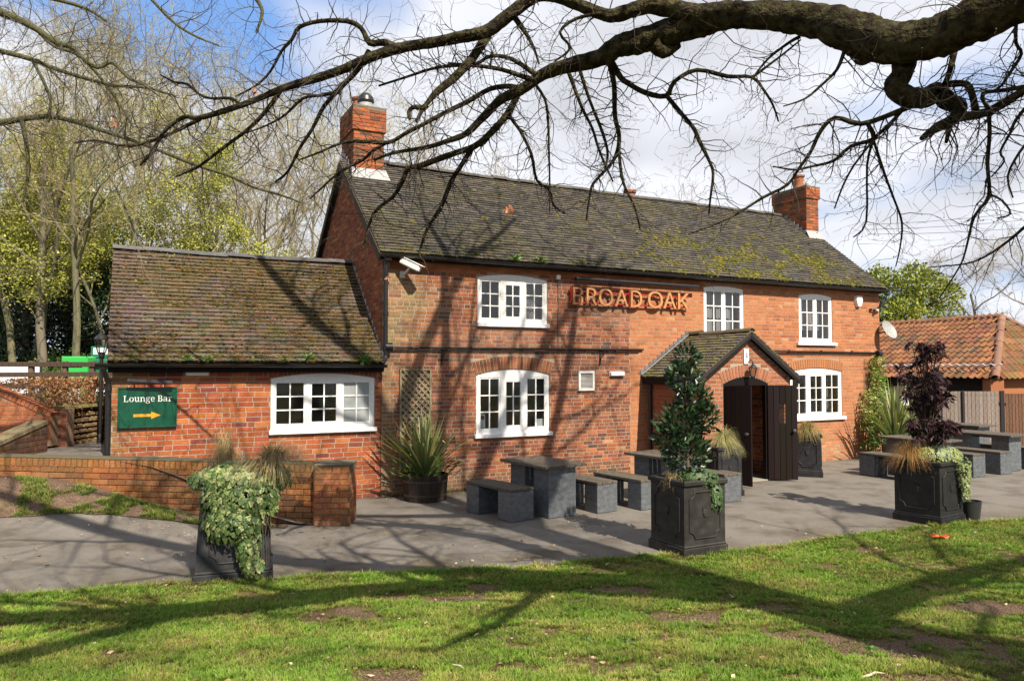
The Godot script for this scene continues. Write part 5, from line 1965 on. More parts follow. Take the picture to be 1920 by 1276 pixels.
# a four-sided coach lantern
func lantern(parent: Node3D, at: Vector3, r: float, h: float) -> void:
	var blk := lin(0.02, 0.02, 0.022)
	var fr := MB.new()
	var rot := Basis(Vector3.UP, PI / 6.0)
	fr.lathe([[0.0, 0.0], [r * 0.55, 0.0], [r * 0.6, 0.03], [0.0, 0.03]], 6, Transform3D(rot, at), blk)
	fr.lathe([[r * 1.12, h * 0.72], [r * 1.12, h * 0.76], [r * 0.8, h * 0.9], [r * 0.35, h * 1.0], [r * 0.2, h * 1.06], [r * 0.26, h * 1.12], [0.0, h * 1.24]], 6, Transform3D(rot, at), blk)
	fr.lathe([[r * 1.12, h * 0.72], [0.0, h * 0.72]], 6, Transform3D(rot, at), blk)
	for k in 6:
		var a := TAU * k / 6.0 - PI / 6.0
		var d := Vector3(cos(a), 0, sin(a))
		fr.rod(at + d * r * 0.58 + Vector3(0, 0.02, 0), at + d * r * 1.05 + Vector3(0, h * 0.73, 0), 0.007, 5, blk)
	part("lantern_frame", fr, M.black_metal, parent)
	var gl := MB.new()
	gl.lathe([[r * 0.54, 0.03], [r * 0.98, h * 0.72]], 6, Transform3D(rot, at))
	part("lantern_glass", gl, M.glass, parent)


# ---------------------------------------------------------------- leaves
# a simple folded leaf of length s, its shape set by width
func leaf(b: MB, p: Vector3, d: Vector3, s: float, width: float, col: Color) -> void:
	var side := d.cross(Vector3(rnd(-1, 1), rnd(-1, 1), rnd(-1, 1))).normalized()
	var no := side.cross(d)
	var tip := p + d * s
	var m := p + d * s * 0.45
	var l := m + side * s * width * 0.5 + no * s * 0.08
	var r := m - side * s * width * 0.5 + no * s * 0.08
	var k := b.v.size()
	var nl := (no - side * 0.35).normalized()
	var nr := (no + side * 0.35).normalized()
	b.v.append(p); b.v.append(l); b.v.append(tip); b.v.append(r)
	b.n.append(no); b.n.append(nl); b.n.append(no); b.n.append(nr)
	b.c.append(col); b.c.append(col); b.c.append(col); b.c.append(col)
	b.ix.append(k); b.ix.append(k + 2); b.ix.append(k + 1)
	b.ix.append(k); b.ix.append(k + 3); b.ix.append(k + 2)


# an ivy leaf: five lobes, pale rim on the variegated kind
func ivy_leaf(b: MB, p: Vector3, no: Vector3, s: float, col: Color, rim: Color) -> void:
	var t := no.cross(Vector3(rnd(-0.5, 0.5), 1, rnd(-0.5, 0.5))).normalized()
	var u := t.cross(no)
	var a0 := rnd(-0.7, 0.7)
	var ex := t * cos(a0) + u * sin(a0)
	var ey := u * cos(a0) - t * sin(a0)
	ey = -ey if ey.y > 0 else ey
	var shape := [[0.0, -0.18], [0.34, -0.3], [0.5, 0.05], [0.3, 0.2], [0.34, 0.55], [0.0, 1.0], [-0.34, 0.55], [-0.3, 0.2], [-0.5, 0.05], [-0.34, -0.3]]
	var k := b.v.size()
	b.v.append(p + ey * s * 0.25 + no * s * 0.06); b.n.append(no); b.c.append(col)
	for q in shape:
		b.v.append(p + ex * q[0] * s + ey * q[1] * s - no * s * 0.07 * absf(q[0]) * 2.0)
		b.n.append((no + ex * q[0] * 0.5).normalized())
		b.c.append(rim)
	var turned := ex.cross(ey).dot(no) > 0.0
	for i in 10:
		var i0 := k + 1 + i
		var i1 := k + 1 + (i + 1) % 10
		b.ix.append(k); b.ix.append(i1 if turned else i0); b.ix.append(i0 if turned else i1)


# ---------------------------------------------------------------- tables and benches
func table_set() -> Dictionary:
	return {"top": lin(0.17, 0.145, 0.115), "leg": lin(0.14, 0.155, 0.17), "dark": lin(0.05, 0.055, 0.06)}


func make_table(called: String, label: String, category: String, s: float, d: float, turn: float, w: float, l: float, h: float, legw: float, legd: float, inset: float, planks: int, group: String) -> Node3D:
	var c := table_set()
	var o := thing(called, label, category, by_pub(s, 0, d) + Vector3(0, 0.002, 0), PUB_TURN + turn, group)
	for k in planks:
		var m := MB.new()
		var pw := w / planks
		m.cbox(Transform3D(Basis(), Vector3(-w * 0.5 + pw * (k + 0.5), h - 0.02, rnd(-0.004, 0.004))), Vector3(pw - 0.006, 0.04, l), 0.004, vary(c.top, 0.13))
		part("plank", m, M.plank, o)
	for e in [-1.0, 1.0]:
		var m := MB.new()
		# a box of four sheet panels with rolled edges
		m.cbox(Transform3D(Basis(), Vector3(0, (h - 0.045) * 0.5, e * (l * 0.5 - inset - legd * 0.5))), Vector3(legw, h - 0.045, legd), 0.008, vary(c.leg, 0.06))
		part("leg", m, M.zinc, o)
		var ft := MB.new()
		ft.box(Vector3(-legw * 0.5 + 0.01, 0.0, e * (l * 0.5 - inset - legd * 0.5) - legd * 0.5 + 0.01), Vector3(legw * 0.5 - 0.01, 0.012, e * (l * 0.5 - inset - legd * 0.5) + legd * 0.5 - 0.01), c.dark)
		part("foot", ft, M.black_metal, o)
	var r := MB.new()
	r.box(Vector3(-0.03, h - 0.10, -l * 0.5 + inset + legd), Vector3(0.03, h - 0.042, l * 0.5 - inset - legd), c.dark)
	part("stretcher", r, M.black_metal, o)
	return o


func furniture() -> void:
	var g1 := "patio tables with block legs"
	var g2 := "patio benches with block legs"
	make_table("patio_table", "slatted table with grey block legs in front of the trellis window", "table", 1.74, 2.34, 8.0, 0.76, 1.14, 0.75, 0.50, 0.36, 0.10, 7, g1)
	make_table("patio_bench", "slatted bench with grey block legs nearest the barrel planter", "bench", 1.06, 2.27, 12.0, 0.42, 1.06, 0.45, 0.41, 0.30, 0.0, 4, g2)
	make_table("patio_bench", "bench between the two tables left of the porch, beside the nearer table", "bench", 2.51, 2.27, 7.0, 0.40, 1.08, 0.45, 0.39, 0.30, 0.0, 4, g2)
	make_table("patio_table", "slatted table half hidden behind the bay tree planter", "table", 3.92, 2.45, 7.0, 0.72, 1.14, 0.75, 0.46, 0.34, 0.10, 7, g1)
	make_table("patio_bench", "bench close behind the bay tree planter, left side of its table", "bench", 3.22, 2.36, 7.0, 0.40, 1.1, 0.45, 0.39, 0.30, 0.0, 4, g2)
	make_table("patio_bench", "bench whose grey end shows between the bay tree planter and the open door", "bench", 4.78, 2.48, 5.0, 0.40, 1.06, 0.45, 0.39, 0.30, 0.0, 4, g2)
	make_table("patio_bench", "dark grey bench alone below the spiky plant at the far corner of the pub", "bench", 9.45, 2.42, 0.0, 0.42, 1.15, 0.45, 0.41, 0.34, 0.0, 4, g2)
	make_table("patio_table", "slatted table behind the dark leaved shrub at the far patio", "table", 10.15, 2.5, 0.0, 0.72, 1.3, 0.75, 0.46, 0.36, 0.10, 7, g1)
	make_table("patio_bench", "bench with pale grey end beside the dark shrub's planter", "bench", 11.03, 2.6, 0.0, 0.40, 1.1, 0.45, 0.39, 0.34, 0.0, 4, g2)
	make_table("patio_bench", "second pale ended bench from the dark shrub, next to the rightmost table", "bench", 11.92, 2.6, 0.0, 0.40, 1.1, 0.45, 0.39, 0.34, 0.0, 4, g2)
	make_table("patio_table", "long slatted table at the right edge in front of the gates", "table", 12.58, 2.35, 0.0, 0.72, 1.45, 0.75, 0.42, 0.36, 0.12, 7, g1)
	make_table("patio_bench", "bench beyond the rightmost table at the edge of the picture", "bench", 13.3, 2.45, 0.0, 0.40, 1.1, 0.45, 0.39, 0.34, 0.0, 4, g2)
	make_table("patio_table", "table farther back by the wooden gates", "table", 14.6, 0.6, 0.0, 0.72, 1.25, 0.75, 0.46, 0.36, 0.1, 7, g1)


# ---------------------------------------------------------------- planters and what grows in them
func square_planter(label: String, at: Vector3, turn: float, w0: float, w1: float, h: float, col: Color) -> Node3D:
	var o := thing("square_planter", label, "planter", at, turn, "lead style square planters")
	var a := w0 * 0.5
	var c := w1 * 0.5
	var y0 := 0.12
	var y1 := h - 0.05
	var b := MB.new()
	var col2 := col
	for k in 4:
		var R := Basis(Vector3.UP, k * PI * 0.5)
		b.quad(R * Vector3(-a, y0, a), R * Vector3(a, y0, a), R * Vector3(c, y1, c), R * Vector3(-c, y1, c), col2)
	part("body", b, M.pot_metal, o)
	var p := MB.new()
	p.cbox(Transform3D(Basis(), Vector3(0, 0.05, 0)), Vector3(w0 + 0.05, 0.10, w0 + 0.05), 0.006, col2)
	p.cbox(Transform3D(Basis(), Vector3(0, 0.112, 0)), Vector3(w0 + 0.025, 0.03, w0 + 0.025), 0.01, col2)
	part("plinth", p, M.pot_metal, o)
	var r := MB.new()
	for k in 4:
		var R := Basis(Vector3.UP, k * PI * 0.5)
		r.cbox(Transform3D(R, R * Vector3(0, h - 0.03, c)), Vector3(w1 + 0.062, 0.06, 0.06), 0.012, col2)
	part("rim", r, M.pot_metal, o)
	for k in 4:
		var R := Basis(Vector3.UP, k * PI * 0.5)
		var m := MB.new()
		var lean := (c - a) / (y1 - y0)
		var P := func(x: float, y: float) -> Vector3: return R * Vector3(x, y, a + lean * (y - y0) + 0.004)
		var pts := PackedVector3Array()
		var rs := PackedFloat32Array()
		var hx := minf(a, c) - 0.075
		var lo := y0 + 0.08
		var hi := y1 - 0.08
		var q := 0.075
		# moulded panel with scooped corners
		for cn in [[hx, hi, PI * 1.0, PI * 1.5], [hx, lo, PI * 0.5, PI * 1.0], [-hx, lo, 0.0, PI * 0.5], [-hx, hi, -PI * 0.5, 0.0]]:
			for s in 5:
				var t := lerpf(cn[2], cn[3], s / 4.0)
				pts.append(P.call(cn[0] + cos(t) * q, cn[1] + sin(t) * q))
				rs.append(0.009)
		pts.append(pts[0])
		rs.append(0.009)
		m.tube(pts, rs, 6, col2)
		part("moulding", m, M.pot_metal, o)
		var cr := MB.new()
		var mid := (lo + hi) * 0.5 + 0.02
		cr.cbox(Transform3D(R, P.call(0.0, mid + 0.012)), Vector3(0.07, 0.06, 0.022), 0.008, col2 * 1.25)
		cr.cbox(Transform3D(R, P.call(0.0, mid - 0.03)), Vector3(0.045, 0.04, 0.02), 0.008, col2 * 1.25)
		cr.cbox(Transform3D(R, P.call(-0.028, mid + 0.045)), Vector3(0.02, 0.02, 0.018), 0.004, col2 * 1.25)
		cr.cbox(Transform3D(R, P.call(0.028, mid + 0.045)), Vector3(0.02, 0.02, 0.018), 0.004, col2 * 1.25)
		part("crest", cr, M.pot_metal, o)
	var s := MB.new()
	s.box(Vector3(-c + 0.01, h - 0.12, -c + 0.01), Vector3(c - 0.01, h - 0.09, c - 0.01), lin(0.05, 0.035, 0.025))
	part("soil", s, M.soil_thing, o)
	return o


# thin arching blades from one crown
func sedge(called: String, label: String, at: Vector3, n: int, hgt: float, reach: float, cols: Array, toward := Vector3.ZERO) -> Node3D:
	var o := thing(called, label, "ornamental grass", at)
	var b := MB.new()
	for k in n:
		var a := rnd(0, TAU)
		var d := (Vector3(cos(a), 0, sin(a)) + toward).normalized()
		var l := rnd(0.5, 1.0)
		var base := Vector3(rnd(-0.05, 0.05), 0, rnd(-0.05, 0.05))
		var h := hgt * rnd(0.6, 1.1)
		var rc := reach * l
		var pts := PackedVector3Array()
		var ws := PackedFloat32Array()
		for i in 6:
			var t := i / 5.0
			pts.append(base + d * rc * pow(t, 1.5) + Vector3(0, h * (2.3 * t - 2.6 * t * t * l), 0) + Vector3(rnd(-0.006, 0.006), 0, rnd(-0.006, 0.006)))
			ws.append(0.0022 * (1.0 - t * 0.8))
		b.blade(pts, ws, d.cross(Vector3.UP).normalized(), vary(cols[rng.randi() % cols.size()], 0.2), vary(cols[rng.randi() % cols.size()], 0.2))
	stuff("blades", b, M.dry_leaf, o)
	return o


# sword-leaved flax: every leaf a piece of its own
func flax(label: String, at: Vector3, n: int, h: float, spread: float) -> Node3D:
	var o := thing("flax_plant", label, "plant", at)
	for k in n:
		var a := rnd(0, TAU)
		var d := Vector3(cos(a), 0, sin(a))
		var out := pow(rng.randf(), 0.8)
		var hh := h * rnd(0.75, 1.05) * (1.0 - 0.45 * out * out)
		var rc := spread * out
		var droop := 0.0 if rng.randf() < 0.55 else rnd(0.1, 0.45) * hh
		var pts := PackedVector3Array()
		var ws := PackedFloat32Array()
		var wide := rnd(0.02, 0.034)
		for i in 8:
			var t := i / 7.0
			pts.append(d * (0.04 + rc * pow(t, 1.25)) + Vector3(0, hh * t - droop * pow(maxf(0.0, t - 0.45) / 0.55, 2.0), 0))
			ws.append(wide * (0.55 + 0.9 * t - 1.42 * t * t * t) if t < 0.95 else 0.002)
		var g := vary([lin(0.13, 0.19, 0.06), lin(0.18, 0.23, 0.08), lin(0.30, 0.32, 0.14), lin(0.10, 0.15, 0.06)][rng.randi() % 4], 0.18)
		if rng.randf() < 0.12:
			g = vary(lin(0.36, 0.28, 0.08), 0.2)
		var b := MB.new()
		b.blade(pts, ws, d.cross(Vector3.UP).normalized(), g * 0.9, g.lerp(lin(0.34, 0.33, 0.14), 0.3))
		part("leaf", b, M.leaf, o)
	# a skirt of short green leaves at the foot
	var f := MB.new()
	for k in 260:
		var a := rnd(0, TAU)
		var p := Vector3(cos(a), 0, sin(a)) * rnd(0.1, spread * 0.55) + Vector3(0, rnd(0.0, h * 0.22), 0)
		leaf(f, p, Vector3(cos(a), rnd(0.1, 1.2), sin(a)).normalized(), rnd(0.07, 0.2), 0.12, vary(lin(0.09, 0.16, 0.04), 0.3))
	stuff("foliage", f, M.leaf, o)
	return o


# leaves hung on the surface of overlapping lumps
func clump(b: MB, lumps: Array, n: int, lo: float, hi: float, width: float, cols: Array, up := 0.35, inner := 0.35) -> void:
	var total := 0.0
	for l in lumps:
		total += l[1].x * l[1].y
	for k in n:
		var pick := rng.randf() * total
		var l: Array = lumps[0]
		for q in lumps:
			pick -= q[1].x * q[1].y
			if pick <= 0:
				l = q
				break
		var d := Vector3(rng.randfn(), rng.randfn(), rng.randfn()).normalized()
		var rr := lerpf(inner, 1.0, pow(rng.randf(), 0.45))
		var p: Vector3 = l[0] + d * l[1] * rr
		var dirv := (d + Vector3(rnd(-0.8, 0.8), rnd(-0.6, 0.8) + up, rnd(-0.8, 0.8))).normalized()
		leaf(b, p, dirv, rnd(lo, hi), width, vary(cols[rng.randi() % cols.size()], 0.25))


func planters() -> void:
	var dark := lin(0.052, 0.051, 0.049)
	# ivy planter at the path's edge
	var pa := Vector3(-2.86, gh(-2.86, 7.75), -7.78)
	square_planter("tall dark square planter overflowing with variegated ivy at the lawn's edge", pa, 18.0, 0.70, 0.60, 1.03, lin(0.05, 0.05, 0.051))
	var iv := thing("variegated_ivy", "variegated ivy spilling thickly over the front of the tall planter", "ivy", pa + Vector3(0, 0.95, 0))
	var lv := MB.new()
	var body := [[Vector3(0.14, 0.05, 0.12), Vector3(0.46, 0.18, 0.36)], [Vector3(0.17, -0.14, 0.36), Vector3(0.38, 0.28, 0.13)], [Vector3(0.12, -0.36, 0.42), Vector3(0.30, 0.2, 0.09)], [Vector3(0.28, -0.58, 0.40), Vector3(0.12, 0.26, 0.06)], [Vector3(0.33, -0.78, 0.40), Vector3(0.10, 0.12, 0.06)], [Vector3(-0.22, 0.04, 0.1), Vector3(0.2, 0.12, 0.26)]]
	for k in 2900:
		var wts := [0.36, 0.26, 0.16, 0.09, 0.05, 0.08]
		var pick := rng.randf()
		var l: Array = body[0]
		for i in wts.size():
			pick -= wts[i]
			if pick <= 0:
				l = body[i]
				break
		var d := Vector3(rng.randfn(), rng.randfn() * 0.9 + 0.25, rng.randfn() + 0.7).normalized()
		var p: Vector3 = l[0] + d * l[1] * rnd(0.86, 1.08)
		var green := vary([lin(0.05, 0.095, 0.03), lin(0.075, 0.13, 0.04), lin(0.035, 0.07, 0.024)][rng.randi() % 3], 0.25)
		var rim := vary([lin(0.42, 0.42, 0.19), lin(0.22, 0.28, 0.09), lin(0.085, 0.14, 0.04), lin(0.065, 0.11, 0.035)][rng.randi() % 4], 0.15)
		ivy_leaf(lv, p, (d + Vector3(rnd(-0.5, 0.5), rnd(-0.2, 0.5), rnd(0, 0.6))).normalized(), rnd(0.028, 0.06), green, rim)
	stuff("leaves", lv, M.leaf, iv)
	var st := MB.new()
	for k in 26:
		var x := rnd(-0.15, 0.5)
		var pts := PackedVector3Array([Vector3(x * 0.6, 0.05, 0.2), Vector3(x * 0.8, 0.02, 0.36), Vector3(x, rnd(-0.3, -0.1), 0.42), Vector3(x + rnd(-0.05, 0.1), rnd(-0.75, -0.35), 0.42)])
		st.tube(pts, PackedFloat32Array([0.004, 0.004, 0.003, 0.002]), 4, lin(0.09, 0.07, 0.04))
	part("stems", st, M.twig, iv)
	var tan := [lin(0.42, 0.32, 0.16), lin(0.34, 0.26, 0.12), lin(0.46, 0.38, 0.22), lin(0.28, 0.22, 0.09)]
	sedge("sedge_tuft", "upright straw coloured grass at the back of the ivy planter", pa + Vector3(-0.16, 0.97, -0.1), 460, 0.55, 0.3, tan)
	sedge("sedge_tuft", "drooping tan grass hanging from the right side of the ivy planter", pa + Vector3(0.40, 1.06, 0.1), 1100, 0.34, 0.60, tan, Vector3(0.6, 0, 0.2))
	var sk := thing("garden_stake", "thin grey wooden stake standing in the ivy planter", "stake", pa + Vector3(0.02, 0.9, -0.1))
	var sm := MB.new()
	sm.cbox(Transform3D(Basis(Vector3(0, 0, 1), -0.05), Vector3(0.0, 0.17, 0)), Vector3(0.022, 0.36, 0.015), 0.003, lin(0.4, 0.37, 0.34))
	part("shaft", sm, M.plank, sk)
	# bay tree
	var pb := Vector3(2.06, gh(2.0, 8.8), -8.83)
	square_planter("dark square planter with crests holding the bay tree in the middle of the patio edge", pb, 27.0, 0.60, 0.60, 0.85, lin(0.045, 0.042, 0.037))
	var bt := thing("bay_tree", "tall narrow glossy dark green bay tree in the middle planter", "tree", pb + Vector3(0, 0.74, 0))
	var bl := MB.new()
	var lumps := [[Vector3(0.0, 0.35, 0), Vector3(0.25, 0.30, 0.25)], [Vector3(-0.06, 0.72, 0), Vector3(0.29, 0.24, 0.26)], [Vector3(0.07, 1.0, 0.02), Vector3(0.2, 0.17, 0.2)], [Vector3(-0.03, 1.26, 0), Vector3(0.19, 0.19, 0.19)], [Vector3(0.02, 1.5, 0), Vector3(0.13, 0.14, 0.13)], [Vector3(0.2, 0.8, 0.05), Vector3(0.16, 0.16, 0.16)], [Vector3(-0.2, 0.55, 0.1), Vector3(0.18, 0.2, 0.16)]]
	clump(bl, lumps, 2000, 0.065, 0.12, 0.4, [lin(0.02, 0.042, 0.018), lin(0.027, 0.056, 0.02), lin(0.017, 0.034, 0.016), lin(0.045, 0.085, 0.028)], 0.4, 0.2)
	stuff("foliage", bl, M.gloss_leaf, bt)
	var tk := MB.new()
	tk.tube(PackedVector3Array([Vector3(0, 0, 0), Vector3(0.01, 0.5, 0.01), Vector3(-0.01, 1.0, 0), Vector3(0.01, 1.55, 0)]), PackedFloat32Array([0.024, 0.02, 0.014, 0.005]), 6, lin(0.1, 0.08, 0.05))
	for k in 30:
		var y := rnd(0.2, 1.4)
		var a := rnd(0, TAU)
		tk.tube(PackedVector3Array([Vector3(0, y, 0), Vector3(cos(a) * 0.1, y + 0.08, sin(a) * 0.1), Vector3(cos(a) * 0.24, y + 0.2, sin(a) * 0.24)]), PackedFloat32Array([0.008, 0.006, 0.003]), 4, lin(0.1, 0.08, 0.05))
	part("trunk", tk, M.twig, bt)
	var gi := thing("green_ivy", "dark green ivy trailing over the right rim of the bay tree planter", "ivy", pb + Vector3(0, 0.82, 0))
	var gl := MB.new()
	for k in 620:
		var t := rng.randf()
		var d := Vector3(rng.randfn(), rng.randfn() * 0.6 + 0.3, rng.randfn()).normalized()
		var p := Vector3(0.12, 0.02, 0.1) + d * Vector3(0.22, 0.12, 0.2)
		if t < 0.45:
			p = Vector3(0.28, -0.12 - 0.15 * rng.randf(), 0.16) + d * Vector3(0.08, 0.12, 0.1)
		ivy_leaf(gl, p, (d + Vector3(0.3, 0.2, 0.5)).normalized(), rnd(0.022, 0.042), vary(lin(0.045, 0.085, 0.03), 0.3), vary(lin(0.07, 0.12, 0.04), 0.3))
	stuff("leaves", gl, M.leaf, gi)
	sedge("sedge_tuft", "small dry tuft at the left rim of the bay tree planter", pb + Vector3(-0.2, 0.76, 0.12), 160, 0.2, 0.16, tan)
	# dark shrub
	var pc := Vector3(5.83, gh(5.83, 10.5), -10.52)
	square_planter("black square planter with crests holding the dark purple shrub", pc, 34.0, 0.62, 0.62, 0.85, lin(0.024, 0.024, 0.025))
	var dsr := thing("purple_shrub", "tall shrub with almost black purple fingered leaves", "shrub", pc + Vector3(0, 0.74, 0))
	var dl := MB.new()
	var heads := []
	for k in 74:
		var y := rnd(0.4, 1.72)
		var rr := 0.44 * sin(clampf((y - 0.1) / 1.78, 0, 1) * PI) + 0.08
		rr *= 0.75 + 0.45 * noise.get_noise_2d(y * 160.0, 5.0)
		var a := rnd(0, TAU)
		heads.append(Vector3(cos(a) * rr * sqrt(rng.randf()), y, sin(a) * rr * sqrt(rng.randf())))
	var stems := MB.new()
	for hpt in heads:
		stems.tube(PackedVector3Array([Vector3(hpt.x * 0.1, hpt.y * 0.45, hpt.z * 0.1), Vector3(hpt.x * 0.5, hpt.y * 0.75, hpt.z * 0.5), hpt]), PackedFloat32Array([0.012, 0.008, 0.005]), 4, lin(0.07, 0.05, 0.035))
		for q in 5:
			var od := Vector3(rng.randfn(), rng.randfn() * 0.5 + 0.2, rng.randfn()).normalized()
			var c0: Vector3 = hpt + od * 0.06
			var up := (od + Vector3(0, 0.5, 0)).normalized()
			var sx := up.cross(Vector3(rnd(-1, 1), 0.2, rnd(-1, 1))).normalized()
			var sy := sx.cross(up)
			# seven drooping fingers
			for f in 7:
				var an := lerpf(-1.9, 1.9, f / 6.0)
				var fd := (sx * sin(an) + sy * cos(an) + Vector3(0, -0.25, 0)).normalized()
				leaf(dl, c0, fd, rnd(0.07, 0.125), 0.26, vary([lin(0.03, 0.014, 0.017), lin(0.046, 0.02, 0.023), lin(0.02, 0.011, 0.013)][rng.randi() % 3], 0.3))
	stems.tube(PackedVector3Array([Vector3(0, 0, 0), Vector3(0.02, 0.6, 0), Vector3(0, 1.5, 0)]), PackedFloat32Array([0.022, 0.017, 0.008]), 6, lin(0.08, 0.06, 0.04))
	part("stems", stems, M.twig, dsr)
	stuff("foliage", dl, M.dark_leaf, dsr)
	var i3 := thing("pale_ivy", "pale variegated ivy hanging over the right side of the dark shrub's planter", "ivy", pc + Vector3(0, 0.82, 0))
	var l3 := MB.new()
	for k in 900:
		var d := Vector3(rng.randfn(), rng.randfn() * 0.6 + 0.3, rng.randfn() + 0.2).normalized()
		var p := Vector3(0.10, 0.08, 0.02) + d * Vector3(0.34, 0.16, 0.3)
		if rng.randf() < 0.4:
			var t := rng.randf()
			p = Vector3(0.36 + 0.05 * t, 0.0 - 0.5 * t, 0.22 - 0.02 * t) + d * Vector3(0.10, 0.1, 0.1) * (1.0 - 0.5 * t)
		ivy_leaf(l3, p, (d + Vector3(0.2, 0.3, 0.4)).normalized(), rnd(0.02, 0.04), vary(lin(0.1, 0.16, 0.05), 0.3), vary([lin(0.36, 0.38, 0.14), lin(0.16, 0.2, 0.07)][rng.randi() % 2], 0.2))
	stuff("leaves", l3, M.leaf, i3)
	sedge("sedge_tuft", "rusty brown grass at the left rim of the dark shrub's planter", pc + Vector3(-0.26, 0.78, 0.04), 800, 0.36, 0.42, [lin(0.3, 0.16, 0.05), lin(0.36, 0.22, 0.08), lin(0.2, 0.12, 0.05)], Vector3(-0.25, 0, 0.1))
	var bk := thing("black_bucket", "small dark plastic bucket on the ground beside the dark shrub's planter", "bucket", Vector3(6.42, 0.004, -10.52))
	var bm := MB.new()
	bm.lathe([[0.0, 0.0], [0.105, 0.0], [0.135, 0.26], [0.142, 0.27], [0.13, 0.27], [0.1, 0.03], [0.0, 0.03]], 20, Transform3D(), lin(0.03, 0.03, 0.03))
	part("shell", bm, M.plastic, bk)
	var bs := MB.new()
	bs.lathe([[0.124, 0.23], [0.0, 0.235]], 20, Transform3D(), lin(0.12, 0.07, 0.05))
	part("filling", bs, M.soil_thing, bk)
	# planters either side of the porch
	var pd := by_pub(8.3, 0, 1.4)
	square_planter("weathered black square planter with shaggy grass beside the right door", pd, 27.0 + 42.0, 0.52, 0.50, 0.82, lin(0.03, 0.03, 0.032))
	sedge("sedge_tuft", "shaggy tan grass mound in the planter beside the right door", pd + Vector3(0, 0.74, 0), 1500, 0.36, 0.46, [lin(0.34, 0.25, 0.11), lin(0.28, 0.22, 0.09), lin(0.22, 0.2, 0.07)])
	var pe := by_pub(5.15, 0, 2.35)
	square_planter("dark square planter mostly hidden behind the bay tree, left of the porch", pe, 27.0, 0.52, 0.50, 0.82, lin(0.03, 0.03, 0.032))
	sedge("sedge_tuft", "pale green grass mound showing between the bay tree and the open left door", pe + Vector3(0.06, 0.74, 0), 1200, 0.42, 0.40, [lin(0.34, 0.32, 0.14), lin(0.26, 0.26, 0.09), lin(0.4, 0.36, 0.18)])
	# barrel with flax under the trellis
	var bp := by_pub(0.56, 0.002, 0.56)
	var br := thing("half_barrel", "dark wooden half barrel planter under the trellis", "planter", bp)
	for k in 18:
		var a := TAU * k / 18.0
		var m := MB.new()
		m.cbox(Transform3D(Basis(Vector3.UP, -a + PI * 0.5) * Basis(Vector3.RIGHT, 0.08), Vector3(cos(a) * 0.34, 0.21, sin(a) * 0.34)), Vector3(0.118, 0.42, 0.024), 0.003, vary(lin(0.07, 0.05, 0.038), 0.2))
		part("stave", m, M.board, br)
	for y in [0.1, 0.32]:
		var hm := MB.new()
		var rr: float = 0.345 + 0.08 * (y - 0.21) + 0.014
		hm.lathe([[rr, y - 0.018], [rr + 0.004, y + 0.018]], 28, Transform3D(), lin(0.06, 0.05, 0.045))
		part("hoop", hm, M.black_metal, br)
	var so := MB.new()
	so.lathe([[0.34, 0.37], [0.0, 0.38]], 18, Transform3D(), lin(0.05, 0.035, 0.025))
	part("soil", so, M.soil_thing, br)
	flax("green and cream striped flax in the half barrel in front of the trellis", bp + Vector3(0, 0.36, 0), 96, 1.15, 0.95)
	var fp := by_pub(11.75, 0.0, 0.85)
	var pt := thing("round_pot", "low round pot holding the spiky flax at the far corner", "planter", fp)
	var pm := MB.new()
	pm.lathe([[0.0, 0.0], [0.24, 0.0], [0.3, 0.36], [0.32, 0.38], [0.28, 0.38], [0.27, 0.3], [0.0, 0.31]], 20, Transform3D(), lin(0.09, 0.07, 0.06))
	part("bowl", pm, M.pot_metal, pt)
	flax("large yellow green flax with stiff sword leaves at the far corner of the pub", fp + Vector3(0, 0.34, 0), 96, 1.6, 1.0)
	# climber on the far end of the front wall
	var cl := thing("climber", "bright green leafy climber on the far end of the front wall", "climber", by_pub(0, 0, 0), PUB_TURN)
	var cb := MB.new()
	for k in 1900:
		var t := pow(rng.randf(), 0.8)
		var y := lerpf(2.42, 0.25, t)
		var wv := 0.24 + 0.22 * smoothstep(2.2, 1.2, y)
		var x := 12.1 - 0.5 * smoothstep(2.0, 0.8, y) * 0.4 + rnd(-wv, wv)
		if noise.get_noise_2d(x * 110.0, y * 60.0) < -0.25:
			continue
		var z := rnd(0.03, 0.2 + 0.25 * smoothstep(2.0, 1.0, y))
		var col: Color = [lin(0.30, 0.34, 0.08), lin(0.2, 0.27, 0.06), lin(0.12, 0.19, 0.045)][rng.randi() % 3]
		leaf(cb, Vector3(x, y, z), Vector3(rnd(-0.7, 0.7), rnd(-0.6, 0.5), rnd(0.1, 1)).normalized(), rnd(0.045, 0.085), 0.75, vary(col, 0.25))
	stuff("leaves", cb, M.leaf, cl)
	var cs := MB.new()
	for k in 14:
		var x := 12.1 + rnd(-0.25, 0.2)
		cs.tube(PackedVector3Array([Vector3(11.95 + rnd(-0.1, 0.1), 0.0, 0.1), Vector3(x, 0.8, 0.08), Vector3(x + rnd(-0.1, 0.1), 1.6, 0.04), Vector3(x + rnd(-0.15, 0.15), 2.35, 0.03)]), PackedFloat32Array([0.012, 0.009, 0.006, 0.003]), 4, lin(0.1, 0.08, 0.05))
	part("stems", cs, M.twig, cl)


# ---------------------------------------------------------------- fittings on the walls
func letters(parent: Node3D, txt: String, font: SystemFont, size: float, depth: float, mat_: Material) -> MeshInstance3D:
	var t := TextMesh.new()
	t.text = txt
	t.font = font
	t.font_size = 64
	t.pixel_size = size / 64.0
	t.depth = depth
	t.curve_step = 0.8
	var o := MeshInstance3D.new()
	o.mesh = t
	o.material_override = mat_
	parent.add_child(o, true)
	return o


func plain_mat(called: String, col: Color, rough: float) -> StandardMaterial3D:
	var m := mat(called, col, rough)
	m.vertex_color_use_as_albedo = false
	return m


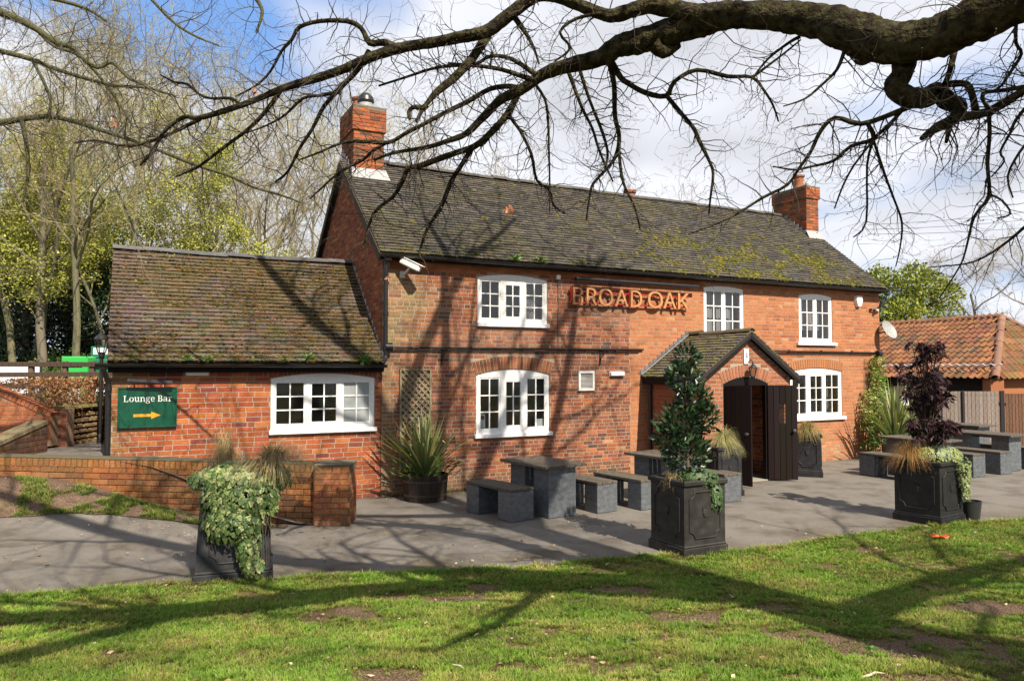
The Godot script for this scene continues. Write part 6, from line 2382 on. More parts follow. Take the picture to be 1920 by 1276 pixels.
func fittings() -> void:
	var blk := lin(0.018, 0.018, 0.02)
	var sans := SystemFont.new()
	sans.font_names = PackedStringArray(["Droid Sans"])
	sans.font_weight = 500
	var serif := SystemFont.new()
	serif.font_names = PackedStringArray(["Droid Serif"])
	# the pub's name in wooden letters on red rails
	var sg := thing("name_sign", "name sign of large tan wooden letters on red rails under the eave", "sign", PUB_AT, PUB_TURN)
	var tan := plain_mat("letter_tan", lin(0.47, 0.225, 0.085), 0.5)
	tan.albedo_texture = tex(31, 0.01, 3, 225, 255)
	tan.uv1_triplanar = true
	tan.uv1_scale = Vector3(1.5, 9, 1.5)
	var red := lin(0.33, 0.016, 0.014)
	var spots := [["B", 3.65, 3.87], ["R", 3.95, 4.19], ["O", 4.23, 4.55], ["A", 4.60, 4.91], ["D", 4.97, 5.24], ["O", 5.39, 5.75], ["A", 5.77, 6.09], ["K", 6.14, 6.42]]
	for q in spots:
		var o := letters(sg, q[0], sans, 0.46, 0.035, tan)
		o.name = "letter"
		var bb: AABB = o.mesh.get_aabb()
		var sx: float = (q[2] - q[1]) / bb.size.x
		var sy: float = 0.325 / bb.size.y
		o.scale = Vector3(sx, sy, 1.0)
		o.position = Vector3((q[1] + q[2]) * 0.5 - bb.get_center().x * sx, 3.48 - bb.get_center().y * sy, 0.105)
	var rl := MB.new()
	for y in [3.36, 3.57]:
		rl.cbox(Transform3D(Basis(), Vector3(5.02, y, 0.072)), Vector3(2.86, 0.028, 0.028), 0.003, red)
	for x in [3.62, 4.95]:
		rl.box(Vector3(x, 3.31, 0.05), Vector3(x + 0.03, 3.645, 0.086), red)
	for x in [3.9, 4.8, 5.7, 6.35]:
		rl.rod(Vector3(x, 3.36, 0.0), Vector3(x, 3.36, 0.06), 0.008, 6, red)
		rl.rod(Vector3(x, 3.57, 0.0), Vector3(x, 3.57, 0.06), 0.008, 6, red)
	part("rail", rl, M.sign_paint, sg)
	var tl := thing("trough_light", "long slim black trough light above the name sign", "sign light", PUB_AT, PUB_TURN)
	var tm := MB.new()
	tm.rod(Vector3(3.68, 3.80, 0.17), Vector3(6.62, 3.79, 0.17), 0.034, 10, lin(0.022, 0.025, 0.032))
	part("tube", tm, M.black_metal, tl)
	for x in [3.85, 4.6, 5.3, 6.3]:
		var m := MB.new()
		m.rod(Vector3(x, 3.84, 0.01), Vector3(x, 3.81, 0.17), 0.01, 6, blk)
		part("bracket", m, M.black_metal, tl)
	# green board on the wing
	var lb := thing("lounge_sign", "dark green board lettered Lounge Bar with an orange arrow pointing right", "sign", by_pub(-3.87, 1.265, 0.0), PUB_TURN)
	var gm := MB.new()
	var grn := lin(0.004, 0.062, 0.034)
	gm.cbox(Transform3D(Basis(), Vector3(0.385, 0.29, 0.005)), Vector3(0.77, 0.58, 0.03), 0.003, grn)
	for e in [[0.385, 0.57, 0.77, 0.02], [0.385, 0.01, 0.77, 0.02]]:
		gm.cbox(Transform3D(Basis(), Vector3(e[0], e[1], 0.025)), Vector3(e[2], e[3], 0.016), 0.003, grn)
	for e in [0.01, 0.76]:
		gm.cbox(Transform3D(Basis(), Vector3(e, 0.29, 0.025)), Vector3(0.02, 0.539, 0.016), 0.003, grn)
	part("board", gm, M.sign_paint, lb)
	var cream := plain_mat("letter_cream", lin(0.74, 0.74, 0.70), 0.5)
	var tx := letters(lb, "Lounge Bar", serif, 0.15, 0.004, cream)
	tx.name = "lettering"
	var tb: AABB = tx.mesh.get_aabb()
	var k := 0.63 / tb.size.x
	tx.scale = Vector3(k, k * 1.03, 1)
	tx.position = Vector3(0.385 - tb.get_center().x * k, 0.405 - tb.get_center().y * k, 0.0225)
	var ar := MB.new()
	var oc := lin(0.62, 0.27, 0.02)
	ar.box(Vector3(0.2, 0.157, 0.0205), Vector3(0.43, 0.197, 0.0245), oc)
	ar.tri(Vector3(0.43, 0.125, 0.0245), Vector3(0.555, 0.177, 0.0245), Vector3(0.43, 0.229, 0.0245), oc)
	part("arrow", ar, M.sign_paint, lb)
	var ll := thing("sign_light", "slim grey trough light above the green board", "sign light", by_pub(-3.46, 1.93, 0.0), PUB_TURN)
	var lm := MB.new()
	lm.cbox(Transform3D(Basis(Vector3(0, 0, 1), -0.06), Vector3(0, 0, 0.12)), Vector3(0.6, 0.05, 0.06), 0.01, lin(0.06, 0.062, 0.07))
	lm.rod(Vector3(-0.2, 0.03, -0.02), Vector3(-0.2, 0.01, 0.12), 0.01, 6, blk)
	lm.rod(Vector3(0.2, 0.03, -0.02), Vector3(0.2, -0.01, 0.12), 0.01, 6, blk)
	part("tube", lm, M.black_metal, ll)
	# bulkhead lamps
	bulkhead("grey bulkhead emergency light under the eave of the wing", by_pub(-2.83, 2.05, -0.03), 0.34, 0.085)
	bulkhead("white bulkhead light on the front wall beside the vent", by_pub(4.70, 2.01, 0.0), 0.34, 0.10)
	# wall vent
	var vt := thing("wall_vent", "white framed grey louvred vent in the front wall", "vent", by_pub(4.0, 1.88, 0.0), PUB_TURN)
	var vm := MB.new()
	var wh := lin(0.7, 0.69, 0.66)
	vm.cbox(Transform3D(Basis(), Vector3(0, 0.165, 0.015)), Vector3(0.36, 0.045, 0.05), 0.005, wh)
	vm.cbox(Transform3D(Basis(), Vector3(0, -0.165, 0.015)), Vector3(0.36, 0.045, 0.05), 0.005, wh)
	vm.cbox(Transform3D(Basis(), Vector3(-0.157, 0, 0.015)), Vector3(0.045, 0.284, 0.05), 0.005, wh)
	vm.cbox(Transform3D(Basis(), Vector3(0.157, 0, 0.015)), Vector3(0.045, 0.284, 0.05), 0.005, wh)
	part("frame", vm, M.white_paint, vt)
	for i in 12:
		var m := MB.new()
		m.cbox(Transform3D(Basis(Vector3.RIGHT, 0.6), Vector3(0, -0.13 + i * 0.0236, 0.01)), Vector3(0.27, 0.003, 0.026), 0.0, lin(0.42, 0.42, 0.41))
		part("slat", m, M.white_paint, vt)
	# iron hanging brackets
	for q in [[1.06, "scrolled black iron bracket beside the trellis", 2.43], [4.32, "scrolled black iron bracket above the wall vent", 2.45]]:
		var b := thing("iron_bracket", q[1], "bracket", by_pub(q[0], q[2], 0.0), PUB_TURN, "hanging basket brackets")
		var m := MB.new()
		m.box(Vector3(-0.01, -0.27, 0.008), Vector3(0.01, 0.02, 0.02), blk)
		m.box(Vector3(-0.008, -0.01, 0.02), Vector3(0.008, 0.008, 0.3), blk)
		var p1 := PackedVector3Array()
		var r1 := PackedFloat32Array()
		for i in 12:
			var t := i / 11.0
			p1.append(Vector3(0, -0.24 + 0.22 * t + 0.03 * sin(t * PI), 0.02 + 0.24 * t * t))
			r1.append(0.008)
		m.tube(p1, r1, 5, blk)
		var p2 := PackedVector3Array()
		var r2 := PackedFloat32Array()
		for i in 18:
			var t := i / 17.0 * 9.0
			p2.append(Vector3(0, -0.075 + cos(t) * 0.055 * (1.0 - i / 24.0), 0.085 + sin(t) * 0.055 * (1.0 - i / 24.0)))
			r2.append(0.006)
		m.tube(p2, r2, 5, blk)
		part("scroll", m, M.black_metal, b)
	# camera
	var cc := thing("security_camera", "white security camera on a bracket under the eave corner", "security camera", by_pub(0.34, 3.70, 0.0), PUB_TURN)
	var cm := MB.new()
	var axis := Basis(Vector3.UP, deg_to_rad(52.0)) * Basis(Vector3.RIGHT, deg_to_rad(26.0))
	cm.cbox(Transform3D(axis, Vector3(0.06, 0.14, 0.25)), Vector3(0.11, 0.11, 0.38), 0.02, lin(0.74, 0.74, 0.7))
	cm.cbox(Transform3D(axis, Vector3(0.06, 0.14, 0.25) + axis * Vector3(0, 0.064, 0.015)), Vector3(0.135, 0.014, 0.43), 0.004, lin(0.76, 0.76, 0.72))
	part("housing", cm, M.plastic, cc)
	var cn := MB.new()
	cn.tube(PackedVector3Array([Vector3(0, 0, 0), Vector3(0, 0.0, 0.14), Vector3(0.03, 0.06, 0.22), Vector3(0.05, 0.1, 0.25)]), PackedFloat32Array([0.022, 0.02, 0.02, 0.02]), 8, lin(0.6, 0.6, 0.57), true)
	cn.cbox(Transform3D(Basis(), Vector3(0, 0, 0.012)), Vector3(0.09, 0.11, 0.024), 0.006, lin(0.6, 0.6, 0.57))
	part("bracket", cn, M.plastic, cc)
	var jb := thing("junction_box", "small white junction box with a cable on the upper front wall", "junction box", by_pub(3.38, 3.82, 0.0), PUB_TURN)
	var jm := MB.new()
	jm.cbox(Transform3D(Basis(), Vector3(0, 0, 0.03)), Vector3(0.085, 0.085, 0.05), 0.006, lin(0.72, 0.72, 0.7))
	part("case", jm, M.plastic, jb)
	var jc := MB.new()
	jc.tube(PackedVector3Array([Vector3(0, -0.04, 0.02), Vector3(0.01, -0.5, 0.014), Vector3(0.0, -1.0, 0.014), Vector3(0.01, -1.36, 0.014)]), PackedFloat32Array([0.008, 0.008, 0.008, 0.008]), 5, lin(0.1, 0.07, 0.06))
	part("cable", jc, M.plastic, jb)
	# alarm bell box
	var al := thing("alarm_box", "white shield shaped alarm box high on the far front wall", "alarm box", by_pub(11.62, 3.72, 0.0), PUB_TURN)
	var am := MB.new()
	var prof := [[-0.10, 0.12], [0.10, 0.12], [0.115, 0.0], [0.06, -0.15], [-0.06, -0.15], [-0.115, 0.0]]
	for i in 6:
		var p: Array = prof[i]
		var q: Array = prof[(i + 1) % 6]
		am.quad(Vector3(p[0], p[1], 0), Vector3(p[0] * 0.88, p[1] * 0.88, 0.08), Vector3(q[0] * 0.88, q[1] * 0.88, 0.08), Vector3(q[0], q[1], 0), lin(0.78, 0.77, 0.74))
		am.tri(Vector3(0, -0.01, 0.088), Vector3(q[0] * 0.88, q[1] * 0.88, 0.08), Vector3(p[0] * 0.88, p[1] * 0.88, 0.08), lin(0.78, 0.77, 0.74))
	part("cover", am, M.plastic, al)
	var fl := thing("floodlight", "black square floodlight with sensor at the far corner of the wall", "floodlight", by_pub(12.2, 3.58, 0.0), PUB_TURN)
	var fm := MB.new()
	fm.cbox(Transform3D(Basis(Vector3.RIGHT, 0.35) * Basis(Vector3.UP, 0.3), Vector3(0.08, 0.08, 0.17)), Vector3(0.2, 0.17, 0.05), 0.008, lin(0.03, 0.032, 0.036))
	fm.rod(Vector3(-0.14, -0.06, 0.0), Vector3(-0.14, -0.06, 0.06), 0.03, 8, lin(0.03, 0.03, 0.032))
	fm.rod(Vector3(-0.14, -0.06, 0.05), Vector3(0.06, 0.0, 0.14), 0.016, 6, lin(0.03, 0.03, 0.032))
	part("lamp_head", fm, M.black_metal, fl)
	var fs := MB.new()
	fs.cbox(Transform3D(Basis(), Vector3(-0.02, -0.07, 0.11)), Vector3(0.07, 0.06, 0.06), 0.014, lin(0.6, 0.6, 0.58))
	part("sensor", fs, M.plastic, fl)
	var dh := thing("satellite_dish", "grey satellite dish on the far corner of the pub", "satellite dish", by_pub(12.26, 3.0, 0.05), PUB_TURN)
	var dm := MB.new()
	var dt := Transform3D(Basis(Vector3.UP, deg_to_rad(4.0)) * Basis(Vector3.RIGHT, deg_to_rad(64.0)), Vector3(0.2, 0.04, 0.16))
	dm.lathe([[0.0, -0.04], [0.09, -0.034], [0.17, -0.014], [0.235, 0.016], [0.24, 0.02]], 24, dt, lin(0.36, 0.37, 0.36))
	part("reflector", dm, M.lead, dh)
	var da := MB.new()
	da.tube(PackedVector3Array([Vector3(-0.04, 0, -0.1), Vector3(0.12, -0.02, 0.0), Vector3(0.2, 0.0, 0.13)]), PackedFloat32Array([0.02, 0.02, 0.02]), 6, lin(0.05, 0.05, 0.05))
	da.tube(PackedVector3Array([Vector3(0.22, -0.16, 0.2), Vector3(0.3, -0.18, 0.36), Vector3(0.32, -0.06, 0.46)]), PackedFloat32Array([0.012, 0.012, 0.014]), 6, lin(0.2, 0.2, 0.2))
	part("arm", da, M.black_metal, dh)
	# trellis: two layers of laths in a frame
	var tr := thing("trellis", "weathered green wooden lattice trellis on the wall behind the half barrel", "trellis", by_pub(0.30, 0.45, 0.012), PUB_TURN)
	var tc := lin(0.4, 0.36, 0.22)
	var tw := 0.56
	var th := 1.66
	for q in [[0.0, 0.0, 0.028, th], [tw - 0.028, 0.0, tw, th], [0.028, th - 0.028, tw - 0.028, th], [0.028, 0.0, tw - 0.028, 0.028]]:
		var m := MB.new()
		m.box(Vector3(q[0], q[1], 0.0), Vector3(q[2], q[3], 0.034), vary(tc, 0.1))
		part("frame", m, M.board, tr)
	for layer in 2:
		var c := -th
		while c < th + tw:
			# lath along y = x + c or y = -x + c
			var pts := []
			for x in [0.02, tw - 0.02]:
				var y: float = x + c if layer == 0 else -x + c + tw
				pts.append(Vector2(x, y))
			var a: Vector2 = pts[0]
			var b: Vector2 = pts[1]
			if a.y > b.y:
				var tmp := a
				a = b
				b = tmp
			if b.y > 0.05 and a.y < th - 0.05:
				if a.y < 0.02:
					a = a + (b - a) * ((0.02 - a.y) / (b.y - a.y))
				if b.y > th - 0.02:
					b = a + (b - a) * ((th - 0.02 - a.y) / (b.y - a.y))
				if a.distance_to(b) > 0.06:
					var m := MB.new()
					var dirv := (b - a).normalized()
					m.cbox(Transform3D(), Vector3(a.distance_to(b), 0.024, 0.007), 0.001, vary(tc.lerp(lin(0.5, 0.44, 0.32), 0.4 * layer), 0.16))
					var o := part("lath", m, M.board, tr)
					o.transform = Transform3D(Basis(Vector3(0, 0, 1), dirv.angle()), Vector3((a.x + b.x) * 0.5, (a.y + b.y) * 0.5, 0.012 + 0.008 * layer))
			c += 0.112
	# notices in the lower window
	for q in [[1.86, 1.06, 0.11, 0.25, "pale notice with a dark round emblem in the corner pane of the lower window", true], [3.02, 1.02, 0.13, 0.17, "plain pale paper in the opposite corner pane of the lower window", false]]:
		var nt := thing("window_notice", q[4], "notice", by_pub(q[0], q[1], -0.055), PUB_TURN, "window notices")
		var m := MB.new()
		m.box(Vector3(-q[2] * 0.5, 0, 0), Vector3(q[2] * 0.5, q[3], 0.002), lin(0.35, 0.5, 0.52) if q[5] else lin(0.55, 0.66, 0.68))
		if q[5]:
			m.lathe([[0.0, 0.0], [0.04, 0.0], [0.04, 0.002], [0.0, 0.002]], 14, Transform3D(Basis(Vector3.RIGHT, PI * 0.5), Vector3(0, q[3] * 0.74, 0.0025)), lin(0.03, 0.035, 0.05))
		part("paper", m, M.cloth, nt)
	# plaque and lantern on the porch gable
	var pq := thing("porch_plaque", "narrow white plaque with a dark drawn figure in the porch gable", "plaque", by_pub(6.50, 2.20, 1.61), PUB_TURN)
	var pm := MB.new()
	pm.cbox(Transform3D(Basis(), Vector3(0, 0.14, 0.008)), Vector3(0.12, 0.28, 0.016), 0.003, lin(0.7, 0.7, 0.69))
	part("board", pm, M.sign_paint, pq)
	var pf := MB.new()
	var ink := lin(0.12, 0.16, 0.2)
	pf.box(Vector3(-0.006, 0.09, 0.017), Vector3(0.006, 0.25, 0.019), ink)
	pf.box(Vector3(-0.03, 0.18, 0.017), Vector3(0.03, 0.192, 0.019), ink)
	pf.box(Vector3(-0.035, 0.06, 0.017), Vector3(0.035, 0.075, 0.019), ink)
	pf.box(Vector3(-0.028, 0.12, 0.017), Vector3(-0.012, 0.16, 0.019), ink)
	pf.box(Vector3(0.012, 0.12, 0.017), Vector3(0.028, 0.16, 0.019), ink)
	part("figure", pf, M.sign_paint, pq)
	var pl := thing("porch_lantern", "black coach lantern hanging over the porch doors", "lantern", by_pub(6.54, 1.94, 1.74), PUB_TURN)
	lantern(pl, Vector3.ZERO, 0.07, 0.25)
	var pb := MB.new()
	pb.tube(PackedVector3Array([Vector3(0, 0.30, 0), Vector3(0, 0.34, -0.05), Vector3(0, 0.28, -0.13)]), PackedFloat32Array([0.01, 0.01, 0.01]), 6, blk)
	part("bracket", pb, M.black_metal, pl)
	# television aerial by the far chimney
	var ae := thing("tv_aerial", "thin television aerial on a mast beside the far chimney", "aerial", by_pub(11.5, 6.0, -2.9), PUB_TURN)
	var am2 := MB.new()
	am2.rod(Vector3(0, 0, 0), Vector3(0, 2.25, 0), 0.012, 6, lin(0.4, 0.4, 0.4))
	part("mast", am2, M.lead, ae)
	var ay := MB.new()
	ay.rod(Vector3(-0.55, 2.26, 0.1), Vector3(0.75, 2.36, -0.1), 0.009, 5, lin(0.35, 0.35, 0.35))
	for i in 11:
		var c0 := Vector3(-0.5, 2.265, 0.09).lerp(Vector3(0.7, 2.355, -0.09), i / 10.0)
		ay.rod(c0 + Vector3(-0.02, -0.09, -0.09), c0 + Vector3(0.02, 0.09, 0.09), 0.005, 4, lin(0.35, 0.35, 0.35))
	part("elements", ay, M.lead, ae)
	# plants rooted in the gutters
	for q in [[-2.98, 2.24, 0.13, 0.1], [-2.72, 2.24, 0.14, 0.13], [-1.62, 2.25, 0.12, 0.08], [-1.25, 2.27, 0.12, 0.16], [-0.35, 2.26, 0.14, 0.17], [2.4, 4.08, 0.16, 0.14], [2.95, 4.08, 0.16, 0.13]]:
		var gp := thing("gutter_weed", ["fern seedling in the wing's gutter nearest the green board", "green star shaped weed in the wing's gutter", "small weed in the wing's gutter above the window", "upright grey green weed in the wing's gutter", "trailing fern at the end of the wing's gutter", "tuft growing at the main eave above the upper window", "second tuft at the main eave, beside the name sign"][[-2.98, -2.72, -1.62, -1.25, -0.35, 2.4, 2.95].find(q[0])], "weed", by_pub(q[0], q[1], q[2]), PUB_TURN, "weeds in the gutters")
		var m := MB.new()
		for i in 46:
			var a := rnd(0, TAU)
			var d := Vector3(cos(a), rnd(-0.2, 1.1), sin(a)).normalized()
			if q[0] == -0.35:
				d = Vector3(cos(a) * 0.5, rnd(-1.0, 0.6), absf(sin(a)) * 0.6).normalized()
			leaf(m, Vector3(rnd(-0.03, 0.03), rnd(-0.01, 0.02), rnd(-0.02, 0.05)), d, q[3] * rnd(0.5, 1.0), 0.2, vary(lin(0.13, 0.22, 0.06), 0.35))
		stuff("leaves", m, M.leaf, gp)


func bulkhead(label: String, at: Vector3, w: float, h: float) -> void:
	var o := thing("bulkhead_light", label, "light", at, PUB_TURN, "bulkhead lights")
	var b := MB.new()
	b.cbox(Transform3D(Basis(), Vector3(0, 0, 0.012)), Vector3(w, h, 0.024), 0.004, lin(0.42, 0.42, 0.41))
	part("base", b, M.plastic, o)
	var d := MB.new()
	d.cbox(Transform3D(Basis(), Vector3(0, 0, 0.05)), Vector3(w - 0.02, h - 0.015, 0.056), 0.014, lin(0.66, 0.68, 0.68))
	part("diffuser", d, M.plastic, o)


# ---------------------------------------------------------------- trees
# boughs of the oak: x, y, z, radius of each point along them, in metres
const OAK_LIMBS := [
	[3.43,4.46,-4.2,0.18,3.25,4.42,-4.34,0.1642,3.12,4.38,-4.47,0.1502,2.93,4.32,-4.61,0.1417,2.83,4.29,-4.75,0.1357,2.69,4.29,-4.89,0.1327,2.56,4.35,-5.03,0.1364,2.41,4.48,-5.16,0.1475,2.26,4.61,-5.3,0.1211,2.09,4.71,-5.44,0.1126,1.83,4.8,-5.57,0.0996,1.63,4.87,-5.71,0.0979,1.49,4.91,-5.85,0.1003],
	[1.84,4.88,-5.75,0.0657,1.64,4.91,-5.78,0.0744,1.48,4.92,-5.82,0.0748,1.19,5,-5.85,0.0669,1.03,5.01,-5.89,0.0589,0.83,4.96,-5.92,0.055,0.73,4.99,-5.95,0.0468,0.53,5.09,-5.99,0.047,0.31,5.18,-6.02,0.0473,0.15,5.16,-6.06,0.0476,-0.07,5.01,-6.09,0.0522,-0.2,4.93,-6.12,0.0525,-0.45,4.89,-6.16,0.0484,-0.67,4.86,-6.19,0.0442,-0.96,4.83,-6.23,0.0445,-1.21,4.76,-6.26,0.0402,-1.45,4.67,-6.29,0.036,-1.68,4.61,-6.33,0.0339,-1.96,4.54,-6.36,0.0295,-2.2,4.46,-6.4,0.0251,-2.45,4.38,-6.43,0.023,-2.74,4.31,-6.46,0.0208,-2.89,4.33,-6.5,0.0186,-3.07,4.22,-6.53,0.0163,-3.2,4.04,-6.57,0.0141,-3.32,3.93,-6.6,0.0094],
	[1.84,4.88,-5.75,0.0739,1.65,4.88,-5.82,0.0832,1.5,4.87,-5.89,0.0968,1.26,4.84,-5.97,0.1108,1.07,4.81,-6.04,0.1035,0.89,4.79,-6.11,0.0873,0.74,4.73,-6.18,0.0751,0.45,4.68,-6.25,0.0581,0.27,4.64,-6.32,0.0497,0.07,4.53,-6.4,0.0457,-0.09,4.48,-6.47,0.0416,-0.26,4.34,-6.54,0.0327,-0.41,4.22,-6.61,0.0283,-0.59,4.17,-6.68,0.0239,-0.78,4.14,-6.76,0.0193,-1.08,4.11,-6.83,0.0146,-1.29,4.06,-6.9,0.0099],
	[2.7,4.28,-5.05,0.0866,2.67,4.13,-5.04,0.0685,2.62,4.05,-5.04,0.0648,2.7,3.98,-5.04,0.0647,2.82,3.96,-5.03,0.0683,2.9,4,-5.03,0.0646,2.98,3.93,-5.02,0.0538,3.04,3.9,-5.01,0.0501,3,3.81,-5.01,0.0394,2.88,3.75,-5,0.0322,2.77,3.67,-5,0.0143],
	[2.51,4.45,-5.2,0.1263,2.48,4.36,-5.18,0.0961,2.43,4.3,-5.15,0.0589],
]
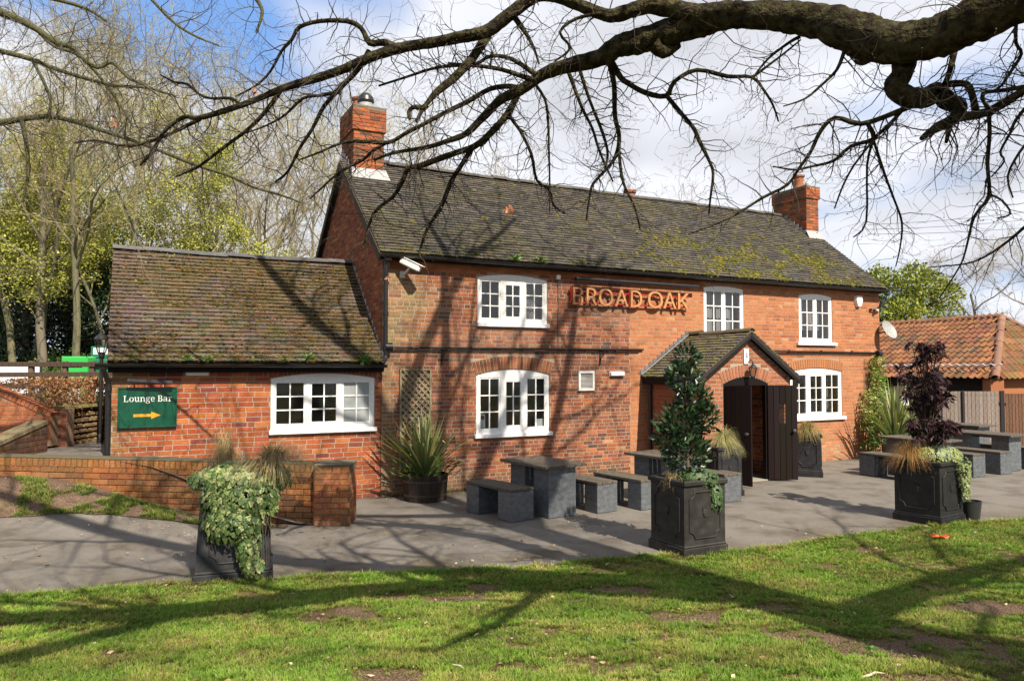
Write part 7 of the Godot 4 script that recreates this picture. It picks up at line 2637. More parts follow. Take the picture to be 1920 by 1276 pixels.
const OAK_BRANCHES := [
	[1.14,4.75,-5.95,0.068,1.23,4.69,-5.98,0.0555,1.36,4.76,-6,0.0343],
	[2.99,3.84,-5,0.0214,2.94,3.71,-4.97,0.0178,2.91,3.63,-4.95,0.0106],
	[0.07,4.66,-6.75,0.0289,-0.05,4.45,-6.79,0.0315,-0.2,4.29,-6.83,0.0317,-0.35,4.18,-6.87,0.0295,-0.5,4.14,-6.91,0.0296,-0.65,4.1,-6.95,0.0298,-0.88,4.03,-7,0.03,-0.99,4.02,-7.04,0.0251,-1.05,3.9,-7.08,0.0202,-1.15,3.76,-7.12,0.0178,-1.34,3.61,-7.16,0.0153,-1.45,3.26,-7.2,0.0103],
	[-0.37,4.18,-6.9,0.0246,-0.48,4.03,-6.98,0.0224,-0.58,3.9,-7.06,0.0227,-0.69,3.66,-7.14,0.0204,-0.83,3.47,-7.22,0.0155,-0.92,3.22,-7.3,0.0104],
	[-0.21,4.98,-6.3,0.045,-0.33,4.76,-6.25,0.0379,-0.49,4.56,-6.2,0.0354,-0.62,4.43,-6.15,0.0308,-0.68,4.34,-6.1,0.0218,-0.74,4.23,-6.05,0.0173,-0.78,4.12,-6,0.0107],
	[-0.7,4.28,-6.05,0.0216,-0.74,4.25,-6.04,0.0216,-0.8,4.25,-6.02,0.0194,-0.84,4.21,-6.01,0.0172,-0.83,4.14,-6,0.0129],
	[0.08,4.65,-6.7,0.0263,-0.01,4.7,-6.75,0.0241,-0.2,4.7,-6.81,0.0243,-0.41,4.6,-6.86,0.0245,-0.62,4.52,-6.92,0.0222,-0.84,4.42,-6.97,0.0199,-1.02,4.35,-7.03,0.0201,-1.19,4.28,-7.08,0.0202,-1.49,4.31,-7.14,0.0178,-1.66,4.31,-7.19,0.0154,-1.88,4.24,-7.25,0.0104,-2.11,4.17,-7.3,0.0078],
	[-1.19,4.29,-7.1,0.0152,-1.34,4.23,-7.16,0.0153,-1.46,4.15,-7.22,0.0155,-1.68,4.06,-7.28,0.013,-1.85,3.94,-7.34,0.0105,-2.02,3.81,-7.4,0.0079],
	[0.83,4.76,-6.3,0.027,0.88,4.55,-6.34,0.0226,0.89,4.3,-6.38,0.0205,0.93,4.14,-6.41,0.0183,0.92,4.01,-6.45,0.0184,0.86,3.9,-6.49,0.0139,0.72,3.75,-6.52,0.014,0.69,3.65,-6.56,0.0094,0.66,3.43,-6.6,0.0071],
	[0.94,4.06,-6.5,0.0139,0.96,3.86,-6.52,0.014,1,3.72,-6.55,0.0117,1.09,3.54,-6.57,0.0094,1.14,3.35,-6.6,0.0057],
	[0.85,4.74,-6.3,0.0315,0.93,4.6,-6.29,0.0247,1,4.54,-6.28,0.0224,1.14,4.46,-6.27,0.0224,1.31,4.43,-6.26,0.0224,1.38,4.55,-6.25,0.0179,1.57,4.65,-6.25,0.0178,1.83,4.59,-6.24,0.0178,2.03,4.58,-6.23,0.0133,2.13,4.46,-6.22,0.0111,2.2,4.33,-6.21,0.0089,2.24,4.19,-6.2,0.0066],
	[1.31,4.43,-6.25,0.0201,1.45,4.27,-6.27,0.0179,1.55,4.16,-6.29,0.018,1.6,4.06,-6.31,0.018,1.69,3.9,-6.34,0.0136,1.73,3.79,-6.36,0.0136,1.71,3.59,-6.38,0.0091,1.7,3.45,-6.4,0.0069],
	[2.03,4.57,-6.2,0.0124,2.11,4.62,-6.13,0.011,2.24,4.71,-6.07,0.0087,2.36,4.8,-6,0.0064],
	[0.49,4.76,-6.5,0.0186,0.62,4.44,-6.56,0.0141,0.72,4.27,-6.62,0.0118,0.78,4.11,-6.68,0.0119,0.85,3.97,-6.74,0.0096,0.93,3.83,-6.8,0.0073],
	[0.58,4.78,-6.45,0.0184,0.68,4.5,-6.51,0.014,0.81,4.21,-6.58,0.0141,0.86,4.03,-6.64,0.0119,0.82,3.86,-6.7,0.0072],
	[0.19,4.71,-6.65,0.0166,0.3,4.56,-6.7,0.012,0.33,4.38,-6.75,0.0121,0.34,4.11,-6.8,0.0097,0.35,3.8,-6.85,0.0073,0.35,3.56,-6.9,0.0049],
	[0.07,4.63,-6.7,0.0239,0,4.48,-6.74,0.0192,-0.01,4.42,-6.78,0.0169,0.08,4.3,-6.81,0.0146,0.18,4.1,-6.85,0.0147,0.23,3.87,-6.89,0.0123,0.35,3.78,-6.92,0.0124,0.39,3.65,-6.96,0.0099,0.5,3.58,-7,0.0075],
	[-0.01,4.43,-6.8,0.0146,-0.15,4.39,-6.87,0.0123,-0.23,4.26,-6.93,0.0124,-0.3,4.22,-7,0.01],
	[-0.98,4.88,-6.35,0.0317,-1.11,4.94,-6.37,0.0319,-1.24,4.95,-6.4,0.0274,-1.32,5.09,-6.42,0.0229,-1.45,5.16,-6.44,0.0207,-1.69,5.17,-6.46,0.0185,-1.88,5.13,-6.49,0.0185,-1.95,5.03,-6.51,0.0163,-2.05,4.93,-6.53,0.014,-2.15,4.76,-6.55,0.0117,-2.29,4.64,-6.58,0.0094,-2.48,4.55,-6.6,0.0071],
	[-1.24,4.88,-6.4,0.0274,-1.36,4.75,-6.49,0.0232,-1.51,4.64,-6.57,0.0235,-1.7,4.48,-6.66,0.019,-1.82,4.31,-6.74,0.0169,-1.97,4.14,-6.83,0.0146,-2.09,3.96,-6.91,0.0123,-2.24,3.88,-7,0.01],
	[-2.04,4.57,-6.5,0.0209,-2.19,4.42,-6.58,0.0188,-2.37,4.29,-6.67,0.0167,-2.6,4.16,-6.75,0.0145,-2.79,4.06,-6.83,0.0146,-2.96,3.99,-6.92,0.0124,-3.18,3.93,-7,0.0075],
	[-1.52,4.57,-6.55,0.0164,-1.72,4.56,-6.6,0.0141,-1.89,4.55,-6.65,0.0142,-2.06,4.42,-6.7,0.012,-2.24,4.34,-6.75,0.0096,-2.46,4.28,-6.8,0.0063],
	[-2.4,4.43,-6.5,0.0163,-2.47,4.49,-6.48,0.0139,-2.69,4.49,-6.46,0.0115,-2.84,4.6,-6.44,0.0115,-2.94,4.61,-6.42,0.0092,-3.06,4.67,-6.4,0.0059],
	[-2.77,4.33,-6.55,0.0187,-2.98,4.25,-6.6,0.0165,-3.17,4.19,-6.65,0.0142,-3.48,4.13,-6.7,0.0144,-3.8,4.2,-6.75,0.0096,-4.03,4.19,-6.8,0.0073],
	[0,5.11,-6.2,0.031,0.11,4.92,-6.13,0.0175,0.18,4.76,-6.07,0.013,0.22,4.6,-6,0.0086],
	[0.72,4.97,-5.9,0.0169,0.52,4.95,-5.95,0.0149,0.39,4.86,-6,0.0129,0.48,4.75,-6.05,0.0108,0.35,4.66,-6.1,0.0078],
	[0.18,4.54,-6.2,0.0221,-0.09,4.65,-6.24,0.0178,-0.36,4.7,-6.28,0.0157,-0.64,4.7,-6.32,0.0135,-0.92,4.63,-6.36,0.0114,-1.16,4.57,-6.4,0.0091],
	[0.2,4.59,-6.2,0.0221,0,4.73,-6.22,0.0178,-0.18,4.77,-6.25,0.0156,-0.32,4.71,-6.28,0.0134,-0.55,4.73,-6.3,0.009],
	[2.87,3.98,-4.95,0.0247,2.91,4.02,-4.94,0.0212,3.04,4.02,-4.93,0.0229,3.07,3.93,-4.91,0.0211,3.08,3.83,-4.9,0.0245],
	[2.93,3.78,-4.9,0.0315,3.04,3.77,-4.8,0.0309,3.09,3.78,-4.7,0.0285,3.13,3.81,-4.6,0.0263,3.18,3.84,-4.5,0.0257,3.28,3.87,-4.4,0.0251],
	[2.99,4.31,-4.95,0.0247,2.96,4.21,-4.93,0.0211,2.92,4.08,-4.92,0.0193,2.88,4.01,-4.9,0.0193],
	[2.76,3.92,-5,0.0214,2.63,3.87,-5.05,0.0181,2.42,3.81,-5.11,0.0182,2.26,3.87,-5.16,0.0166,2.18,3.79,-5.22,0.0149,2.13,3.66,-5.27,0.0132,2.07,3.56,-5.33,0.0114,2,3.45,-5.38,0.0115,1.84,3.37,-5.44,0.0116,1.63,3.24,-5.49,0.0078,1.43,3.16,-5.55,0.0059,1.33,3.13,-5.6,0.004],
	[2.5,3.85,-5.2,0.0149,2.57,3.75,-5.25,0.0169,2.43,3.71,-5.3,0.0133,2.33,3.62,-5.35,0.0115,2.18,3.59,-5.4,0.0096,2.08,3.58,-5.45,0.0078,1.94,3.62,-5.5,0.0051],
	[2.69,3.89,-5.1,0.0127,2.64,3.82,-5.18,0.0129,2.57,3.75,-5.25,0.0131],
	[2.57,3.74,-5.25,0.0105,2.56,3.58,-5.33,0.0084,2.59,3.19,-5.42,0.007,2.53,3.09,-5.5,0.0047],
	[2.57,3.74,-5.25,0.0105,2.67,3.51,-5.3,0.0095,2.76,3.34,-5.35,0.0084,2.84,3.18,-5.4,0.0077,2.85,3.01,-5.45,0.0058,2.84,2.87,-5.5,0.0039],
	[2.57,3.74,-5.25,0.0094,2.45,3.57,-5.3,0.0076,2.39,3.43,-5.35,0.0069,2.35,3.28,-5.4,0.005],
	[3.07,3.77,-4.75,0.0136,3.1,3.64,-4.79,0.0123,3.1,3.45,-4.82,0.0121,3.13,3.25,-4.86,0.0104,3.05,3.12,-4.89,0.0087,3.02,2.93,-4.93,0.007,2.99,2.8,-4.96,0.0053,2.87,2.59,-5,0.0043],
	[3.12,3.26,-4.85,0.0087,3.24,3.23,-4.9,0.007,3.33,3.15,-4.95,0.0064,3.27,3.13,-5,0.0043],
	[3.31,3.08,-4.6,0.0115,3.26,3.03,-4.68,0.01,3.19,2.94,-4.76,0.0085,3.09,2.85,-4.84,0.0069,3,2.81,-4.92,0.0053,2.82,2.8,-5,0.0036],
	[3.23,4.35,-4.7,0.0134,3.21,4.19,-4.68,0.0107,3.23,4.11,-4.66,0.01,3.14,3.98,-4.64,0.0093,3.06,3.88,-4.62,0.0073,2.93,3.82,-4.6,0.0049],
	[3.26,3.86,-4.5,0.0161,3.09,3.85,-4.58,0.0131,2.97,3.85,-4.65,0.0116,3.04,3.79,-4.72,0.0101,3.1,3.78,-4.8,0.0103],
	[3.24,3.78,-4.6,0.0131,3.17,3.68,-4.64,0.0099,3.16,3.61,-4.68,0.0084,3.12,3.5,-4.72,0.0078,3.17,3.45,-4.76,0.0068,3.11,3.36,-4.8,0.0045],
	[3.26,3.58,-4.6,0.0099,3.18,3.47,-4.63,0.0083,3.13,3.33,-4.67,0.0067,3.18,3.2,-4.7,0.005],
	[2.33,4.34,-5.15,0.0147,2.29,4.22,-5.19,0.0111,2.19,4.12,-5.22,0.0093,2.09,4.04,-5.26,0.0075,1.95,4,-5.3,0.0045],
	[2.16,4.6,-5.5,0.0157,2.09,4.57,-5.53,0.0119,1.94,4.46,-5.57,0.0091,1.82,4.31,-5.6,0.0072],
]
const LEFT_TREE := [
	[-8.04,6.49,-8,0.0914,-6.77,6.44,-8.02,0.0687,-5.78,6.12,-8.03,0.0516,-5.61,6.02,-8.05,0.046,-5.43,5.95,-8.06,0.0403,-5.24,5.85,-8.08,0.0346,-5.01,5.7,-8.09,0.0318,-4.86,5.66,-8.11,0.029,-4.73,5.53,-8.12,0.0232,-4.58,5.44,-8.14,0.0203,-4.43,5.5,-8.15,0.0175,-4.26,5.34,-8.17,0.0175,-4.09,5.26,-8.18,0.0117,-3.92,5.14,-8.2,0.0076],
	[-8.32,6.16,-8.3,0.083,-6.71,5.87,-8.33,0.0417,-6.01,5.77,-8.37,0.0329,-5.85,5.74,-8.4,0.03,-5.52,5.66,-8.43,0.0271,-5.28,5.57,-8.47,0.0242,-4.92,5.46,-8.5,0.0213,-4.59,5.39,-8.53,0.0183,-4.25,5.38,-8.57,0.0153,-3.92,5.29,-8.6,0.0092],
	[-8.48,5.13,-8.5,0.085,-6.82,4.88,-8.51,0.0547,-6.09,4.94,-8.51,0.0426,-5.91,4.95,-8.52,0.0365,-5.41,5.03,-8.53,0.0305,-5.06,4.97,-8.54,0.0274,-4.69,4.85,-8.54,0.0244,-4.38,4.75,-8.55,0.0214,-4.11,4.65,-8.56,0.0183,-3.87,4.55,-8.56,0.0214,-3.56,4.44,-8.57,0.0202,-3.25,4.34,-8.58,0.0184,-3.01,4.22,-8.59,0.0159,-2.72,4.14,-8.59,0.0135,-2.45,4.04,-8.6,0.0092],
	[-5.32,5.91,-8.2,0.0234,-5.14,5.73,-8.24,0.0206,-4.86,5.63,-8.28,0.0207,-4.58,5.31,-8.32,0.0178,-4.41,5.05,-8.36,0.0149,-4.31,4.85,-8.4,0.009],
	[-5.43,5.61,-8.3,0.0178,-5.31,5.38,-8.33,0.0179,-5.24,5.14,-8.37,0.0149,-5.28,4.91,-8.4,0.012],
	[-5.65,4.97,-8.5,0.0243,-5.6,4.64,-8.53,0.0213,-5.61,4.34,-8.57,0.0184,-5.69,4.04,-8.6,0.0123],
	[-6.63,6.6,-8.2,0.0351,-5.61,6.35,-8.2,0.0293,-5.19,6.26,-8.2,0.0234,-4.77,6.14,-8.2,0.0176,-4.53,5.99,-8.2,0.0117],
	[-4.03,6.26,-7.8,0.0279,-3.8,6,-7.8,0.0167,-3.57,5.77,-7.8,0.0139,-3.34,5.63,-7.8,0.0111,-3.11,5.54,-7.8,0.0072],
	[-2.9,6.26,-7.8,0.0279,-2.69,6,-7.8,0.0223,-2.66,5.86,-7.8,0.0167,-2.72,5.68,-7.8,0.0111],
]


# a crooked twig with side twigs
func twig(b: MB, p: Vector3, d: Vector3, l: float, r: float, level: int, col: Color, sag: float, kink: float, gap: float, tips: Array) -> void:
	var n := 5 if l > 0.3 else 3
	var pts := PackedVector3Array([p])
	var rs := PackedFloat32Array([r])
	var q := p
	var dd := d
	for i in n:
		dd = (dd + Vector3(rng.randf_range(-kink, kink), rng.randf_range(-kink, kink) - sag, rng.randf_range(-kink, kink))).normalized()
		q += dd * (l / n)
		pts.append(q)
		rs.append(lerpf(r, r * 0.35, (i + 1.0) / n))
	b.tube(pts, rs, 5 if r > 0.012 else (4 if r > 0.005 else 3), col)
	if level <= 0:
		tips.append(q)
		return
	var m := maxi(1, int(l / gap))
	for i in m:
		var t := rng.randf_range(0.2, 1.0) if i > 0 else 1.0
		var k := clampf(t * n, 0.0, n - 0.001)
		var j := int(k)
		var at := pts[j].lerp(pts[j + 1], k - j)
		var dirv := (pts[j + 1] - pts[j]).normalized()
		var sidev := dirv.cross(Vector3(rng.randf_range(-1, 1), rng.randf_range(-1, 1), rng.randf_range(-1, 1))).normalized()
		twig(b, at, (dirv * 0.7 + sidev).normalized(), l * rng.randf_range(0.35, 0.62), maxf(rs[j] * 0.55, 0.0016), level - 1, col, sag, kink, gap, tips)


func bough(a: Array, fine := 3) -> Array:
	var p := PackedVector3Array()
	var r := PackedFloat32Array()
	var n: int = a.size() / 4
	for i in n - 1:
		var p0 := Vector3(a[i * 4], a[i * 4 + 1], a[i * 4 + 2])
		var p1 := Vector3(a[i * 4 + 4], a[i * 4 + 5], a[i * 4 + 6])
		var pm := p0 if i == 0 else Vector3(a[i * 4 - 4], a[i * 4 - 3], a[i * 4 - 2])
		var pn := p1 if i == n - 2 else Vector3(a[i * 4 + 8], a[i * 4 + 9], a[i * 4 + 10])
		for s in fine:
			var t := float(s) / fine
			p.append(p0.cubic_interpolate(p1, pm, pn, t))
			r.append(lerpf(a[i * 4 + 3], a[i * 4 + 7], t) * (1.0 + rng.randf_range(-0.05, 0.05)))
	p.append(Vector3(a[n * 4 - 4], a[n * 4 - 3], a[n * 4 - 2]))
	r.append(a[n * 4 - 1])
	return [p, r]


func sprout(b: MB, p: PackedVector3Array, r: PackedFloat32Array, every: float, lo: float, hi: float, level: int, col: Color, sag: float, most_r: float, tips: Array) -> void:
	var run := 0.0
	for i in p.size() - 1:
		run += p[i].distance_to(p[i + 1])
		while run > every:
			run -= every * rng.randf_range(0.6, 1.4)
			if r[i] > most_r and rng.randf() < 0.7:
				continue
			var dirv := (p[i + 1] - p[i]).normalized()
			var sidev := dirv.cross(Vector3(rng.randf_range(-1, 1), rng.randf_range(-1, 1), rng.randf_range(-1, 1))).normalized()
			var l := rng.randf_range(lo, hi)
			twig(b, p[i], (dirv * rng.randf_range(0.1, 0.9) + sidev + Vector3(0, -0.15, 0)).normalized(), l, clampf(r[i] * 0.45, 0.0022, 0.0055), level, col, sag, 0.5, 0.12, tips)


func oak() -> void:
	var tr := thing("oak_tree", "bare old oak whose heavy mossy limb reaches across the top of the picture", "tree", Vector3.ZERO)
	var twc := lin(0.045, 0.033, 0.024)
	var tb := MB.new()
	tb.tube(PackedVector3Array([Vector3(4.9, -0.1, -1.9), Vector3(4.9, 0.4, -1.92), Vector3(4.9, 1.2, -2.0), Vector3(4.92, 2.6, -2.1), Vector3(4.95, 4.0, -2.2), Vector3(4.92, 5.4, -2.3), Vector3(4.8, 6.8, -2.5), Vector3(4.5, 8.2, -2.9)]), PackedFloat32Array([0.75, 0.56, 0.46, 0.42, 0.40, 0.36, 0.28, 0.2]), 18, Color.WHITE, true)
	part("trunk", tb, M.oak_bark, tr)
	var tw := MB.new()
	var tips := []
	# how the limb that shows joins the trunk, and limbs overhead that only throw their shade into view
	var hidden := [
		[4.94, 3.9, -2.2, 0.34, 4.5, 4.3, -2.9, 0.27, 3.9, 4.5, -3.6, 0.21, 3.43,4.46,-4.2,0.18],
		[4.98, 5.3, -2.3, 0.26, 3.4, 5.9, -2.2, 0.2, 1.6, 5.6, -2.3, 0.17, 0.2, 5.7, -1.6, 0.15, -1.4, 6.0, -0.8, 0.13, -3.0, 6.2, 0.0, 0.08],
		[4.8, 6.6, -2.5, 0.24, 3.6, 8.0, -4.0, 0.19, 2.2, 9.2, -5.4, 0.15, 0.6, 10.0, -6.2, 0.12, -0.8, 10.4, -7.4, 0.08, -1.8, 10.6, -8.4, 0.05],
		[2.2, 9.2, -5.4, 0.12, 2.4, 10.2, -7.0, 0.09, 2.9, 10.8, -8.4, 0.06, 3.2, 11.2, -9.6, 0.035],
		[4.5, 8.2, -2.9, 0.19, 4.4, 9.6, -4.0, 0.15, 4.8, 10.8, -5.4, 0.11, 5.4, 11.6, -7.0, 0.07, 5.8, 12.0, -8.0, 0.04],
		[3.6, 8.0, -4.0, 0.12, 2.2, 8.4, -3.6, 0.09, 0.8, 8.6, -3.8, 0.07, -0.6, 8.5, -4.4, 0.045],
		[4.92, 5.8, -2.3, 0.22, 3.0, 7.0, -1.8, 0.17, 1.0, 7.2, -2.2, 0.14, -1.2, 7.4, -2.9, 0.11, -3.2, 7.6, -3.6, 0.06],
		[4.5, 8.2, -2.9, 0.17, 4.8, 8.8, -4.6, 0.14, 5.0, 9.0, -6.4, 0.11, 4.6, 9.2, -8.2, 0.08, 4.0, 9.4, -9.6, 0.05],
		[4.6, 7.9, -2.8, 0.16, 3.3, 8.6, -5.0, 0.13, 2.4, 8.8, -7.0, 0.10, 1.4, 9.0, -8.6, 0.07, 0.6, 9.2, -10.0, 0.045],
		[0.2, 5.7, -1.6, 0.11, -0.5, 6.2, 0.4, 0.09, -2.0, 6.6, 1.8, 0.07, -3.5, 7.0, 2.6, 0.04],
		[4.92, 5.0, -2.0, 0.17, 6.2, 5.6, -0.8, 0.14, 7.6, 6.0, 0.0, 0.11, 9.0, 6.4, 0.6, 0.07],
		[4.92, 4.6, -2.2, 0.2, 6.2, 5.4, -2.2, 0.16, 7.6, 5.6, -3.0, 0.12, 9.2, 5.9, -3.4, 0.08, 10.6, 6.2, -4.2, 0.04],
	]
	for a in hidden:
		var q := bough(a)
		var b := MB.new()
		b.tube(q[0], q[1], 12, Color.WHITE, true)
		part("limb", b, M.oak_bark, tr)
		if a != hidden[0]:
			sprout(tw, q[0], q[1], 0.16, 0.7, 1.7, 2, twc, 0.03, 0.3, tips)
			var side := MB.new()
			var run: PackedVector3Array = q[0]
			var rad: PackedFloat32Array = q[1]
			for k in range(3, run.size() - 1):
				var fwd := (run[k + 1] - run[k]).normalized()
				twig(side, run[k], (fwd + fwd.cross(Vector3(rnd(-1, 1), rnd(-1, 1), rnd(-1, 1))).normalized() * 0.9 + Vector3(0, 0.25, 0)).normalized(), rnd(1.3, 2.8), maxf(rad[k] * 0.38, 0.02), 3, lin(0.85, 0.85, 0.8), 0.0, 0.3, 0.36, tips)
			part("branch", side, M.oak_bark, tr)
	for a in OAK_LIMBS:
		var q := bough(a, 7)
		var b := MB.new()
		b.bark(q[0], q[1], 26, Color.WHITE, noise)
		part("limb", b, M.oak_bark, tr)
		sprout(tw, q[0], q[1], 0.05, 0.16, 0.7, 2, twc, 0.03, 0.05, tips)
	for a in OAK_BRANCHES:
		var q := bough(a)
		var b := MB.new()
		b.tube(q[0], q[1], 8, lin(0.9, 0.9, 0.85), true)
		part("branch", b, M.oak_bark, tr)
		sprout(tw, q[0], q[1], 0.042, 0.10, 0.44, 2, twc, 0.035, 0.06, tips)
	# swollen buds and a few dead leaves still hanging
	for i in tips.size():
		if i % 2 == 0:
			leaf(tw, tips[i], Vector3(rnd(-1, 1), rnd(-1, 0.6), rnd(-1, 1)).normalized(), rnd(0.01, 0.02), 0.55, lin(0.13, 0.085, 0.05))
	stuff("twigs", tw, M.twig, tr)
	var dl := MB.new()
	for q in [Vector3(-1.2, 2.98, -7.2), Vector3(-0.05, 3.62, -6.9), Vector3(-2.35, 4.6, -6.6), Vector3(-3.6, 4.35, -6.6), Vector3(-0.02, 3.58, -6.88)]:
		for k in 5:
			leaf(dl, q + Vector3(rnd(-0.03, 0.03), rnd(-0.03, 0.03), rnd(-0.03, 0.03)), Vector3(rnd(-1, 1), rnd(-1, 0), rnd(-1, 1)).normalized(), rnd(0.05, 0.08), 0.5, vary(lin(0.42, 0.2, 0.11), 0.2))
	stuff("dead_leaves", dl, M.dry_leaf, tr)
	# beech at the left, its trunk outside the picture
	var bt := thing("beech_tree", "beech with slender green tinged boughs sweeping in at the top left", "tree", Vector3.ZERO)
	var bb := MB.new()
	bb.tube(PackedVector3Array([Vector3(-9.4, 0.2, -8.6), Vector3(-9.3, 1.5, -8.6), Vector3(-9.2, 4.0, -8.5), Vector3(-8.9, 7.0, -8.3), Vector3(-8.7, 10.0, -8.2)]), PackedFloat32Array([0.4, 0.28, 0.24, 0.18, 0.1]), 14, lin(0.17, 0.16, 0.12), true)
	part("trunk", bb, M.bark, bt)
	var bw := MB.new()
	var btips := []
	for a in LEFT_TREE:
		var q := bough(a)
		var b := MB.new()
		b.tube(q[0], q[1], 8, lin(0.15, 0.15, 0.075), true)
		part("branch", b, M.bark, bt)
		sprout(bw, q[0], q[1], 0.07, 0.3, 0.95, 2, lin(0.085, 0.07, 0.05), 0.01, 0.1, btips)
	stuff("twigs", bw, M.twig, bt)
	# a spray of young leaves in front of the wing's roof
	var sp := thing("hazel_spray", "thin spray of young yellow green leaves hanging before the wing's roof", "branch", Vector3.ZERO)
	var sb := MB.new()
	var sl := MB.new()
	var st := []
	for a in [[-4.6, 4.15, -8.6, 0.006, -4.5, 3.9, -8.6, 0.005, -4.3, 3.55, -8.6, 0.004, -4.0, 3.3, -8.6, 0.002], [-4.5, 3.95, -8.6, 0.005, -4.1, 3.75, -8.5, 0.004, -3.75, 3.6, -8.5, 0.002], [-4.35, 3.6, -8.6, 0.004, -4.25, 3.25, -8.6, 0.003, -4.05, 2.95, -8.55, 0.0015]]:
		var q := bough(a)
		sb.tube(q[0], q[1], 4, lin(0.16, 0.14, 0.09))
		sprout(sb, q[0], q[1], 0.06, 0.12, 0.36, 1, lin(0.16, 0.14, 0.09), 0.05, 0.1, st)
	for p in st:
		for k in 2:
			if rng.randf() < 0.75:
				leaf(sl, p + Vector3(rnd(-0.04, 0.04), rnd(-0.04, 0.04), rnd(-0.04, 0.04)), Vector3(rnd(-1, 1), rnd(-1, 1), rnd(-1, 1)).normalized(), rnd(0.018, 0.034), 0.6, vary(lin(0.3, 0.31, 0.07), 0.25))
	part("stems", sb, M.twig, sp)
	stuff("leaves", sl, M.leaf, sp)


# a whole bare tree: trunk and limbs in one mesh, twigs in another
func bare_tree(called: String, h: float, r: float, upright: float, seed_: int, bark: Color, twigc: Color, leaves: int, leafc: Array, leaf_s: float) -> Node3D:
	rng.seed = seed_
	var o := thing(called, "", "tree")
	var tk := MB.new()
	var cr := MB.new()
	var tips := []
	var todo := [[Vector3.ZERO, Vector3(rnd(-0.06, 0.06), 1, rnd(-0.06, 0.06)).normalized(), h * 0.62, r, 0]]
	while not todo.is_empty():
		var q: Array = todo.pop_back()
		var lvl: int = q[4]
		var n := 9 if lvl == 0 else (5 if lvl < 3 else 3)
		var l: float = q[2]
		var p: Vector3 = q[0]
		var d: Vector3 = q[1]
		var r0: float = q[3]
		var pts := PackedVector3Array([p])
		var rs := PackedFloat32Array([r0 * (1.35 if lvl == 0 else 1.0)])
		var kink: float = [0.10, 0.24, 0.3, 0.36, 0.4, 0.4][lvl]
		for i in n:
			d = (d + Vector3(rnd(-kink, kink), rnd(-kink, kink) + upright * (0.1 if lvl > 0 else 0.0), rnd(-kink, kink))).normalized()
			p += d * (l / n)
			pts.append(p)
			rs.append(lerpf(r0, r0 * 0.42, (i + 1.0) / n))
		var b: MB = tk if lvl < 3 else cr
		b.tube(pts, rs, [9, 6, 5, 3, 3, 3][lvl], vary(bark, 0.12) if lvl < 3 else vary(twigc, 0.15))
		if lvl >= 5:
			tips.append(p)
			continue
		var kids: int = [7, 5, 5, 4, 3, 0][lvl]
		for i in kids:
			var t := 1.0 if i == 0 else rnd(0.42 if lvl == 0 else 0.25, 1.0)
			var k := clampf(t * n, 0.0, n - 0.001)
			var j := int(k)
			var at := pts[j].lerp(pts[j + 1], k - j)
			var dirv := (pts[j + 1] - pts[j]).normalized()
			var sv := dirv.cross(Vector3(rnd(-1, 1), rnd(-1, 1), rnd(-1, 1))).normalized()
			var nd := (dirv * (0.75 + upright) + sv * rnd(0.5, 1.0) + Vector3(0, upright * 0.6, 0)).normalized()
			todo.append([at, nd, l * rnd(0.42, 0.66) * (0.9 if lvl > 0 else 0.8), maxf(rs[j] * rnd(0.42, 0.62), 0.006), lvl + 1])
	part("trunk", tk, M.bark, o)
	var c := part("crown", cr, M.twig, o)
	if leaves > 0:
		var lb := MB.new()
		for i in leaves:
			var p: Vector3 = tips[rng.randi() % tips.size()]
			if p.y < h * 0.3:
				continue
			leaf(lb, p + Vector3(rnd(-0.22, 0.22), rnd(-0.2, 0.2), rnd(-0.22, 0.22)), Vector3(rnd(-1, 1), rnd(-0.6, 0.6), rnd(-1, 1)).normalized(), leaf_s * rnd(0.7, 1.3), 0.6, vary(leafc[rng.randi() % leafc.size()], 0.25))
		stuff("leaves", lb, M.leaf, o)
	return o


func copy(o: Node3D, label: String, at: Vector3, turn: float, s: Vector3, group: String) -> Node3D:
	var c: Node3D = o.duplicate()
	c.name = numbered(String(o.name).rstrip("0123456789").trim_suffix("_"))
	add_child(c)
	c.position = at
	c.rotation_degrees.y = turn
	c.scale = s
	c.set_meta("label", label)
	c.set_meta("group", group)
	return c


func stand(o: Node3D, px: float, dep: float, y: float) -> void:
	o.position = Vector3((px - 960.0) / 1400.0 * dep, y, -dep)


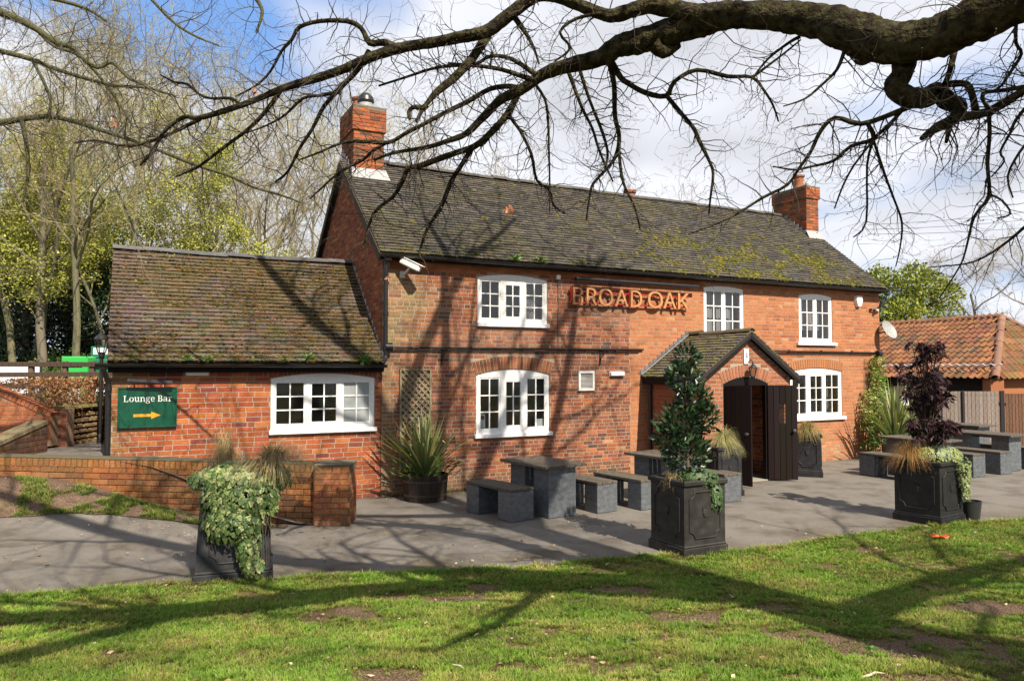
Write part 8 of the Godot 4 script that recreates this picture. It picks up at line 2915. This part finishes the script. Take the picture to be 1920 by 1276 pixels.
func woodland() -> void:
	var pale := lin(0.34, 0.31, 0.19)
	var tan := lin(0.30, 0.255, 0.12)
	var kinds := [
		bare_tree("woodland_tree", 12.0, 0.12, 0.35, 101, pale, tan, 0, [], 0.0),
		bare_tree("woodland_tree", 12.0, 0.10, 0.45, 202, lin(0.36, 0.34, 0.22), lin(0.32, 0.285, 0.12), 0, [], 0.0),
		bare_tree("woodland_tree", 12.0, 0.145, 0.25, 303, lin(0.27, 0.24, 0.17), lin(0.26, 0.205, 0.11), 0, [], 0.0),
		bare_tree("leafing_tree", 10.0, 0.085, 0.2, 404, lin(0.3, 0.28, 0.17), lin(0.26, 0.23, 0.13), 16000, [lin(0.33, 0.34, 0.05), lin(0.25, 0.28, 0.045), lin(0.40, 0.37, 0.08)], 0.085),
	]
	# trunk foot (metres across, metres away), kind, height scale, turn, label
	var spots := [
		[-16.6, 23.0, 1, 0.88, 10, "slim crooked woodland tree farthest left above the fence"],
		[-14.6, 22.0, 0, 0.95, 80, "pale trunked woodland tree behind the white board"],
		[-12.7, 20.2, 2, 0.92, 200, "thickest woodland trunk, just left of the recycling banks"],
		[-11.35, 19.4, 0, 0.90, 140, "pale forked woodland tree directly behind the bright green recycling bank"],
		[-11.0, 20.2, 1, 0.96, 250, "leaning pale woodland tree behind the dark green recycling bank"],
		[-12.3, 30.0, 2, 1.05, 30, "tall woodland tree behind the wing's roof, right of the lantern"],
		[-12.0, 29.0, 0, 1.12, 300, "straight pale woodland tree rising behind the middle of the wing's roof"],
		[-10.4, 27.0, 1, 1.0, 60, "second pale woodland tree behind the middle of the wing's roof"],
		[-11.2, 33.0, 2, 1.12, 170, "woodland tree between the wing's roof and the gable, farther back"],
		[-9.2, 30.0, 0, 0.95, 20, "woodland tree just left of the main gable"],
		[-9.8, 36.0, 1, 1.15, 110, "distant slim woodland tree left of the main chimney"],
		[-8.0, 34.0, 2, 0.98, 260, "woodland tree half hidden by the main gable"],
		[-19.0, 26.0, 0, 1.05, 220, "woodland tree at the left edge behind the others"],
		[-16.0, 30.0, 1, 1.2, 330, "tall thin woodland tree far behind the recycling banks"],
		[-14.0, 34.0, 2, 1.25, 45, "large spreading woodland tree far behind the wing"],
		[-20.0, 36.0, 0, 1.3, 95, "tall woodland tree far back at the left edge"],
		[-17.5, 40.0, 2, 1.3, 135, "farthest spreading woodland tree on the left"],
		[-13.6, 26.0, 1, 1.02, 290, "slim woodland tree behind the thickest trunk"],
		[-15.6, 27.5, 2, 1.0, 120, "woodland tree behind the white board, in the second row"],
		[-13.2, 37.0, 0, 1.25, 210, "tall woodland tree deep in the wood, above the wing's left end"],
		[-11.0, 40.0, 1, 1.3, 340, "tall slim woodland tree deep in the wood, above the wing's middle"],
		[-17.6, 33.0, 1, 1.15, 155, "slim woodland tree deep in the wood at the left"],
		[-14.8, 42.0, 2, 1.35, 265, "spreading woodland tree deepest in the wood behind the wing"],
		[-7.0, 42.0, 2, 1.38, 15, "brown crowned tree peeping over the roof beside the main chimney"],
		[-4.6, 46.0, 0, 1.5, 75, "brown crowned tree peeping over the roof ridge right of the main chimney"],
		[-2.4, 47.0, 2, 1.52, 195, "second brown crown over the roof ridge right of the main chimney"],
		[8.2, 52.0, 2, 1.5, 125, "faint brown crown over the middle of the roof ridge"],
		[30.0, 52.0, 2, 0.98, 0, "bare spreading tree beyond the outbuilding roof, nearest the green tree"],
		[34.0, 55.0, 2, 1.08, 70, "bare spreading tree beyond the outbuilding's ridge end"],
		[38.0, 56.0, 0, 1.05, 160, "bare tree beyond the outbuilding at the right edge"],
		[42.0, 60.0, 2, 1.15, 240, "farthest bare tree at the right edge"],
		[27.0, 62.0, 0, 1.0, 310, "distant bare tree behind the bright green tree"],
	]
	var used := {}
	for s in spots:
		var k: Node3D = kinds[s[2]]
		var y := 1.0 if s[0] < 0 else -0.4
		var w: float = s[3] * (1.0 if s[0] < 10 else 1.15)
		if not used.has(s[2]):
			used[s[2]] = true
			k.position = Vector3(s[0], y, -s[1])
			k.rotation_degrees.y = s[4]
			k.scale = Vector3(w, s[3], w)
			k.set_meta("label", s[5])
			k.set_meta("group", "bare woodland trees")
		else:
			copy(k, s[5], Vector3(s[0], y, -s[1]), s[4], Vector3(w, s[3], w), "bare woodland trees")
	var lt: Node3D = kinds[3]
	lt.position = Vector3(-15.2, 1.0, -23.6)
	lt.set_meta("label", "young tree in bright yellow green leaf at the left edge")
	lt.set_meta("group", "trees coming into leaf")
	copy(lt, "young tree in yellow green leaf above the recycling banks", Vector3(-12.6, 1.0, -23.4), 120.0, Vector3(0.9, 0.9, 0.9), "trees coming into leaf")
	copy(lt, "young tree in yellow green leaf above the left end of the wing's roof", Vector3(-11.3, 1.0, -24.6), 230.0, Vector3(0.95, 0.92, 0.95), "trees coming into leaf")
	copy(lt, "small young tree in thin leaf between the woodland trunks", Vector3(-18.6, 1.0, -25.0), 300.0, Vector3(1, 0.9, 1), "trees coming into leaf")
	# evergreens: hollies standing dark behind the trunks
	rng.seed = 77
	var hol := thing("holly_tree", "", "tree")
	var hl := MB.new()
	var lumps := []
	for k in 24:
		var y := rnd(0.7, 5.6)
		var rr := 2.0 * (1.0 - y / 7.0) + 0.3
		var a := rnd(0, TAU)
		lumps.append([Vector3(cos(a) * rr * rng.randf(), y, sin(a) * rr * rng.randf()), Vector3(rnd(0.5, 1.0), rnd(0.4, 0.75), rnd(0.5, 1.0))])
	clump(hl, lumps, 9000, 0.09, 0.17, 0.5, [lin(0.022, 0.042, 0.014), lin(0.03, 0.058, 0.016), lin(0.045, 0.08, 0.022), lin(0.016, 0.03, 0.012)], 0.1, 0.2)
	stuff("crown", hl, M.gloss_leaf, hol)
	var ht := MB.new()
	ht.tube(PackedVector3Array([Vector3(0, 0, 0), Vector3(0.05, 2.5, 0), Vector3(0, 5.4, 0)]), PackedFloat32Array([0.16, 0.12, 0.03]), 7, lin(0.12, 0.11, 0.09))
	for k in 22:
		var y := rnd(0.8, 4.8)
		var a := rnd(0, TAU)
		ht.tube(PackedVector3Array([Vector3(0, y, 0), Vector3(cos(a) * 0.9, y + 0.2, sin(a) * 0.9), Vector3(cos(a) * 1.7, y + 0.1, sin(a) * 1.7)]), PackedFloat32Array([0.05, 0.03, 0.012]), 4, lin(0.12, 0.11, 0.09))
	part("trunk", ht, M.bark, hol)
	hol.position = Vector3(-16.4, 1.0, -27.5)
	hol.set_meta("label", "dark evergreen holly at the left edge of the wood")
	hol.set_meta("group", "dark hollies in the wood")
	copy(hol, "dark evergreen holly behind the thickest trunk", Vector3(-14.6, 1.0, -25.4), 70.0, Vector3(1, 0.95, 1), "dark hollies in the wood")
	copy(hol, "dark evergreen holly behind the recycling banks", Vector3(-12.9, 1.0, -24.4), 160.0, Vector3(0.95, 0.9, 0.95), "dark hollies in the wood")
	copy(hol, "broad dark holly beside the left end of the wing's roof", Vector3(-11.9, 1.0, -26.8), 250.0, Vector3(0.9, 0.85, 0.9), "dark hollies in the wood")
	copy(hol, "dark holly far back between the left trunks", Vector3(-18.8, 1.0, -24.8), 10.0, Vector3(1, 0.9, 1), "dark hollies in the wood")
	copy(hol, "dark holly behind the wing's roof, right of the lantern", Vector3(-12.6, 1.0, -29.5), 35.0, Vector3(1.1, 1.05, 1.1), "dark hollies in the wood")
	copy(hol, "tall dark holly between the two pale trunks at the left", Vector3(-15.6, 1.0, -24.0), 145.0, Vector3(1.0, 1.15, 1.0), "dark hollies in the wood")
	copy(lt, "young tree in yellow green leaf in front of the dark hollies", Vector3(-14.2, 1.0, -22.8), 190.0, Vector3(0.9, 0.82, 0.9), "trees coming into leaf")
	copy(hol, "dark holly deep in the wood behind the fence", Vector3(-15.4, 1.0, -31.0), 200.0, Vector3(1.2, 1.0, 1.2), "dark hollies in the wood")
	copy(hol, "dark holly deep in the wood above the recycling banks", Vector3(-20.5, 1.0, -30.0), 310.0, Vector3(1.2, 1.05, 1.2), "dark hollies in the wood")
	# low green undergrowth
	var us := thing("undergrowth_shrub", "", "shrub")
	var ul := MB.new()
	var ulump := []
	for k in 12:
		ulump.append([Vector3(rnd(-0.9, 0.9), rnd(0.25, 1.0), rnd(-0.6, 0.6)), Vector3(rnd(0.3, 0.6), rnd(0.25, 0.5), rnd(0.3, 0.5))])
	clump(ul, ulump, 2600, 0.06, 0.12, 0.5, [lin(0.09, 0.15, 0.03), lin(0.13, 0.19, 0.04), lin(0.05, 0.1, 0.025)], 0.3, 0.2)
	stuff("foliage", ul, M.leaf, us)
	us.position = Vector3(-14.6, 1.0, -20.6)
	us.set_meta("label", "low leafy shrub behind the white board")
	us.set_meta("group", "undergrowth shrubs")
	copy(us, "low leafy shrub behind the bright green recycling bank", Vector3(-12.6, 1.0, -19.9), 60.0, Vector3(1, 0.95, 1), "undergrowth shrubs")
	copy(us, "low leafy shrub at the left edge behind the fence", Vector3(-16.2, 1.0, -21.4), 130.0, Vector3(1.1, 1.1, 1.1), "undergrowth shrubs")
	copy(us, "low leafy shrub beside the lantern", Vector3(-10.6, 1.0, -20.8), 200.0, Vector3(0.9, 1.2, 0.9), "undergrowth shrubs")
	copy(us, "low shrub farther back among the trunks", Vector3(-13.4, 1.0, -22.2), 280.0, Vector3(1.2, 1.3, 1.2), "undergrowth shrubs")
	# the fresh green tree beyond the far end of the pub
	var gt := thing("green_tree", "dense bright green tree beyond the far end of the pub", "tree", Vector3(21.2, -0.4, -40.5))
	var gl := MB.new()
	var gls := []
	for k in 46:
		var y := rnd(2.0, 7.6)
		var rr := 3.3 * sqrt(maxf(0.05, 1.0 - pow((y - 3.6) / 4.4, 2)))
		var a := rnd(0, TAU)
		var q := sqrt(rng.randf())
		gls.append([Vector3(cos(a) * rr * q, y, sin(a) * rr * q), Vector3(rnd(0.6, 1.1), rnd(0.5, 0.9), rnd(0.6, 1.1))])
	clump(gl, gls, 15000, 0.12, 0.22, 0.6, [lin(0.2, 0.225, 0.03), lin(0.25, 0.27, 0.035), lin(0.14, 0.17, 0.025), lin(0.3, 0.3, 0.05)], 0.3, 0.35)
	stuff("crown", gl, M.leaf, gt)
	var gk := MB.new()
	gk.tube(PackedVector3Array([Vector3(0, 0, 0), Vector3(0.1, 2.0, 0), Vector3(0, 4.0, 0), Vector3(0, 7.0, 0)]), PackedFloat32Array([0.3, 0.22, 0.16, 0.04]), 8, lin(0.12, 0.1, 0.07))
	for k in 26:
		var y := rnd(1.6, 5.6)
		var a := rnd(0, TAU)
		gk.tube(PackedVector3Array([Vector3(0, y, 0), Vector3(cos(a) * 1.2, y + 0.8, sin(a) * 1.2), Vector3(cos(a) * 2.6, y + 1.5, sin(a) * 2.6)]), PackedFloat32Array([0.08, 0.05, 0.015]), 4, lin(0.12, 0.1, 0.07))
	part("trunk", gk, M.bark, gt)


func small_things() -> void:
	rng.seed = 5
	# leaf litter and chips of bark on lawn and path
	var b := MB.new()
	for k in 1300:
		var dep := 3.6 + 7.0 * pow(rng.randf(), 1.4)
		var half := dep * 0.72
		var x := rnd(-half, half)
		if dep > edge_of_lawn(x) and rng.randf() < 0.6:
			continue
		var col := vary([lin(0.36, 0.24, 0.13), lin(0.25, 0.14, 0.07), lin(0.5, 0.4, 0.28), lin(0.2, 0.12, 0.07)][rng.randi() % 4], 0.25)
		leaf(b, Vector3(x, gh(x, dep) + 0.028, -dep), Vector3(rnd(-1, 1), rnd(-0.1, 0.25), rnd(-1, 1)).normalized(), rnd(0.02, 0.055), 0.5, col)
	var ll := part("leaf_litter", b, M.dry_leaf)
	tag(ll, "dead oak leaves and bark chips scattered over lawn and path", "litter", "", "stuff")
	# daisies, plantain and clover among the grass
	var wd := MB.new()
	for k in 420:
		var dep := 3.6 + 6.0 * pow(rng.randf(), 1.3)
		var x := rnd(-dep * 0.72, dep * 0.72)
		if dep > edge_of_lawn(x) - 0.05 or noise.get_noise_2d(x * 70.0, dep * 70.0 + 40.0) < -0.05:
			continue
		var c0 := Vector3(x, gh(x, dep) + 0.018, -dep)
		var big := rnd(0.025, 0.06)
		var tone := vary([lin(0.07, 0.15, 0.03), lin(0.1, 0.19, 0.04), lin(0.05, 0.12, 0.03)][rng.randi() % 3], 0.2)
		for q in 7:
			var a := TAU * q / 7.0 + rnd(-0.3, 0.3)
			leaf(wd, c0, Vector3(cos(a), rnd(0.15, 0.5), sin(a)).normalized(), big * rnd(0.7, 1.2), 0.45, vary(tone, 0.15))
	tag(part("lawn_weeds", wd, M.leaf), "low broad leaved weeds growing through the lawn", "weeds", "", "stuff")
	var gr := MB.new()
	for k in 1500:
		var x := rnd(-7.0, 9.0)
		var e := edge_of_lawn(x)
		var dep := e + 0.02 + 0.5 * absf(rng.randfn()) * 0.5
		if k % 3 == 0:
			x = rnd(-7.2, -3.2)
			dep = rnd(9.1, 9.95)
		elif k % 3 == 1:
			var q := by_pub(rnd(0.0, 5.3), 0, 0.03 + 0.1 * absf(rng.randfn()))
			x = q.x
			dep = -q.z
		var r := rnd(0.003, 0.011)
		var c0 := Vector3(x, gh(x, dep) + (0.02 if k % 3 == 0 else 0.002), -dep)
		var col := vary([lin(0.4, 0.36, 0.3), lin(0.22, 0.18, 0.14), lin(0.55, 0.5, 0.45), lin(0.12, 0.09, 0.06)][rng.randi() % 4], 0.2)
		for s3 in 4:
			var a0 := TAU * s3 / 4.0
			var a1 := TAU * (s3 + 1) / 4.0
			gr.tri(c0 + Vector3(cos(a0), 0, -sin(a0)) * r, c0 + Vector3(cos(a1), 0, -sin(a1)) * r * rnd(0.8, 1.2), c0 + Vector3(0, r * 0.7, 0), col)
	tag(part("grit", gr, M.stone), "grit and small chips along the path edge and wall foot", "grit", "", "stuff")
	# fallen sticks
	var sticks := [[1.02, 5.72, 0.16, 80, "short curved dead stick standing on edge in the lawn"], [2.25, 4.75, 0.2, 20, "pale broken stick on bare soil at the right of the lawn"], [-0.35, 4.9, 0.14, 140, "thin twig lying on the worn lawn in front"], [3.3, 6.0, 0.12, 10, "pale chip of wood in the shaded right part of the lawn"]]
	for s in sticks:
		var st := thing("fallen_stick", s[4], "stick", Vector3(s[0], gh(s[0], s[1]) + 0.02, -s[1]), s[3], "sticks on the lawn")
		var m := MB.new()
		m.tube(PackedVector3Array([Vector3(-s[2] * 0.5, 0.0, 0), Vector3(-s[2] * 0.1, 0.012, 0.012), Vector3(s[2] * 0.2, 0.014, -0.006), Vector3(s[2] * 0.5, 0.004, 0.01)]), PackedFloat32Array([0.007, 0.008, 0.006, 0.003]), 6, vary(lin(0.22, 0.16, 0.1) if s[1] > 5.5 else lin(0.42, 0.34, 0.24), 0.2), true)
		part("wood", m, M.twig, st)
	var cp := thing("crisp_packet", "crumpled red and yellow crisp packet on the grass before the dark planter", "packet", Vector3(5.28, gh(5.28, 9.3) + 0.03, -9.3), 20.0)
	var pm := MB.new()
	for i in 6:
		for j in 4:
			var c := [lin(0.55, 0.05, 0.03), lin(0.65, 0.3, 0.03), lin(0.6, 0.12, 0.03)][(i * 2 + j) % 3] as Color
			var P := func(u: int, w: int) -> Vector3: return Vector3(-0.1 + u * 0.034, 0.022 + 0.03 * noise.get_noise_2d(u * 210.0, w * 260.0) + 0.02 * sin(u * 1.1), -0.06 + w * 0.03)
			pm.quad(P.call(i, j + 1), P.call(i + 1, j + 1), P.call(i + 1, j), P.call(i, j), c)
	part("film", pm, M.leaf, cp)
	for q in [[3.05, 6.6, "crumpled scrap of white paper on the shaded lawn"], [-2.0, 6.9, "small white daisy head in the grass near the ivy planter"], [5.9, 9.6, "white scrap in the grass beside the dark planter"]]:
		var sc := thing("white_scrap", q[2], "scrap", Vector3(q[0], gh(q[0], q[1]) + 0.03, -q[1]))
		var m := MB.new()
		for k in 5:
			leaf(m, Vector3(rnd(-0.01, 0.01), 0, rnd(-0.01, 0.01)), Vector3(rnd(-1, 1), rnd(0, 0.6), rnd(-1, 1)).normalized(), 0.022, 0.8, lin(0.75, 0.75, 0.78))
		part("paper", m, M.cloth, sc)
	# three wires crossing the sky to the pub's far chimney
	for k in 3:
		var w := thing("overhead_wire", ["topmost thin overhead wire right of the far chimney", "middle thin overhead wire right of the far chimney", "lowest thin overhead wire right of the far chimney"][k], "wire", Vector3.ZERO, 0.0, "overhead wires")
		var m := MB.new()
		var ps := PackedVector3Array()
		var rs := PackedFloat32Array()
		for i in 13:
			var t := i / 12.0
			ps.append(Vector3(12.0, 6.95 - 0.16 * k, -25.0).lerp(Vector3(26.0, 9.3 - 0.42 * k, -30.0), t) - Vector3(0, 0.9 * t * (1.0 - t), 0))
			rs.append(0.009)
		m.tube(ps, rs, 4, lin(0.12, 0.12, 0.13))
		part("strand", m, M.plastic, w)
